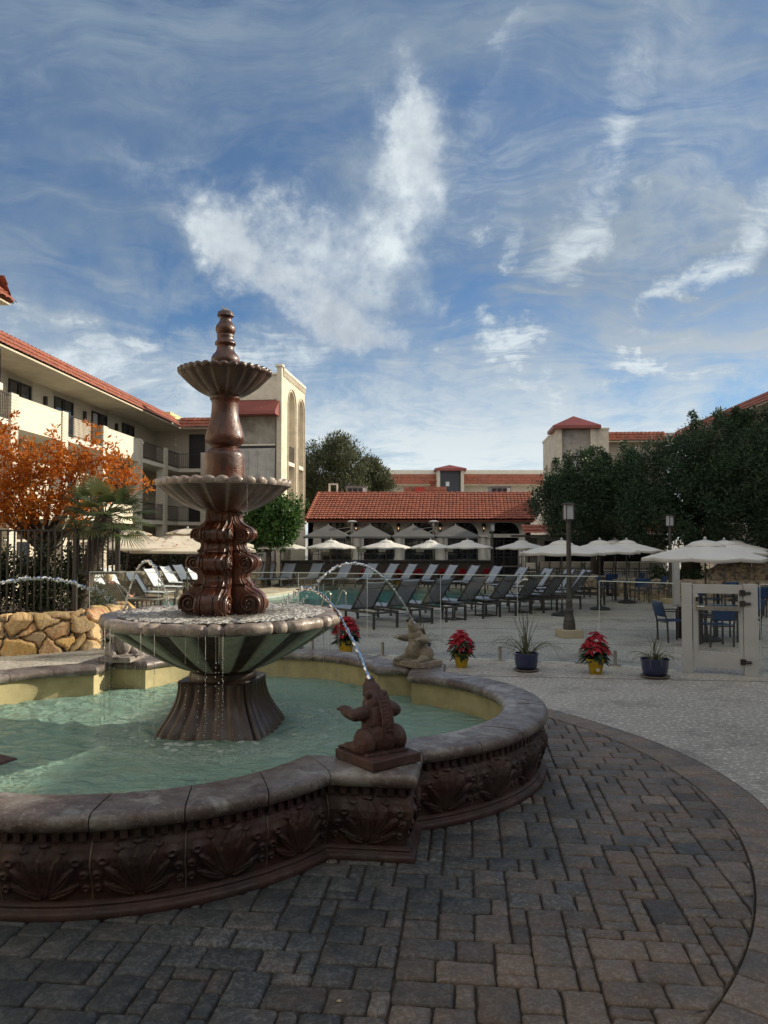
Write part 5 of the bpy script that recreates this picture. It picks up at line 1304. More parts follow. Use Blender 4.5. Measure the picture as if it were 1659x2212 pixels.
# ================================================================ VEGETATION
def leaf_mat(name, c1, c2, tint, trans=.35, rough=.55, tint2=None):
    m, nt = new_mat(name); N = NT(nt)
    out = N.n('ShaderNodeOutputMaterial'); b = N.n('ShaderNodeBsdfPrincipled')
    tc = N.n('ShaderNodeTexCoord').outputs['Object']
    t = N.n('ShaderNodeAttribute', attribute_name='tint').outputs['Fac']
    col = N.mix(N.mr(N.noise(tc, 1.3, 4), .35, .65), c4(c1), c4(c2)); col = N.mix(N.mr(t, .0, .6, smooth=False), col, c4(tint))
    if tint2: col = N.mix(N.mr(t, .62, 1.0, smooth=False), col, c4(tint2))
    N.l(col, b.inputs['Base Color']); b.inputs['Roughness'].default_value = rough; b.inputs['Specular IOR Level'].default_value = .35
    tl = N.n('ShaderNodeBsdfTranslucent'); N.l(col, tl.inputs[0])
    mx = N.n('ShaderNodeMixShader'); mx.inputs[0].default_value = trans; N.l(b.outputs[0], mx.inputs[1]); N.l(tl.outputs[0], mx.inputs[2]); N.l(mx.outputs[0], out.inputs[0])
    return m
def leaf_cloud(centers, rad, per, size, aspect=.42, tint_fn=None, up=.35, seed=1, fold=True):
    """leaves (small folded quads) scattered in sprays around the clump centres"""
    g = np.random.default_rng(seed); C = np.repeat(centers, per, 0); n = len(C); Rr = np.repeat(rad, per, 0)
    d = g.normal(size=(n, 3)); d /= np.linalg.norm(d, axis=1, keepdims=True)+1e-9
    P = C+d*(g.random((n, 1))**.45)*Rr[:, None]
    ax = d*.8+g.normal(size=(n, 3))*.7+np.array([0, 0, up]); ax /= np.linalg.norm(ax, axis=1, keepdims=True)
    sd_ = np.cross(ax, g.normal(size=(n, 3))); sd_ /= np.linalg.norm(sd_, axis=1, keepdims=True)+1e-9
    L = (size*(.6+.8*g.random(n)))[:, None]; w = L*aspect
    nm = np.cross(ax, sd_)
    v0 = P; v1 = P+ax*L*.45+sd_*w*.5+nm*w*.18; v2 = P+ax*L; v3 = P+ax*L*.45-sd_*w*.5+nm*w*.18
    V = np.stack([v0, v1, v2, v3], 1).reshape(-1, 3); F = np.arange(4*n).reshape(-1, 4)
    t = tint_fn(P, g) if tint_fn is not None else g.random(n)
    return mesh_np('crown', V, F, False, np.repeat(t, 4))
def clumps(blobs, n, g, shell=.55):
    """blobs: (x,y,z,rx,ry,rz) -> clump centres biased to the shell"""
    B = np.array(blobs, float); vol = (B[:, 3]*B[:, 4]*B[:, 5])**.8; p = vol/vol.sum(); k = g.choice(len(B), n, p=p)
    d = g.normal(size=(n, 3)); d /= np.linalg.norm(d, axis=1, keepdims=True)
    r = (shell+(1-shell)*g.random((n, 1)))*(.86+.22*g.random((n, 1)))
    return B[k, :3]+d*B[k, 3:]*r
def limbs(mb, base, top, r0, r1, n=9, wob=.12, rr=None, k=8):
    rr = rr or random; pts = []; base = Vector(base); top = Vector(top)
    for i in range(n+1):
        t = i/n; p = base.lerp(top, t); p += Vector((rr.gauss(0, wob)*math.sin(PI*t), rr.gauss(0, wob)*math.sin(PI*t), 0)); pts.append(p)
    mb.tube(pts, [r0+(r1-r0)*(i/n)**.8 for i in range(n+1)], k)
    return pts
M_bark = mat('bark', (.075, .058, .045), (.045, .035, .028), 6, .9, .02, 18, stretch=(1, 1, .25))
def make_tree(name, label, base, blobs, ncl, per, crad, size, m, seed, trunk_r=.22, trunk_h=None, aspect=.42, tint_fn=None, nbr=16, shell=.5, cat='tree', group=None, sprigs=0, up=.35):
    g = np.random.default_rng(seed); rr = random.Random(seed); base = Vector(base)
    t = empty(name, base, 0, label, cat, group)
    B = [(b_[0]-base.x, b_[1]-base.y, b_[2]-base.z, b_[3], b_[4], b_[5]) for b_ in blobs]
    C = clumps(B, ncl, g, shell)
    if sprigs:
        top = C[np.argsort(-C[:, 2]+g.normal(0, .3, len(C)))[:sprigs]]
        C = np.concatenate([C]+[top+np.stack([g.normal(0, .05, sprigs), g.normal(0, .05, sprigs), np.full(sprigs, h_)], 1) for h_ in (.18, .36, .52)])
    R_ = crad*(.6+.8*g.random(len(C)))
    if sprigs: R_[-3*sprigs:] *= .45
    me = leaf_cloud(C, R_, per, size, aspect, tint_fn, seed=seed, up=up); link('crown', me, m, t)
    zc = np.mean([b_[2] for b_ in B]); th = trunk_h or zc*.6
    b = MB(); xm = np.mean([b_[0] for b_ in B])*.25; tp = Vector((xm, 0, th))
    limbs(b, (0, 0, -.1), tp, trunk_r, trunk_r*.7, 8, .06, rr, 10)
    idx = g.choice(len(C), min(nbr, len(C)), replace=False)
    for i in idx:
        e = Vector(C[i])*.92; mid = tp.lerp(e, .5)+Vector((0, 0, -.15*abs(e.z-tp.z)*.3)); r_ = trunk_r*.36*(.6+.5*rr.random())
        b.tube([tp-Vector((0, 0, .1)), tp.lerp(mid, .5)+Vector((rr.gauss(0, .06), rr.gauss(0, .06), .02)), mid, mid.lerp(e, .5)+Vector((rr.gauss(0, .08), rr.gauss(0, .08), 0)), e], [r_, r_*.8, r_*.6, r_*.38, r_*.12], 6)
    b.build('trunk', M_bark, t, smooth=60)
    return t
def vb(u, v, Y, r, d=1.0):
    """crown blob at a real distance Y; r in photo pixels gives its real radius"""
    p = at(u, v, Y); rr = r*Y/1662; return (p.x, p.y, p.z, rr, rr*d, rr*.92)
# --- big dark evergreen trees on the right
M_dark = leaf_mat('dark_evergreen', (.020, .040, .018), (.032, .052, .022), (.028, .060, .028), .25, .5, (.075, .10, .035))
def t_dark(P, g): return np.clip(g.random(len(P))*.75+.10*(P[:, 2] > 4.3), 0, 1)
make_tree('evergreen_tree', 'very large dark evergreen tree whose crown fills the right side above the umbrellas', (11.6, 29.5, 0),
          [vb(1510, 1035, 29, 125), vb(1640, 1030, 28, 125), vb(1420, 1050, 29.5, 88), vb(1560, 970, 30, 85), vb(1475, 1000, 30, 72), vb(1650, 985, 29, 75), vb(1500, 1110, 28, 95), vb(1610, 1120, 27.5, 90), vb(1410, 1115, 28.5, 80), vb(1700, 1090, 28, 110), vb(1760, 1000, 29, 110)],
          1250, 92, .40, .105, M_dark, 21, .42, 3.0, aspect=.45, tint_fn=t_dark, nbr=30, shell=.62, sprigs=22)
make_tree('evergreen_tree', 'dark evergreen tree in front of the tower with red pyramid roof', (8.9, 32, 0),
          [vb(1265, 1075, 31, 85), vb(1340, 1055, 31, 72), vb(1210, 1085, 31.5, 60), vb(1330, 1110, 30.5, 75), vb(1240, 1125, 30.5, 58), vb(1175, 1095, 32, 32), vb(1290, 1022, 31.5, 42), vb(1360, 1010, 31.5, 30), vb(1215, 1040, 32, 30)],
          760, 86, .36, .10, M_dark, 22, .32, 2.6, aspect=.45, tint_fn=t_dark, nbr=22, shell=.6, sprigs=18)
# --- olive-like trees beyond the stair tower
M_olive = leaf_mat('olive_leaves', (.050, .062, .030), (.075, .085, .042), (.10, .11, .055), .25, .6, (.05, .07, .03))
make_tree('olive_tree', 'tall olive green tree between the stair tower and the restaurant roof', (-4.2, 54, 0),
          [vb(690, 1020, 54, 48), vb(735, 985, 54, 46), vb(760, 1010, 53, 40), vb(700, 1070, 54, 55), vb(745, 1060, 53, 50), vb(672, 980, 55, 32), vb(660, 1090, 54, 40), vb(725, 960, 54, 24)],
          640, 40, .50, .24, M_olive, 31, .4, 3, aspect=.28, nbr=20, shell=.5, up=.9)
make_tree('olive_tree', 'smaller dark green tree right of the tall olive tree above the restaurant roof', (-.6, 57, 0),
          [vb(808, 1030, 57, 32), vb(828, 1045, 56, 24), vb(790, 1050, 57, 30), vb(800, 1005, 57, 18)], 260, 38, .48, .24, M_olive, 32, .3, 3, aspect=.3, nbr=12, shell=.5, up=.7)
# --- fresh green tree at the foot of the stair tower
M_green = leaf_mat('fresh_green', (.018, .048, .012), (.03, .07, .018), (.05, .11, .025), .4, .45, (.12, .22, .05))
make_tree('broadleaf_tree', 'bushy fresh green tree at the foot of the stair tower', (-5.3, 35.0, 0),
          [vb(590, 1110, 35, 50), vb(560, 1130, 35, 45), vb(620, 1125, 34.5, 34), vb(600, 1150, 34.5, 42), vb(545, 1165, 35, 30), vb(575, 1078, 35, 24), vb(630, 1095, 35, 22)],
          420, 44, .26, .14, M_green, 41, .16, 1.6, aspect=.55, nbr=16, shell=.5)
# --- autumn tree on the left
M_aut = leaf_mat('autumn_leaves', (.40, .085, .012), (.48, .13, .015), (.52, .20, .02), .5, .5, (.22, .22, .03))
def t_aut(P, g): z = P[:, 2]; return np.clip(.55*g.random(len(P))+np.clip((2.3-z)/2.0, 0, 1)*.9*g.random(len(P))**.5, 0, 1)
make_tree('autumn_tree', 'small tree with orange autumn leaves in front of the left hotel wing', (-8.35, 18.8, .5),
          [vb(70, 1020, 18.8, 68), vb(160, 1010, 18.6, 68), vb(70, 1095, 18.2, 60), vb(0, 1100, 18.2, 50), vb(160, 1100, 18.2, 44), vb(235, 1010, 18.8, 62), vb(285, 1045, 19, 36), vb(115, 975, 19, 34), vb(35, 1055, 18.5, 60), vb(200, 970, 19, 30), vb(120, 1070, 18.4, 58), vb(20, 980, 19, 42), vb(40, 1105, 18.4, 36), vb(225, 1065, 18.6, 40), vb(-30, 1020, 19, 70)],
          560, 14, .24, .120, M_aut, 51, .13, 1.35, aspect=.42, tint_fn=t_aut, nbr=60, shell=.2, sprigs=14)
# --- fan palm
M_palm = leaf_mat('palm_fan', (.035, .060, .022), (.055, .08, .03), (.085, .11, .045), .3, .4, (.15, .15, .05))
def palm():
    c = at(226, 1116, 15.9); bs = at(178, 1212, 15.9); t = empty('fan_palm', (bs.x, bs.y, .5), 0, 'small fan palm with leaning shaggy trunk in front of the orange tree', 'palm')
    o = Vector((bs.x, bs.y, .5)); C = c-o; b = MB(); rr = random.Random(5)
    pts = [Vector((-.1, 0, 0)).lerp(C, k/10)+Vector((0, 0, .12*math.sin(PI*k/10))) for k in range(11)]
    b.tube(pts, [.13+.05*(k/10) for k in range(11)], 10)
    for k in range(150):
        p = pts[0].lerp(pts[-1], rr.uniform(.25, 1.0)); d = Vector((rr.gauss(0, 1), rr.gauss(0, 1), rr.uniform(-1.2, .1))).normalized(); b.tube([p, p+d*rr.uniform(.15, .33)], [.016, .004], 4)
    b.build('trunk', M_bark, t, smooth=50)
    for k in range(40):
        f = MB(); az_ = k*2.39996; el_ = R(60-88*(k/40)**.9); d = Vector((math.cos(az_)*math.cos(el_), math.sin(az_)*math.cos(el_), math.sin(el_)))
        L = rr.uniform(.52, .78); e = C+d*L+Vector((0, 0, -.06)); f.tube([C, C+d*L*.5+Vector((0, 0, .02)), e], [.014, .010, .008], 5)
        sd_ = d.cross(Vector((0, 0, 1)));  sd_ = sd_.normalized() if sd_.length > .1 else Vector((1, 0, 0)); n_ = sd_.cross(d).normalized(); vs = []; fs = []
        nl = 26; fl = rr.uniform(.40, .54)
        for j in range(nl):
            a = (j/(nl-1)-.5)*R(215); q = (d*math.cos(a)+sd_*math.sin(a)).normalized(); ll = fl*(1-.22*abs(j/(nl-1)-.5)*2)*rr.uniform(.9, 1.05)
            ws = q.cross(n_).normalized()*.013; i0 = len(vs); dr_ = Vector((0, 0, -1))
            vs += [e-ws*.3, e+ws*.3, e+q*ll*.5+ws+n_*.03, e+q*ll*.5-ws+n_*.03, e+q*ll*.82+ws*.6+dr_*.03, e+q*ll*.82-ws*.6+dr_*.03, e+q*ll+dr_*(.05+.05*rr.random())]
            fs += [(i0, i0+1, i0+2, i0+3), (i0+3, i0+2, i0+4, i0+5), (i0+5, i0+4, i0+6)]
        f.add(vs, fs); me = f.mesh('frond'); set_tint(me, [rr.random()*.9]*len(me.vertices)); link('frond', me, M_palm, t)
palm()
# --- shrubs and hedges
M_shrub = leaf_mat('shrub_leaves', (.012, .020, .008), (.020, .030, .012), (.030, .045, .015), .2, .25, (.06, .075, .03))
def shrub(name, label, pts, n, per, crad, size, m=M_shrub, seed=1, cat='shrub', kind=None, tint_fn=None, asp=.6):
    g = np.random.default_rng(seed); C = clumps(pts, n, g, .35); me = leaf_cloud(C, crad*(.6+.8*g.random(n)), per, size, asp, tint_fn, seed=seed)
    o = link(name, me, m); tag(o, label, cat, None, kind); return o
shrub('privet_shrub', 'dense dark leafy shrubs behind the black iron fence on the stone wall', [(x, 15.9+.2*math.sin(x*3), 1.15, .55, .45, .65) for x in np.arange(-11, -6.1, .55)]+[(x, 16.1, 1.6, .4, .35, .55) for x in np.arange(-10.5, -6.3, .8)], 900, 38, .17, .062, seed=61)
shrub('juniper_bush', 'low dark green bush at the fence end beside the reclining person', [(-6.45, 16.5, 1.05, .42, .38, .55), (-6.15, 16.8, .85, .30, .3, .32), (-6.6, 16.4, 1.3, .32, .3, .42)], 190, 60, .13, .05, leaf_mat('juniper', (.012, .035, .012), (.02, .05, .018), (.03, .065, .02), .2, .6), 62, asp=.3)
shrub('hedge', 'dark reddish green hedge behind the white loungers on the left', [(x, 36.5-.12*(x+11)**2*0+.3*math.sin(x), 1.0, .8, .6, .95) for x in np.arange(-12.5, -6.2, .8)], 330, 44, .3, .12, leaf_mat('hedge_leaves', (.020, .026, .012), (.05, .018, .012), (.035, .04, .018), .2, .6), 63, cat='hedge')
shrub('ground_shrub', 'low shrubs under the big dark tree behind the umbrellas at right', [(x, 28.2, .55, .6, .5, .55) for x in np.arange(10.2, 17, .9)], 240, 36, .25, .11, M_dark, 64)
# fallen leaves on the flagstones
g = np.random.default_rng(70); n = 260; P = np.stack([g.uniform(-13, -6, n), g.uniform(16, 30, n), np.full(n, .012)], 1)
a = g.uniform(0, 6.28, n); L = .06; ax = np.stack([np.cos(a), np.sin(a), 0*a], 1)*L; sx = np.stack([-np.sin(a), np.cos(a), 0*a], 1)*L*.3
V = np.stack([P-ax/2, P+sx, P+ax/2+[0, 0, .012], P-sx], 1).reshape(-1, 3)
tag(link('fallen_leaves', mesh_np('fl', V, np.arange(4*n).reshape(-1, 4), False, np.repeat(g.random(n), 4)), M_aut), kind='stuff')
# ================================================================ ROCK WALLS
def rock_wall(name, label, path, H, z0=0, cell=.32, seed=1, colors=None, res=.018, th=.28, near=True, sunny=True):
    """dry-look stone wall: Voronoi stones as real relief on front and top"""
    pts = [Vector(p) for p in path]; seg = [0.]
    for a, c in zip(pts[:-1], pts[1:]): seg.append(seg[-1]+(c-a).length)
    L = seg[-1]; g = np.random.default_rng(seed); ns, nz = int(L/res), int((H+th)/res)
    S_, Z_ = np.meshgrid(np.linspace(0, L, ns), np.linspace(0, H+th, nz), indexing='ij')
    nc = int(L*(H+th)/(cell*cell*.8)); cs, cz = g.uniform(0, L, nc), g.uniform(0, H+th, nc)
    for _ in range(3):
        smp = np.stack([g.uniform(0, L, 4000), g.uniform(0, H+th, 4000)], 1); k = np.argmin((smp[:, 0:1]-cs)**2+((smp[:, 1:2]-cz)*1.35)**2, 1)
        for i in range(nc):
            q = smp[k == i]
            if len(q): cs[i], cz[i] = .5*cs[i]+.5*q[:, 0].mean(), .5*cz[i]+.5*q[:, 1].mean()
    w1 = .035*np.sin(S_*7+Z_*5)+.03*np.sin(Z_*13-S_*9)+.012*np.sin(S_*31+Z_*23); w2 = .03*np.sin(S_*6-Z_*8+2)+.014*np.sin(S_*27)
    D = np.sqrt((S_[..., None]+w1[..., None]-cs)**2+((Z_[..., None]+w2[..., None]-cz)*1.35)**2); o = np.partition(D, 1, axis=-1); idx = np.argmin(D, -1)
    e = np.clip((o[..., 1]-o[..., 0])/(cell*.42), 0, 1); prt = g.normal(0, .018, nc)
    gx, gz = g.normal(0, .20, nc), g.normal(0, .20, nc)
    h = (np.clip(e*2.3,0,1)**.6)*.12+prt[idx]*(e > .08)+(gx[idx]*(S_-cs[idx])+gz[idx]*(Z_-cz[idx]))*(e > .05)*.6+.007*np.sin(S_*61+Z_*47)*np.sin(Z_*73-S_*29)+.004*g.normal(size=S_.shape)
    X = np.interp(S_, seg, [p.x for p in pts]); Y = np.interp(S_, seg, [p.y for p in pts])
    dX = np.gradient(X[:, 0], S_[:, 0]); dY = np.gradient(Y[:, 0], S_[:, 0]); q = np.hypot(dX, dY); nx_, ny_ = (dY/q)[:, None], (-dX/q)[:, None]
    front = Z_ <= H; t = np.clip(Z_-H, 0, th)
    PX = np.where(front, X+nx_*h, X-nx_*(t-.03)); PY = np.where(front, Y+ny_*h, Y-ny_*(t-.03)); PZ = np.where(front, Z_, H+h*.7)+z0
    P = np.stack([PX, PY, PZ], -1); I, J = np.meshgrid(range(ns-1), range(nz-1), indexing='ij')
    F = np.stack([I*nz+J, (I+1)*nz+J, (I+1)*nz+J+1, I*nz+J+1], -1).reshape(-1, 4)
    me = mesh_np(name, P.reshape(-1, 3), F, True, np.where(e > .19, .15+.85*(idx*0.61803 % 1), 0).ravel())
    o = link(name, me, colors); tag(o, label, 'stone wall'); return o
def rock_mat(name, cols, joint):
    m, nt = new_mat(name); N = NT(nt)
    out = N.n('ShaderNodeOutputMaterial'); b = N.n('ShaderNodeBsdfPrincipled'); N.l(b.outputs[0], out.inputs[0])
    tc = N.n('ShaderNodeTexCoord').outputs['Object']; t = N.n('ShaderNodeAttribute', attribute_name='tint').outputs['Fac']
    col = N.ramp(t, [(.0, joint), (.10, joint), (.16, cols[0]), (.36, cols[1]), (.56, cols[2]), (.78, cols[3]), (1.0, cols[0])])
    v = N.mr(N.noise(tc, 7, 8, .65, .8), .35, .65); col = N.mix(N.math('MULTIPLY', v, .5), col, (.62, .50, .30, 1)); col = N.mix(N.mr(N.noise(tc, 16, 7, .7), .52, .68, 0, .6), col, (.16, .08, .045, 1))
    N.l(col, b.inputs['Base Color']); b.inputs['Roughness'].default_value = .8
    bp = N.n('ShaderNodeBump'); bp.inputs['Distance'].default_value = .008; N.l(N.noise(tc, 28, 8, .65), bp.inputs['Height']); N.l(bp.outputs[0], b.inputs['Normal']); return m
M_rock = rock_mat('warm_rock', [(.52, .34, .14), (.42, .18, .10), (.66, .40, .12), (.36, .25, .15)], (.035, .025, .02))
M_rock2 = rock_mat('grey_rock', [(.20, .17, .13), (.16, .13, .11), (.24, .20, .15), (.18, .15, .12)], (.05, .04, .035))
rock_wall('stone_planter_wall', 'warm ochre rubble stone planter wall below the black iron fence', [(-12.5, 13.4), (-9.5, 13.9), (-7.2, 14.42), (-6.3, 14.9), (-5.9, 15.35), (-5.65, 16.0), (-5.55, 16.8), (-5.8, 17.4)], .68, 0, .43, 3, M_rock)
pl = MB(); pl.prism([(-12.5, 13.75), (-9.4, 14.25), (-7.3, 14.75), (-6.5, 15.2), (-6.15, 15.6), (-5.95, 16.2), (-5.85, 16.8), (-6.1, 17.3), (-8, 18.5), (-12.5, 18.5)], .0, .60)
tag(pl.build('planter_soil', mat('soil', (.06, .04, .028), (.03, .022, .016), 8, .95, .02, 25)), kind='structure')
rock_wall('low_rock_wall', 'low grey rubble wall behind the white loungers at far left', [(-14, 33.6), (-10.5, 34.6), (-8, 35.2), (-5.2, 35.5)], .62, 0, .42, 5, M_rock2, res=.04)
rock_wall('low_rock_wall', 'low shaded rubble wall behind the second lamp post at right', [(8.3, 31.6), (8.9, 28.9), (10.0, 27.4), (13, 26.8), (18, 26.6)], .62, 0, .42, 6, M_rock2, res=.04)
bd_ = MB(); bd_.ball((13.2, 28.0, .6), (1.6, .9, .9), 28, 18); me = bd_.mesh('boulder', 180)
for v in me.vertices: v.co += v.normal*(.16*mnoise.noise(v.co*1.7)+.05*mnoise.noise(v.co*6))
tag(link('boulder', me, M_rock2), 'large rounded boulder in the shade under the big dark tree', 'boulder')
# ================================================================ FURNITURE
M_dmet = mat('dark_metal', (.030, .030, .030), (.045, .044, .043), 4, .42, spec=.5)
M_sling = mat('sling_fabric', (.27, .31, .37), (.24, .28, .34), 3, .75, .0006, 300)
M_canv = mat('umbrella_canvas', (.80, .79, .74), (.74, .73, .69), 1.5, .85, .002, 60, trans=.32)
M_canvw = mat('umbrella_canvas_warm', (.78, .73, .62), (.72, .66, .55), 1.5, .85, .002, 60, trans=.35)  # warmer canvas tone for the left umbrellas
M_grey = mat('grey_canvas', (.125, .125, .122), (.105, .105, .102), 1.5, .85, trans=.12)
M_steel = mat('brushed_steel', (.55, .53, .48), (.42, .40, .37), 20, .28, metal=1)
M_white = mat('pale_powder_coat', (.43, .43, .42), (.38, .38, .37), 3, .45)
M_blue = mat('blue_sling', (.010, .050, .155), (.008, .04, .12), 3, .6)
M_pole = mat('umbrella_pole', (.055, .052, .050), (.08, .075, .07), 3, .4)
# ---- umbrella
def umbrella_proto(name, m_c, Rr=1.15, H=2.17, rim=1.80, n=8, sq=0.0, pole_tilt=0.0, label='', loc=(0, 0, 0), group=None, rz=0, base=True):
    t = empty(name, loc, rz, label, 'umbrella', group)
    def rad(a):
        if not sq: k = PI/n; aa = ((a+k) % (2*k))-k; return Rr*math.cos(k)/math.cos(aa)*1.04
        c_, s_ = abs(math.cos(a)), abs(math.sin(a)); return Rr/max(c_, s_)
    A = 96; vs = []; top = H-.10; th = [0, .24, .30, .5, .75, 1.0]; b = MB(); P = np.zeros((len(th)+1, A+1, 3))
    for i, q in enumerate(th+[1.003]):
        for k in range(A+1):
            a = 2*PI*k/A; r = max(rad(a)*q, .015); nn = 4 if sq else n; aa = (a/(2*PI/nn)+(.5 if sq else 0)) % 1; ribm = abs(aa-.5)*2   # 1 on the rib
            z = top-(top-rim)*(q**1.18)-.035*q*(1-q)*0-.028*(1-ribm**2)*q
            if i == len(th): z -= .07
            P[i, k] = (r*math.cos(a), r*math.sin(a), z)
    b.grid(P, flip=True); me = b.mesh('canopy', 40); o = link('canopy', me, m_c, t)
    s_ = o.modifiers.new('t', 'SOLIDIFY'); s_.thickness = .006
    v = MB(); Q = np.zeros((3, A+1, 3))
    for i, (q, z) in enumerate([(.03, H-.035), (.20, H-.085), (.335, H-.185)]):
        for k in range(A+1):
            a = 2*PI*k/A; Q[i, k] = (rad(a)*q*math.cos(a), rad(a)*q*math.sin(a), z+(.018*math.cos(a*n) if i == 2 else 0))
    v.grid(Q, flip=True); o2 = v.build('vent_cap', m_c, t, smooth=40); s2 = o2.modifiers.new('t', 'SOLIDIFY'); s2.thickness = .006
    f = MB(); f.lathe([(.012, H-.045), (.03, H-.03), (.036, H-.005), (.03, H+.02), (.012, H+.04)], 12); f.build('finial', M_white, t, smooth=60)
    p = MB(); p.tube([(pole_tilt, 0, .05), (0, 0, H-.05)], .021, 10); p.build('pole', M_pole, t, smooth=60)
    c = MB(); c.lathe([(.03, rim+.02-.12), (.036, rim-.10), (.036, rim-.0), (.03, rim+.01)], 10); c.build('hub', M_white, t, smooth=40)
    for k in range(4 if sq else n):
        a = 2*PI*(k+(.5 if sq else 0))/(4 if sq else n); r = rad(a)*.985; m = MB(); m.bar((.03*math.cos(a), .03*math.sin(a), top-.02), (r*math.cos(a), r*math.sin(a), rim+.0), .014, .018)
        m.bar((.03*math.cos(a), .03*math.sin(a), rim-.05), (r*.5*math.cos(a), r*.5*math.sin(a), top-(top-rim)*.44-.03), .012); m.build('rib', M_pole, t)
    if base:
        q = MB(); q.lathe([(.30, 0), (.31, .03), (.27, .065), (.12, .10), (.05, .13), (.035, .20), (.035, .32)], 28); q.build('base', mat('umbrella_base', (.03, .032, .033), rough=.6), t, smooth=40)
    s = MB(); s.bar((.27*Rr+.6*Rr, .0, rim+.05), (.885*Rr, .012, rim-.22), .012, .004, up=(0, 1, 0)); s.build('tie_strap', m_c, t)
    return t
GU = 'white market umbrellas round the pool deck'
kinds = []
U0 = umbrella_proto('market_umbrella', M_canv, label='large white octagonal umbrella over the blue chairs right above the gate', loc=(6.92, 16.6, 0), group=GU, rz=R(10), Rr=1.26, H=2.19, rim=1.79)
U1 = umbrella_proto('market_umbrella', M_canv, label='white umbrella directly left of the near lamp post', loc=(5.05, 21.9, 0), group=GU, rz=R(4))
for (u, Y, sc, lab, rz) in [(1564, 22.0, 1.0, 'second white umbrella behind the large one above the gate', 20), (1586, 27.0, 1.0, 'third white umbrella in line behind the one above the gate', 5),
                            (1597, 30.5, 1.0, 'farthest white umbrella of the four above the gate', 33), (1295, 23.7, 1.0, 'white umbrella right of the near lamp post', 12), (1353, 26.1, 1.0, 'rightmost white umbrella in front of the bar', 2),
                            (1328, 29.5, 1.0, 'white umbrella peeping out between the two right of the near lamp post', 8),
                            (1127, 34.6, .985, 'white umbrella by the dark gate below the small tile roof', 3), (1010, 36.0, .99, 'white umbrella in front of the fourth arch of the restaurant', 14),
                            (930, 36.2, .985, 'smallest white umbrella in front of the third arch of the restaurant', 7), (834, 36.1, .99, 'white umbrella in front of the second arch of the restaurant', 22), (715, 36.0, .99, 'white umbrella in front of the first arch of the restaurant', 9),
                            (606, 35.4, .99, 'white umbrella in front of the fresh green tree', 17)]:
    p = at(u, 1162, Y); copy_tree(U1, None, (p.x, Y, 0), R(rz), lab, (sc*(.86 if u == 930 else 1.0), sc*(.86 if u == 930 else 1.0), sc))
GL = 'large square umbrellas on the sunny left side'
umbrella_proto('patio_umbrella', M_canvw, label='big square off-white umbrella strewn with leaves beside the scroll column', loc=(at(405, 1162, 22.5).x, 22.5, 0), group=GL, rz=R(28), Rr=1.55, H=2.50, rim=1.86, sq=1, base=True)
umbrella_proto('patio_umbrella', M_canvw, label='big square off-white umbrella behind the fan palm, covered in orange leaves', loc=(at(283, 1162, 21.5).x, 21.5, 0), group=GL, rz=R(40), Rr=1.30, H=2.46, rim=1.95, sq=1, pole_tilt=-.28)
umbrella_proto('patio_umbrella', M_canvw, label='off-white umbrella mostly hidden behind the scroll column', loc=(at(478, 1162, 27).x, 27, 0), group=GL, rz=R(12), Rr=1.15, H=2.35, rim=1.95)
g = np.random.default_rng(81)      # leaves caught on the two square canopies
lv = []
for (u, Y, Rr, H, rim, n, rz) in ((405, 22.5, 1.55, 2.5, 1.86, 60, 28), (283, 21.5, 1.3, 2.46, 1.95, 150, 40)):
    c = at(u, 1162, Y)
    for k in range(n):
        x, y = g.uniform(-1, 1, 2)*Rr*.95; q = max(abs(x), abs(y))/Rr; z = H-.10-(H-.10-rim)*q**1.18+.012; cr, sr = math.cos(R(rz)), math.sin(R(rz))
        lv.append((c.x+x*cr-y*sr, Y+x*sr+y*cr, z))
P = np.array(lv); n = len(P); a = g.uniform(0, 6.28, n); L = .07; ax = np.stack([np.cos(a), np.sin(a), 0*a], 1)*L; sx = np.stack([-np.sin(a), np.cos(a), 0*a], 1)*L*.35
V = np.stack([P-ax/2, P+sx+[0, 0, .01], P+ax/2, P-sx+[0, 0, .02]], 1).reshape(-1, 3)
tag(link('canopy_leaves', mesh_np('cl', V, np.arange(4*n).reshape(-1, 4), False, np.repeat(g.random(n)*.7, 4)), M_aut), kind='stuff')
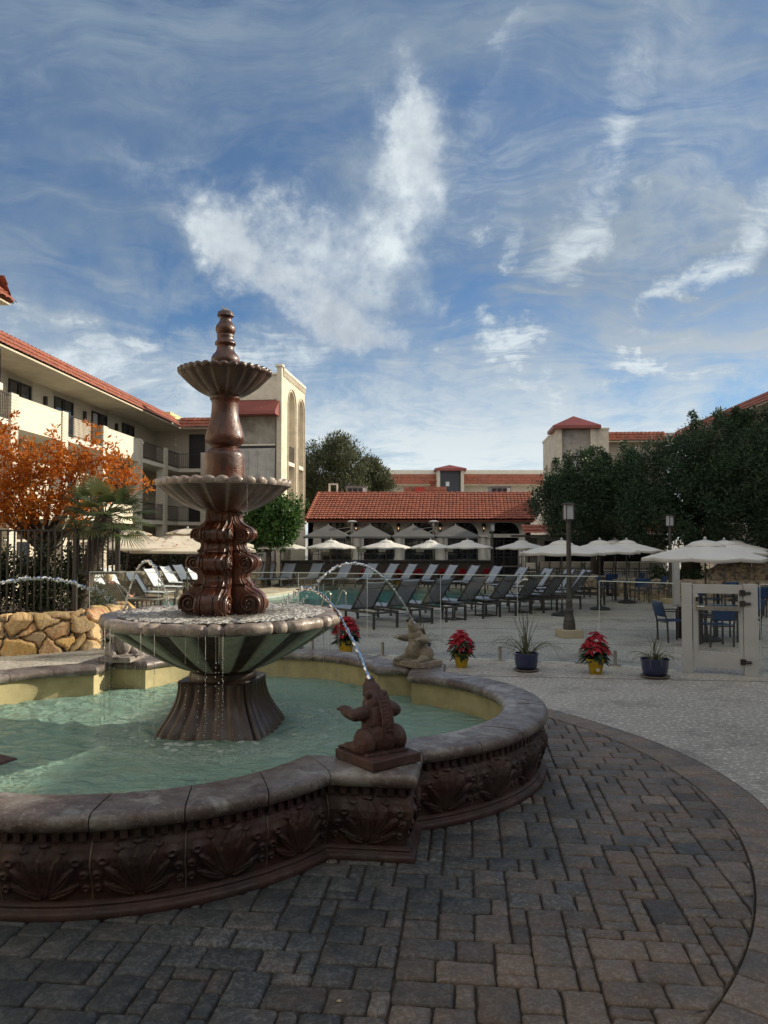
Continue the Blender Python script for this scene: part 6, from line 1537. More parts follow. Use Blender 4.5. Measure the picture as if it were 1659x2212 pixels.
# ---- lounger: local x = length (head at +x), origin at centre on ground
def lounger_proto(loc, rz, label, group, back=52, sling=M_sling, frame=M_dmet):
    t = empty('pool_lounger', loc, rz, label, 'lounger', group); L, Wd, Hs = 2.05, .68, .36; hx, hy = L/2, Wd/2
    f = MB()
    for s in (-1, 1): f.bar((-hx, s*hy, Hs), (hx, s*hy, Hs), .045, .05)
    for x in (-hx+.02, hx-.02, -.1): f.bar((x, -hy, Hs-.002), (x, hy, Hs-.002), .04, .035)
    f.tube([(.25, -hy+.04, Hs-.02), (.33, -hy+.06, Hs-.13), (.36, 0, Hs-.14), (.33, hy-.06, Hs-.13), (.25, hy-.04, Hs-.02)], .011, 6); f.build('frame', frame, t)
    for x in (-hx+.03, hx-.03):
        for s in (-1, 1): b = MB(); b.b2(x-.024, x+.024, s*hy-.022, s*hy+.022, .0, Hs-.02); b.build('leg', frame, t)
    piv = .12; bl = .84; ca_, sa_ = math.cos(R(back)), math.sin(R(back))
    b = MB(); X = np.linspace(-hx+.05, piv, 10); Y = np.linspace(-hy+.025, hy-.025, 9); XX, YY = np.meshgrid(X, Y, indexing='ij')
    b.grid(np.stack([XX, YY, Hs+.03-.02*(1-(YY/hy)**2)*np.sin((XX+hx)/(hx+piv)*PI)], -1)); o = b.build('seat', sling, t, smooth=60); s_ = o.modifiers.new('t', 'SOLIDIFY'); s_.thickness = .008
    b = MB()
    T_ = np.linspace(0, bl, 12); TT, YY = np.meshgrid(T_, np.linspace(-hy+.03, hy-.03, 9), indexing='ij'); sag = .025*(1-(YY/hy)**2)
    b.grid(np.stack([piv+TT*ca_+sag*sa_, YY, Hs+.03+TT*sa_-sag*ca_-(.02*(1-(YY/hy)**2)*(TT > bl-.02))], -1)); o = b.build('backrest', sling, t, smooth=60); s_ = o.modifiers.new('t', 'SOLIDIFY'); s_.thickness = .008
    b = MB()
    for s in (-1, 1): b.bar((piv, s*(hy-.03), Hs+.02), (piv+bl*ca_+.02, s*(hy-.03), Hs+.03+bl*sa_+.01), .032, .04, up=(0, 1, 0))
    b.tube([(piv+bl*.86*ca_+.03, y, Hs+bl*.86*sa_-.05*(1-(y/hy)**2)) for y in np.linspace(-hy+.04, hy-.04, 7)], .012, 6)
    b.bar((piv+.05, -hy+.03, Hs+.045), (piv+.05, hy-.03, Hs+.045), .022)
    b.build('back_frame', frame, t)
    b = MB()
    for s in (-1, 1): b.bar((piv+.36*ca_, s*(hy-.05), Hs+.36*sa_), (piv+.52, s*(hy-.06), Hs-.03), .018)
    b.bar((piv+.52, -hy+.06, Hs-.03), (piv+.52, hy-.06, Hs-.03), .018); b.build('prop', frame, t)
    return t
def place(proto, uhead, vhead, rz, label, **kw):
    """ground point between the two head-end legs -> centre"""
    p = gnd(uhead, vhead); return p
GN = 'dark backed loungers in the row nearest the glass fence'
near = [((803.5, 1359.4), (851.6, 1354.8)), ((882, 1351), (928, 1347)), ((959, 1344.3), (999, 1339)), ((1037.5, 1335.8), (1074.5, 1332.3)), ((1107, 1330), (1141.6, 1326.5)),
        ((1166.6, 1323.7), (1199, 1320.7)), ((1220, 1318.9), (1250, 1316)), ((1274.7, 1311.5), (1309.5, 1307))]
nl_ = ['nearest lounger of the near row, left of all, above the red flowers', 'second lounger from the left in the near row behind the pale frog', 'third lounger from the left in the near row', 'fourth lounger from the left in the near row',
       'fifth lounger from the left in the near row, by the curved pool rail', 'sixth lounger from the left in the near row', 'seventh lounger of the near row, just left of the near lamp post', 'last lounger of the near row, tilted to the right of the near lamp post']
LP0 = None
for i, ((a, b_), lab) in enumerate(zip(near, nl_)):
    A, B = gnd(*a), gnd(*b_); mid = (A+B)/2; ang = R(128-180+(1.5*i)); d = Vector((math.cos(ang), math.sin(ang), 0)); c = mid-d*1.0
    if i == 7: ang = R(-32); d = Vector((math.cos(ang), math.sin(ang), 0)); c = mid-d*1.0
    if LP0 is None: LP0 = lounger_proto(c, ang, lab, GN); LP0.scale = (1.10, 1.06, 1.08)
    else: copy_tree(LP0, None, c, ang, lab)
GF = 'loungers in the far row along the terrace'
far = [(583, 1215, 35.5), (628, 1214, 35.6), (688, 1213, 35.8), (751, 1213, 35.6), (807, 1214, 35.4), (853, 1215, 35.0), (893, 1216, 34.6), (939, 1218, 34.0), (981, 1219, 33.4), (1028, 1220, 32.8), (1077, 1222, 32.0), (1132, 1225, 30.8), (1186, 1228, 29.6), (1232, 1231, 28.6), (1268, 1232, 28.2)]
ords = ['first', 'second', 'third', 'fourth', 'fifth', 'sixth', 'seventh', 'eighth', 'ninth', 'tenth', 'eleventh', 'twelfth', 'thirteenth', 'fourteenth', 'last']
LPF = None
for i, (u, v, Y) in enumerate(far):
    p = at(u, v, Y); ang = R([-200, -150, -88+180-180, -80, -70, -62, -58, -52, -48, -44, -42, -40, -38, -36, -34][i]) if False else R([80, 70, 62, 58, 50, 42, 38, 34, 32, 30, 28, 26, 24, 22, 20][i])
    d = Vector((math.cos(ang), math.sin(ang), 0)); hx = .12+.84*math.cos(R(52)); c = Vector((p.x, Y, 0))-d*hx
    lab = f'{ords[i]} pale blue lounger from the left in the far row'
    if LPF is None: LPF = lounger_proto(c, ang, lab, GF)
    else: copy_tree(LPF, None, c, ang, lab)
GS = 'sunlit white loungers on the left flagstones'
M_sling_sun = mat('sunlit_sling', (.62, .66, .68), (.56, .60, .63), 3, .7)  # paler copy of the sling fabric, sunlight put into the colour
left = [(228, 1223, 30.5, 155), (281, 1226, 26.5, 158), (321, 1223.5, 29.5, 156), (355, 1219, 32.0, 154), (382, 1218, 33.6, 152), (413, 1233, 30.5, 150), (196, 1224, 29.5, 158)]
ll = ['white lounger seen between the iron panel and the person', 'nearest white sunlit lounger, large, beside the water arc', 'white lounger right behind the nearest sunlit one', 'white lounger third in line left of the scroll column', 'white lounger fourth in line beside the scroll column', 'white lounger almost hidden by the scroll column', 'white lounger just under the meshed iron panel']
LPS = None
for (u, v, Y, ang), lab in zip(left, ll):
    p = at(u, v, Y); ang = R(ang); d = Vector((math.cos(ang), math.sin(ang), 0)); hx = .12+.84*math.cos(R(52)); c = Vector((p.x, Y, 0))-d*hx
    if LPS is None: LPS = lounger_proto(c, ang, lab, GS, sling=M_sling_sun)
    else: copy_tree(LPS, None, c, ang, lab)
M_tan = mat('tan_sling', (.26, .23, .18), (.22, .19, .15), 3, .7)
LT = lounger_proto((-6.55, 20.6, 0), R(-68+180-0), 'tan backed lounger carrying the blond person left of the slatted planter', 'tan backed loungers by the left pool edge', sling=M_tan, back=50)
LT.rotation_euler.z = R(247); LT.location = (at(236, 1268, 20.2).x+.22, 20.7, 0)
LT2 = copy_tree(LT, None, (at(280, 1262, 21.8).x+.22, 22.3, 0), R(247), 'empty tan backed lounger between the person and the sunlit loungers')
# ---- low side tables between the near loungers
ts = None
for (u, v, lab) in [(980, 1338, 'low dark side table between the third and fourth near loungers'), (1050, 1330, 'low dark side table between the fourth and fifth near loungers'), (1122, 1323, 'low dark side table between the fifth and sixth near loungers'), (1170, 1317, 'low dark side table between the sixth and seventh near loungers')]:
    p = gnd(u, v)
    if ts is None:
        ts = empty('side_table', p, R(35), lab, 'side table', 'side tables in the near row'); b = MB(); b.b2(-.24, .24, -.24, .24, .44, .465); b.build('table_top', M_dmet, ts, bevel=.006)
        for sx in (-1, 1):
            for sy in (-1, 1): b = MB(); b.b2(sx*.21-.015, sx*.21+.015, sy*.21-.015, sy*.21+.015, .03, .439); b.build('leg', M_dmet, ts)
        b = MB()
        for s in (-1, 1): b.b2(-.23, .23, s*.21-.02, s*.21+.02, .0, .029); b.b2(s*.21-.02, s*.21+.02, -.189, .189, .0, .029)
        b.build('foot_frame', M_dmet, ts)
    else: copy_tree(ts, None, p, R(35), lab)
p = gnd(907, 1342); e = empty('umbrella_base', p, 0, 'black round umbrella foot without umbrella beside the second near lounger', 'umbrella base')
b = MB(); b.lathe([(.36, 0), (.37, .03), (.32, .07), (.1, .10), (.05, .12)], 28); b.build('disc', M_dmet, e, smooth=40); b = MB(); b.tube([(0, 0, .1), (0, 0, .34)], .03, 10); b.build('socket', M_dmet, e)
# ---- cantilever umbrellas on the terrace
def canti(u, Y, label_l, label_r, cu):
    x = at(u, 1162, Y).x; m = empty('cantilever_mast', (x, Y, 1.0), 0, f'pale double-arm mast carrying two grey canopies, {label_l}', 'umbrella mast', 'double-arm masts on the terrace')
    b = MB(); b.lathe([(.07, 0), (.07, .1), (.045, .12), (.045, 1.85), (.05, 1.87)], 14); b.build('pole', M_steel, m, smooth=40)
    b = MB(); b.lathe([(.03, 1.86), (.03, 1.95), (.24, 2.0), (.26, 2.03), (.1, 2.08)], 20); b.build('top_light', M_white, m, smooth=40)
    for s in (-1, 1): b = MB(); b.bar((0, 0, 1.60), (s*.72, 0, 1.28), .05, .05); b.bar((0, 0, 1.75), (s*.95, 0, 1.62), .02, .02); b.build('arm', M_steel, m)
    for uc, lb in cu:
        xc = at(uc, 1162, Y).x; Z = 2.86; t = empty('cantilever_canopy', (xc, Y-.05, 1.0), 0, lb, 'umbrella canopy', 'grey canopies over the terrace'); Rr = 1.13; rim = 1.27; H = 1.86
        b = MB(); vs = [(0, 0, H)]+[(Rr*a, Rr*c, rim) for a, c in ((-1, -1), (1, -1), (1, 1), (-1, 1))]+[(Rr*a, Rr*c, rim-.09) for a, c in ((-1, -1), (1, -1), (1, 1), (-1, 1))]
        b.add(vs, [(0, 1, 2), (0, 2, 3), (0, 3, 4), (0, 4, 1), (1, 5, 6, 2), (2, 6, 7, 3), (3, 7, 8, 4), (4, 8, 5, 1)]); o = b.build('canopy', M_grey, t); s_ = o.modifiers.new('t', 'SOLIDIFY'); s_.thickness = .008
        b = MB()
        for a, c in ((-1, -1), (1, -1), (1, 1), (-1, 1)): b.bar((0, 0, H-.03), (Rr*a*.98, Rr*c*.98, rim-.0), .018)
        b.build('ribs', M_steel, t); b = MB(); b.ball((0, 0, H+.02), .03, 8, 6); b.build('finial', M_steel, t)
canti(760, 38.6, 'between the first and second arch', '', [(709, 'grey square canopy in front of the first arch, leftmost'), (799, 'grey square canopy in front of the second arch')])
canti(936.5, 38.6, 'between the third and fourth arch', '', [(892, 'grey square canopy in front of the third arch'), (984, 'grey square canopy in front of the fourth arch, rightmost')])
# small chairs on the terrace
def sling_chair(name, loc, rz, label, group, m, H=.86, sh=.44, w=.52, legm=M_dmet, scale=1.0, bar=False):
    t = empty(name, loc, rz, label, 'chair', group, scale=scale)
    b = MB(); b.b2(-w/2+.03, w/2-.03, -.23, .21, sh, sh+.015); b.build('seat', m, t)
    b = MB(); X, Z = np.meshgrid(np.linspace(-w/2+.03, w/2-.03, 7), np.linspace(sh+(.10 if not bar else .14), H, 7), indexing='ij'); Yb = .22+.12*(Z-sh)/(H-sh)+.02*(1-(X/(w/2))**2)
    b.grid(np.stack([X, Yb, Z], -1)); o = b.build('backrest', m, t, smooth=60); s_ = o.modifiers.new('t', 'SOLIDIFY'); s_.thickness = .012
    for sx in (-1, 1):
        b = MB(); b.bar((sx*(w/2-.015), .20, 0), (sx*(w/2-.015), .22, sh), .03); b.bar((sx*(w/2-.015), .22, sh), (sx*(w/2-.015), .345, H), .03, .025); b.build('back_leg', legm, t)
        b = MB(); b.bar((sx*(w/2-.015), -.22, 0), (sx*(w/2-.015), -.22, sh+(.22 if not bar else .20)), .03); b.bar((sx*(w/2-.015), -.24, sh+.215), (sx*(w/2-.015), .26, sh+.215), .045, .02) ; b.build('front_leg', legm, t)
    b = MB(); b.bar((-w/2+.02, -.22, sh-.02), (w/2-.02, -.22, sh-.02), .025); b.bar((-w/2+.02, .21, sh-.02), (w/2-.02, .21, sh-.02), .025)
    if bar: b.bar((-w/2+.02, -.22, .28), (w/2-.02, -.22, .28), .025); b.bar((-w/2+.02, .21, .28), (w/2-.02, .21, .28), .02)
    b.build('rails', legm, t)
    return t
M_cream = mat('cream_sling', (.50, .46, .38), (.44, .41, .34), 3, .7)
M_tbl = mat('grey_tabletop', (.30, .30, .29), (.24, .24, .235), 4, .5)
tc0 = sling_chair('dining_chair', (-.15, 38.3, 1.0), R(200), 'pale sling chair on the terrace left of the second arch', 'sling chairs on the terrace', M_cream, scale=.9)
for (u, Y, rz, lb) in [(786, 38.6, 160, 'pale sling chair on the terrace below the left of the second arch'), (700, 38.4, 200, 'pale sling chair on the terrace behind the glass at far left'), (682, 38.8, 170, 'pale sling chair in the left corner of the terrace'), (905, 38.6, 190, 'pale sling chair on the terrace below the third arch'), (975, 38.7, 150, 'pale sling chair on the terrace below the fourth arch')]:
    copy_tree(tc0, None, (at(u, 1162, Y).x, Y, 1.0), R(rz), lb)
# ---- bar hut
bar = empty('pool_bar', (10.3, 36.6, 0), 0, 'shaded pool bar with roller shutters and pale counter behind the white stools', 'bar')
M_bw = mat('bar_wall', (.36, .34, .30), (.30, .28, .25), 2, .85)
bw2 = 2.95; b = MB(); b.b2(-bw2, -bw2+.28, 0, .4, 0, 2.235); b.b2(bw2-.35, bw2, 0, .4, 0, 2.235); b.b2(-bw2+.28, bw2-.35, .0, .3, 2.06, 2.235); b.b2(-bw2, bw2, 3.2, 3.5, 0, 2.235); b.b2(-bw2+.28, bw2-.35, .001, .25, 0, 1.02); b.build('wall', M_bw, bar)
b = MB(); b.b2(-bw2+.1, bw2-.2, -.28, .27, 1.022, 1.075); b.build('counter', mat('pale_counter', (.46, .44, .40), (.40, .38, .35), 3, .35), bar)
b = MB(); b.b2(-bw2+.5, -.2, .10, .14, 1.3, 2.058)
for k in range(10): b.b2(-bw2+.5, -.2, .07, .101, 1.32+k*.073, 1.355+k*.073)
b.build('roller_shutter', mat('dark_shutter', (.06, .062, .062), rough=.5), bar)
b = MB(); b.b2(-bw2+.3, bw2-.4, .6, .7, 0, 2.05); b.build('bar_back', M_dkframe, bar)
b = MB(); b.b2(-bw2-.7, bw2+.5, -.80, 3.7, 2.24, 2.345); b.build('fascia', mat('fascia', (.045, .035, .03)), bar)
b = tile_strip((-bw2-.8, -.85, 2.36), (1, 0, 0), (0, .93, .36), bw2*2+1.4, 1.25, .24, .36, .06, .05); b.build('roof', M_tileA, bar, smooth=60)
b = MB(); b.b2(-.9, -.78, -.03, .0, 1.62, 1.78); b.build('wall_lamp', M_black, bar)
stl = None
for i, (u, Y) in enumerate([(1149, 33.6), (1173, 35.0), (1194, 35.0), (1217, 35.1), (1240, 35.1), (1269, 34.9), (1309, 34.6), (1337, 34.6), (1364, 34.6), (1388, 34.6)]):
    lb = f'{ords[i] if i < 9 else "rightmost"} cream backed bar stool from the left at the pool bar'; x = at(u, 1162, Y).x
    if stl is None: stl = sling_chair('bar_stool', (x, Y, 0), R(160), lb, 'cream bar stools at the pool bar', M_cream, H=1.13, sh=.72, w=.50, bar=True)
    else: copy_tree(stl, None, (x, Y, 0), R(178+(i % 3)*4), lb)
# ---- dark gate between terrace and bar
gt = empty('iron_gate', (6.1, 36.7, 0), 0, 'dark iron gate with a pale push bar between terrace and bar', 'gate')
rail_mb((-.85, 0), (.75, 0), .0, 1.30, .10).build('gate_leaf', M_black, gt); b = MB(); b.b2(-.55, .35, -.07, -.03, .82, .88); b.build('push_bar', M_steel, gt)
b = MB(); b.b2(.36, .46, -.08, -.02, .75, 1.0); b.build('lock_case', M_steel, gt); b = MB(); b.b2(-.95, -.88, -.04, .04, 0, 1.4); b.b2(.78, .85, -.04, .04, 0, 1.4); b.build('post', M_black, gt)
f2 = rail_mb((6.95, 36.9), (8.2, 37.0), .05, 1.30, .11).build('iron_railing', M_black); tag(f2, 'short black railing right of the dark iron gate', 'railing')
# ---- blue dining sets
def table(loc, rz, label):
    t = empty('dining_table', loc, rz, label, 'table', 'grey patio tables under the umbrellas'); b = MB(); b.b2(-.5, .5, -.5, .5, .70, .735); b.build('table_top', M_tbl, t, bevel=.006)
    for sx in (-1, 1):
        for sy in (-1, 1): b = MB(); b.b2(sx*.43-.035, sx*.43+.035, sy*.43-.035, sy*.43+.035, 0, .699); b.build('leg', M_dmet, t)
    b = MB(); b.b2(-.12, .02, .1, .2, .736, .80); b.build('napkin_holder', M_dmet, t) if False else None
    return t
T0 = table((6.98, 16.62, 0), R(8), 'grey patio table seen through the gate window'); bc0 = sling_chair('patio_chair', (6.78, 15.75, 0), R(185), 'blue sling chair with its back to the gate window', 'blue sling chairs', M_blue)
for (x, y, rz, lb) in [(6.15, 16.5, 95, 'blue chair partly hidden behind the left gate post'), (7.90, 16.9, -88, 'blue chair right of the table by the gate hinges'), (7.15, 17.55, 4, 'blue chair on the far side of the table behind the gate window')]: copy_tree(bc0, None, (x, y, 0), R(rz), lb)
k_ = 0
for (u, Y, lab, cs) in [(1364, 26.9, 'grey patio table under the rightmost umbrella near the bar', [(0, -.8, 182, 'blue chair with its back to us below the rightmost bar umbrella'), (.85, .1, -90, 'blue chair right of the table below the rightmost bar umbrella'), (-.85, 0, 88, 'blue chair left of the table below the rightmost bar umbrella')]),
                        (1325, 29.8, 'grey patio table under the half hidden bar umbrella', [(-.5, -.75, 200, 'blue chair near the last tilted lounger'), (.8, .1, -85, 'blue chair behind the umbrella right of the lamp post')]),
                        (1596, 22.3, 'grey patio table beyond the gate table', [(-.85, 0, 92, 'blue chair left of the table beyond the gate'), (0, -.85, 180, 'blue chair in front of the table beyond the gate'), (.3, .85, 5, 'blue chair behind the table beyond the gate')])]:
    x = at(u, 1162, Y).x; copy_tree(T0, None, (x, Y, 0), R(5), lab)
    for (dx_, dy_, rz, lb) in cs: copy_tree(bc0, None, (x+dx_, Y+dy_, 0), R(rz), lb)
# ---- lamp posts
M_lpd = mat('lamp_iron', (.035, .032, .030), (.055, .05, .045), 6, .5, .002, 40)
def lamp(loc, label, h=3.0, block=True):
    t = empty('lamp_post', loc, R(12), label, 'lamp post', 'black lamp posts'); z = .17
    if block: b = MB(); b.b2(-.24, .24, -.24, .24, 0, .17); b.build('concrete_block', mat('block', (.42, .36, .25), (.36, .31, .22), 3, .9, .004, 40), t, bevel=.012)
    b = MB(); b.lathe([(.135, z), (.135, z+.10), (.125, z+.16), (.118, z+.19), (.125, z+.21), (.115, z+.23), (.092, z+.32), (.085, z+.38), (.098, z+.40), (.098, z+.44), (.075, z+.46), (.068, z+.60), (.074, z+.62), (.074, z+.65), (.06, z+.67)], 16, fn=lambda a, r, zz_, i: r*(1-.03*abs(math.sin(a*8)) if .23 < zz_-z < .62 else 1)); b.build('base', M_lpd, t, smooth=40)
    b = MB(); b.lathe([(.058, z+.66), (.050, h-.42), (.066, h-.41), (.066, h-.37)], 16); b.build('pole', M_lpd, t, smooth=40)
    b = MB(); b.b2(-.10, .10, -.10, .10, h-.37, h-.35); b.lathe([(.15, h-.02), (.15, h), (.10, h+.012)], 4, c=(0, 0, 0)); b.b2(-.125, .125, -.125, .125, h-.03, h-.01)
    for sx in (-1, 1):
        for sy in (-1, 1): b.b2(sx*.092-.009, sx*.092+.009, sy*.092-.009, sy*.092+.009, h-.35, h-.03)
    b.build('lantern_frame', M_lpd, t)
    b = MB(); b.b2(-.080, .080, -.080, .080, h-.349, h-.031); b.build('frosted_shade', mat('frosted_glass', (.62, .64, .66), (.56, .58, .60), 2, .35, trans=.4), t)
    return t
Lp = lamp(gnd(1230, 1376), 'near black lamp post on a beige block behind the poinsettia', 2.97)
copy_tree(Lp, None, gnd(1449, 1303), R(20), 'black lamp post farther right in front of the big dark tree')
copy_tree(Lp, None, (at(1064, 1162, 35.8).x, 35.9, -.1), R(5), 'distant black lamp post right of the terrace'); copy_tree(Lp, None, (12.6, 33.5, 0), R(5), 'black lamp post hidden in the dark tree') if False else None
wp = MB(); wp.b2(-.09, .09, -.09, .09, 0, 1.70); o = wp.build('white_post', M_white, loc=(at(1459, 1162, 24.8).x, 24.8, 0)); tag(o, 'plain white square post just right of the second lamp post', 'post')
# ---- pool rails
M_chr = mat('rail_steel', (.62, .60, .55), (.55, .53, .48), 6, .18, metal=1)
def hoop(pts): return smooth3(pts)
def smooth3(P, k=6):
    P = [Vector(p) for p in P]; out = []
    for i in range(len(P)-1):
        p0, p1, p2, p3 = P[max(i-1, 0)], P[i], P[i+1], P[min(i+2, len(P)-1)]
        for j in range(k):
            t = j/k; out.append(.5*((2*p1)+(p2-p0)*t+(2*p0-5*p1+4*p2-p3)*t*t+(3*p1-p0-3*p2+p3)*t**3))
    return out+[P[-1]]
def ladder(o_, rz, label, long=1.25, h=.62, gap=.5):
    t = empty('pool_rail', o_, rz, label, 'pool rail', 'steel pool rails')
    for s in (-.5, .5):
        b = MB(); b.tube(smooth3([(0, s*gap, 0), (0, s*gap, h*.75), (.06, s*gap, h*.95), (.18, s*gap, h), (.34, s*gap, h*.9), (long*.75, s*gap, h*.30), (long, s*gap, -.05), (long+.02, s*gap, -.6)]), .022, 9); b.build('rail', M_chr, t, smooth=60)
        b = MB(); b.lathe([(.05, 0), (.05, .015), (.03, .03)], 14, c=(0, s*gap, 0)); b.build('escutcheon', M_chr, t, smooth=40)
    return t
q = gnd(742, 1316); ladder((-1.35, 22.9, 0), R(118), 'pool ladder rails in front of the nearest lounger', long=.9)
q = gnd(1075, 1284); ladder((5.55, 29.3, 0), R(165), 'curved rails at the right tip of the pool by the fifth near lounger', long=.9)
ladder((-3.9, 36.6, 0), R(-75), 'long steel handrail entering the pool from the far left edge', long=2.0, h=.95, gap=.9)
ladder((-2.5, 36.4, 0), R(-85), 'low steel handrail at the far pool edge behind the water arc', long=1.4, h=.75, gap=.7)
# ---- glass fence
GP = [Vector((-5.85, 15.32)), Vector((-1.8, 15.0)), Vector((-.35, 14.57)), Vector((2.89, 13.72)), Vector((3.75, 13.50))]
M_edge = mat('glass_edge_glint', (.62, .70, .66), (.5, .6, .56), 20, .2)  # pale tone has the light caught by the glass edge put in
def panel(a, c, h, label, z0=.06):
    d = c-a; L = d.length; an = math.atan2(d.y, d.x); t = empty('glass_fence_panel', (a.x, a.y, 0), an, label, 'glass panel', 'frameless glass pool fence panels')
    b = MB(); b.b2(.008, L-.008, -.006, .006, z0, h); b.build('glass_pane', M_gl, t)
    b = MB(); b.b2(.006, L-.006, -.007, .007, h+.001, h+.014); b.b2(.0, .0065, -.0065, .0065, z0, h); b.build('polished_edge', M_edge, t)
    b = MB(); b.b2(.01, L-.01, -.010, .010, .0, .018); b.build('reflection_strip', M_edge, t)  # pale strip stands in for the bright reflection along the glass foot
    for f in (.22, .78):
        b = MB(); x = f*L; b.tube([(x, -.03, .01), (x, -.03, .26)], .032, 12); b.b2(x-.10, x+.10, -.08, .05, 0, .018); b.build('spigot', M_steel, t, smooth=40)
def along(pts, s):
    for a, c in zip(pts[:-1], pts[1:]):
        L = (c-a).length
        if s <= L: return a+(c-a)*(s/L)
        s -= L
    return pts[-1]
tot = sum((c-a).length for a, c in zip(GP[:-1], GP[1:])); npan = 7
gl_lab = ['leftmost glass fence panel by the iron fence', 'second glass fence panel from the left', 'glass fence panel hidden behind the scroll column', 'glass fence panel just right of the fountain column', 'glass fence panel behind the pale frog', 'glass fence panel behind the tall potted grass', 'glass fence panel with the stepped down top edge at its right']
for k in range(npan): panel(along(GP, tot*k/npan), along(GP, tot*(k+1)/npan-.004), 1.52, gl_lab[k])
panel(Vector((3.76, 13.495)), Vector((4.82, 12.83)), 1.44, 'lower glass fence panel left of the gate'); panel(Vector((6.11, 12.55)), Vector((7.7, 12.2)), 1.44, 'glass fence panel right of the gate')
# ---- gate
ga, gc = gnd(1474, 1452), gnd(1639, 1461); gd = gc-ga; GLn = gd.length; G = empty('pool_gate', ga, math.atan2(gd.y, gd.x), 'pale grey framed pool gate with glass window, push bar and keypad lock', 'gate'); gs = GLn/164.
b = MB(); b.b2(0, 23*gs, -.05, .05, 0, 1.46); b.build('latch_post', M_white, G, bevel=.004)
b = MB(); b.b2(134*gs, GLn, -.05, .05, 0, 1.46); b.build('hinge_post', M_white, G, bevel=.004)
x0, x1, wx0, wx1 = 24.5*gs, 132.5*gs, 33.5*gs, 127*gs; wx0, wx1 = 34*gs, 110*gs+.14
wx1 = 127*gs*.985-.0; wx0 = 35*gs
b = MB(); b.b2(x0, wx0, -.028, .028, .10, 1.445); b.b2(wx1, x1, -.028, .028, .10, 1.445); b.b2(wx0, wx1, -.028, .028, .10, .36); b.b2(wx0, wx1, -.028, .028, 1.30, 1.445)
b.b2(wx0+.001, wx0+.012, -.034, .034, .36, 1.30); b.b2(wx1-.012, wx1-.001, -.034, .034, .36, 1.30); b.build('gate_leaf', M_white, G, bevel=.003)
b = MB(); b.b2(wx0+.013, wx1-.013, -.004, .004, .361, 1.299); b.build('glass_pane', M_gl, G)
b = MB(); b.b2(wx0-.02, wx1+.01, -.075, -.035, 1.03, 1.10); b.b2(wx0-.02, wx0+.0, -.034, -.029, 1.02, 1.11); b.build('push_bar', M_steel, G)
b = MB(); b.b2(x0+.035, x0+.095, -.065, -.029, 1.03, 1.26); lk = b.build('lock_plate', M_steel, G, bevel=.008); b = MB(); b.b2(x0+.043, x0+.087, -.069, -.0655, 1.17, 1.24); b.build('keypad', M_black, lk)
b = MB(); b.tube([(x0+.065, -.066, 1.09), (x0+.065, -.10, 1.09), (x0+.17, -.10, 1.085)], .011, 8); b.build('handle', M_chr, lk, smooth=50)
for z in (1.32, 1.15, .22):
    b = MB(); c = 133*gs; b.b2(c-.05, c+.03, -.065, -.029, z-.045, z+.045); b.b2(c+.03, c+.10, -.085, -.055, z-.018, z+.018); b.tube([(c+.03, -.07, z), (c+.11, -.07, z)], .022, 8); b.build('hinge', M_black, G)
# ---- iron fence on the planter wall
fe = empty('iron_fence', (0, 0, 0), 0, 'black iron picket fence standing on the stone planter wall at left', 'fence')
m = rail_mb((-12.0, 14.3), (-6.15, 15.35), .66, 2.35, .125, .028); m.build('pickets', M_black, fe)
b = MB(); b.b2(-6.19, -6.11, 15.31, 15.39, .6, 2.38); b.b2(-9.1, -9.02, 14.80, 14.88, .6, 2.36); b.build('post', M_black, fe)
b = MB(); A, Cc = Vector((-6.1, 15.36, 0)), Vector((-5.36, 15.5, 0)); up = Vector((0, 0, 1))
for z in (1.50, 2.36): b.bar(A+up*z, Cc+up*z, .07, .06)
b.bar(Cc+up*1.47, Cc+up*2.39, .08); b.bar(A+up*1.48, A+up*2.38, .04)
for k in range(1, 8): p = A.lerp(Cc, k/8); b.bar(p+up*1.5, p+up*2.36, .028)
b.build('raised_panel', M_black, fe); b = MB()
for k in range(1, 36): p = A.lerp(Cc, k/36)+Vector((0, .012, 0)); b.bar(p+up*1.52, p+up*2.34, .003)
for k in range(1, 34): z = 1.5+.86*k/34; b.bar(A+up*z+Vector((0, .012, 0)), Cc+up*z+Vector((0, .012, 0)), .003)
b.build('wire_mesh', M_black, fe)
# ---- slatted round planter
sp2 = empty('slatted_planter', (at(313, 1162, 18.2).x, 18.2, 0), 0, 'dark round slatted bin with wide rim left of the scroll column', 'bin')
M_sl = mat('brown_slats', (.10, .09, .07), (.07, .06, .045), 4, .6)
b = MB(); b.lathe([(.42, .74), (.445, .76), (.44, .79), (.38, .79), (.38, .75)], 36); b.build('rim', M_sl, sp2, smooth=40)
b = MB()
for k in range(22): a = 2*PI*k/22; b.bar((.30*math.cos(a), .30*math.sin(a), .03), (.39*math.cos(a), .39*math.sin(a), .75), .055, .015, up=(-math.sin(a), math.cos(a), 0))
b.build('slats', M_sl, sp2); b = MB(); b.lathe([(.32, 0), (.33, .06)], 30); b.lathe([(.345, .36), (.35, .44)], 30, capb=False, capt=False); b.build('hoop', M_sl, sp2)
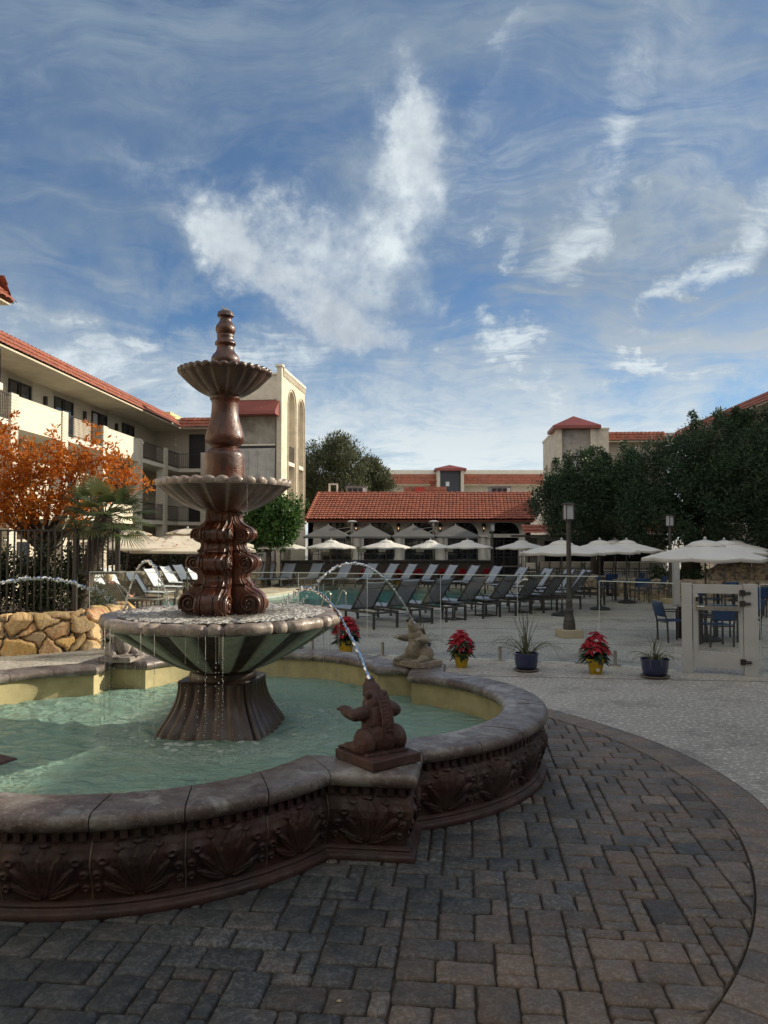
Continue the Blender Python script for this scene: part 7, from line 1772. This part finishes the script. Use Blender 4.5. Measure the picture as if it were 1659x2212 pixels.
# ---- sign partly hidden by the column
sg = empty('floor_sign', (at(412, 1162, 23.3).x, 23.3, 0), R(-14), 'dark board with white letters half hidden by the scroll column', 'sign')
b = MB(); b.b2(-.25, .25, -.012, .012, .25, .95); b.b2(-.25, -.22, -.02, .02, 0, .25); b.b2(.22, .25, -.02, .02, 0, .25); b.build('board', M_black, sg)
tx = bpy.data.curves.new('letters', 'FONT'); tx.body = 'RN'; tx.size = .30; tx.align_x = 'CENTER'; tx.extrude = .002
tmp = bpy.data.objects.new('tmp', tx); COL.objects.link(tmp); dg = bpy.context.evaluated_depsgraph_get(); dg.update(); tm = bpy.data.meshes.new_from_object(tmp.evaluated_get(dg)); bpy.data.objects.remove(tmp)
to = link('lettering', tm, None, sg); tm.materials.clear(); tm.materials.append(M_canv); to.location = (-.06, -.015, .66); to.rotation_euler = (PI/2, 0, 0)
# ================================================================ POTTED PLANTS
M_foil = mat('gold_foil', (.55, .38, .03), (.42, .28, .02), 12, .28, .012, 9, metal=.55)
M_glaze = mat('blue_glaze', (.010, .022, .085), (.007, .015, .055), 2, .14, coat=.6)
M_sauc = mat('terracotta_saucer', (.20, .17, .14), (.15, .13, .11), 4, .8)
M_bract = leaf_mat('red_bract', (.26, .005, .014), (.18, .004, .010), (.33, .008, .02), .3, .55, (.42, .015, .03))
M_pgreen = leaf_mat('poinsettia_leaf', (.012, .035, .014), (.02, .05, .02), (.02, .045, .018), .2, .4)
def poin(loc, label, s=1.0, seed=1, group='gold wrapped poinsettias', full=True):
    g = random.Random(seed); t = empty('poinsettia', loc, seed, label, 'potted plant', group, scale=s)
    b = MB(); b.lathe([(.085, 0), (.105, .08), (.125, .19), (.165, .235), (.17, .24), (.12, .20), (.11, .18)], 40, fn=lambda a, r, z, i: r*(1+(.03+.05*(z > .18))*math.sin(a*9+z*20)+.02*math.sin(a*17))); b.build('foil_wrap', M_foil, t, smooth=50)
    for nm, m, cfg in (('foliage', M_pgreen, 0), ('bracts', M_bract, 1)):
        vs, fs, tt = [], [], []
        def leaf(p, d, L, w, tv):
            d = d.normalized(); sd_ = d.cross(Vector((0, 0, 1))); sd_ = sd_.normalized() if sd_.length > .05 else Vector((1, 0, 0)); n_ = sd_.cross(d)
            i0 = len(vs); vs.extend([p, p+d*L*.35+sd_*w*.5-n_*.01, p+d*L*.35-sd_*w*.5-n_*.01, p+d*L*.62+sd_*w*.42-n_*.012-Vector((0, 0, .012)), p+d*L*.62-sd_*w*.42-n_*.012-Vector((0, 0, .012)), p+d*L-Vector((0, 0, .035)), p+d*L*.35+n_*.006, p+d*L*.62+n_*.004-Vector((0, 0, .010))])
            fs.extend([(i0, i0+1, i0+6), (i0, i0+6, i0+2), (i0+6, i0+1, i0+3, i0+7), (i0+2, i0+6, i0+7, i0+4), (i0+7, i0+3, i0+5), (i0+4, i0+7, i0+5)]); tt.extend([tv]*8)
        if cfg == 0:
            for k in range(150):
                a = g.uniform(0, 6.28); r = g.uniform(.03, .20); z = g.uniform(.22, .46); leaf(Vector((r*math.cos(a)*.7, r*math.sin(a)*.7, z)), Vector((math.cos(a), math.sin(a), g.uniform(-.9, .3))), g.uniform(.10, .16), g.uniform(.05, .075), g.random())
        else:
            for k in range(26):
                a = k*2.39996; q = math.sqrt((k+.5)/26); c = Vector((.185*q*math.cos(a), .185*q*math.sin(a), .60-.24*q*q+g.gauss(0, .02)))
                ax = Vector((c.x*1.6, c.y*1.6, .32)).normalized(); s1 = ax.cross(Vector((0, 1, .1))).normalized(); s2 = ax.cross(s1)
                for j in range(9):
                    b_ = 2*PI*j/9+g.random(); d = (s1*math.cos(b_)+s2*math.sin(b_))+ax*g.uniform(.0, .35); leaf(c, d, g.uniform(.075, .125), g.uniform(.04, .058), g.random())
        me = bpy.data.meshes.new(nm); me.from_pydata([tuple(v) for v in vs], [], fs); me.update(); set_tint(me, tt); link(nm, me, m, t)
    b = MB(); b.b2(-.02, .02, -.0, .001, .05, .10) if False else None
    return t
P1 = poin(gnd(747, 1414), 'red poinsettia whose pot is hidden behind the far basin rim', 1.18, 1)
poin(gnd(997, 1441), 'red poinsettia in gold foil right of the pale frog', 1.0, 2); P3 = poin(gnd(1287, 1455), 'red poinsettia in gold foil with a small white tag, below the near lamp post', 1.05, 3)
b = MB(); b.b2(-.022, .022, -.1205, -.1195, .05, .10); tg = b.build('price_tag', M_slab, P3); tg.rotation_euler = (0, 0, -3)
poin((-5.15, 14.75, 0), 'red poinsettia in yellow foil behind the grey frog at far left', 1.0, 4)
for i, (u, lb) in enumerate([(788, 'far red poinsettia at the terrace foot, first from the left'), (857, 'far red poinsettia at the terrace foot, second from the left'), (903, 'far red poinsettia at the terrace foot, third from the left'), (956, 'far red poinsettia at the terrace foot, fourth from the left'), (999, 'far red poinsettia at the terrace foot, fifth from the left'), (1052, 'far red poinsettia at the terrace foot, rightmost')]):
    copy_tree(P1, None, (at(u, 1162, 36.3).x, 36.3, .0), i*1.3, lb, 1.25)
M_blade = leaf_mat('grass_blade', (.055, .075, .04), (.075, .095, .05), (.10, .11, .06), .2, .5, (.16, .15, .09))
def grass_pot(loc, label, seed, R0=.19, Hp=.28, nbl=34, tall=.75, spread=.55):
    g = random.Random(seed); t = empty('potted_grass', loc, 0, label, 'potted plant', 'spiky plants in blue pots')
    b = MB(); b.lathe([(R0*.72, .03), (R0*.86, .06), (R0*.95, .14), (R0*.99, Hp-.03), (R0*1.04, Hp-.01), (R0*1.04, Hp+.005), (R0*.94, Hp+.005), (R0*.93, Hp-.03)], 40); b.build('pot', M_glaze, t, smooth=50)
    b = MB(); b.lathe([(R0*.9, 0), (R0*1.08, .03), (R0*1.02, .035), (R0*.9, .02)], 36); b.build('saucer', M_sauc, t, smooth=50)
    b = MB(); tt = []
    for k in range(nbl):
        a = g.uniform(0, 6.28); up_ = g.random() < .3; L = g.uniform(.6, 1.0)*tall*(1.1 if up_ else 1); sp_ = (g.uniform(.05, .35) if up_ else g.uniform(.6, 1.0))*spread
        hh = g.uniform(.16, .55)*tall*.62; pts = []; n_ = 12; p0 = Vector((.05*math.cos(a), .05*math.sin(a), Hp-.01))
        for j in range(n_+1):
            q = j/n_; z = (L*(q-.12*q**3) if up_ else hh*math.sin(q*PI*.66)-.55*hh*q**3-.10*q**4); r = sp_*q**(1.5 if up_ else 1.0)
            pts.append(p0+Vector((r*math.cos(a)+.02*math.sin(q*5+k), r*math.sin(a), z*1.0)))
        n0 = len(b.v); sd_ = Vector((-math.sin(a), math.cos(a), 0))
        for j, p in enumerate(pts): w = .0068*(1-(j/n_)**2)+.0010; b.v += [tuple(p-sd_*w), tuple(p+sd_*w), tuple(p+Vector((0, 0, w*.9)))]; tt += [g.random()*.1+k/nbl*.9]*3
        for j in range(n_):
            for q in range(3): b.f.append((n0+j*3+q, n0+j*3+(q+1) % 3, n0+(j+1)*3+(q+1) % 3, n0+(j+1)*3+q)); b.m.append(0)
    me = b.mesh('blades'); set_tint(me, tt); link('blades', me, M_blade, t)
    b = MB(); b.lathe([(.0, Hp-.03), (R0*.93, Hp-.028)], 24, capb=False, capt=False); b.build('soil', mat('pot_soil', (.03, .022, .016)), t)
    return t
grass_pot(gnd(1137, 1449), 'tall spiky grass in a blue glazed pot between the two right poinsettias', 11, .20, .29, 40, .95, .78)
grass_pot(gnd(1415, 1463), 'low arching grass in a blue glazed pot next to the gate', 12, .215, .29, 34, .50, .50)
grass_pot((.66, 13.95, 0), 'spiky grass in a blue pot half hidden by the pale frog', 13, .19, .30, 30, .70, .60)
grass_pot(gnd(634, 1402), 'spiky grass in a dark pot behind the rim of the lower bowl', 14, .19, .24, 26, .55, .62)
# ================================================================ PERSON RECLINING
M_skin = mat('skin', (.50, .27, .19), (.44, .22, .16), 6, .5); M_hair = mat('blond_hair', (.50, .40, .24), (.34, .26, .14), 40, .6, .006, 90, stretch=(1, 1, .3)); M_cloth = mat('dark_clothes', (.03, .03, .035), (.05, .045, .045), 5, .8); M_red2 = mat('dark_red_collar', (.20, .02, .02), rough=.8)
def person():
    # built in the lounger's frame: x = towards the head end, body rests on seat and raised back
    t = empty('person', LT.location, LT.rotation_euler.z, 'blond person reclining on the tan lounger at left, seen from behind', 'person')
    c5, s5 = math.cos(R(50)), math.sin(R(50)); Hs = .43
    def bp(d, off=0, y=0): return Vector((.12+d*c5-off*s5, y, Hs+d*s5+off*c5))
    b = MB()
    RX = Matrix.Rotation(-R(50), 3, 'Y')
    b.ball(bp(.22, .10), (.22, .17, .12), 16, 12, rot=RX); b.ball(bp(.45, .11), (.20, .20, .115), 16, 12, rot=RX); b.ball((.08, 0, Hs+.09), (.18, .18, .12), 16, 12)
    b.tube([bp(.56, .10), bp(.70, .12)], [.06, .055], 10); 
    for s in (-1, 1):
        b.tube([(.08, s*.09, Hs+.08), (-.30, s*.12, Hs+.20), (-.38, s*.12, Hs+.21)], [.09, .075, .065], 10); b.tube([(-.38, s*.12, Hs+.21), (-.62, s*.12, Hs+.05), (-.78, s*.12, Hs+.03)], [.065, .055, .04], 10)
        b.ball((-.84, s*.12, Hs+.08), (.045, .045, .10), 10, 8)
        b.tube([bp(.55, .10, s*.18), bp(.40, .12, s*.26), (.06, s*.27, Hs+.20)], [.055, .045, .04], 10); b.tube([(.06, s*.27, Hs+.20), (-.16, s*.20, Hs+.24), (-.24, s*.14, Hs+.26)], [.04, .032, .028], 9)
        b.ball((-.29, s*.11, Hs+.265), (.05, .035, .022), 10, 7)
        for k in range(4): b.tube([(-.32, s*.11+(k-1.5)*.016, Hs+.265), (-.37, s*.10+(k-1.5)*.018, Hs+.26), (-.395, s*.09+(k-1.5)*.018, Hs+.245)], [.0095, .0085, .007], 6)
        b.tube([(-.27, s*.075, Hs+.27), (-.31, s*.055, Hs+.285)], [.010, .008], 6)
    hc = bp(.84, .13); b.ball(hc, (.095, .078, .118), 18, 14, rot=Matrix.Rotation(-R(12), 3, 'Y')); b.ball(hc+Vector((-.095, 0, -.01)), (.02, .014, .022), 8, 6)
    for s in (-1, 1): b.ball(hc+Vector((.0, s*.08, -.005)), (.02, .012, .03), 8, 6)
    me = remesh('body', b, .012, 2, .4); link('body', me, M_skin, t)
    h = MB(); h.ball(hc+Vector((.025, 0, .025)), (.105, .098, .115), 22, 16); me = h.mesh('hair', 180)
    for v in me.vertices: v.co += v.normal*.022*mnoise.noise(v.co*22)
    link('hair', me, M_hair, t)
    c_ = MB(); c_.ball(bp(.24, .10), (.235, .185, .135), 18, 12, rot=RX); c_.ball(bp(.45, .11), (.215, .215, .13), 18, 12, rot=RX); c_.ball((.07, 0, Hs+.09), (.19, .19, .13), 16, 12)
    for s in (-1, 1): c_.tube([bp(.55, .10, s*.17), bp(.42, .12, s*.25), (.16, s*.27, Hs+.24)], [.075, .062, .055], 10); c_.tube([(.08, s*.09, Hs+.08), (-.30, s*.12, Hs+.20), (-.38, s*.12, Hs+.21), (-.60, s*.12, Hs+.07)], [.105, .088, .078, .068], 10)
    link('clothes', remesh('clothes', c_, .014, 2, .4), M_cloth, t)
    r_ = MB(); r_.lathe([(.078, -.03), (.09, 0), (.075, .03)], 18); o = r_.build('collar', M_red2, t, smooth=60); o.location = bp(.65, .115); o.rotation_euler = (0, R(40), 0)
person()
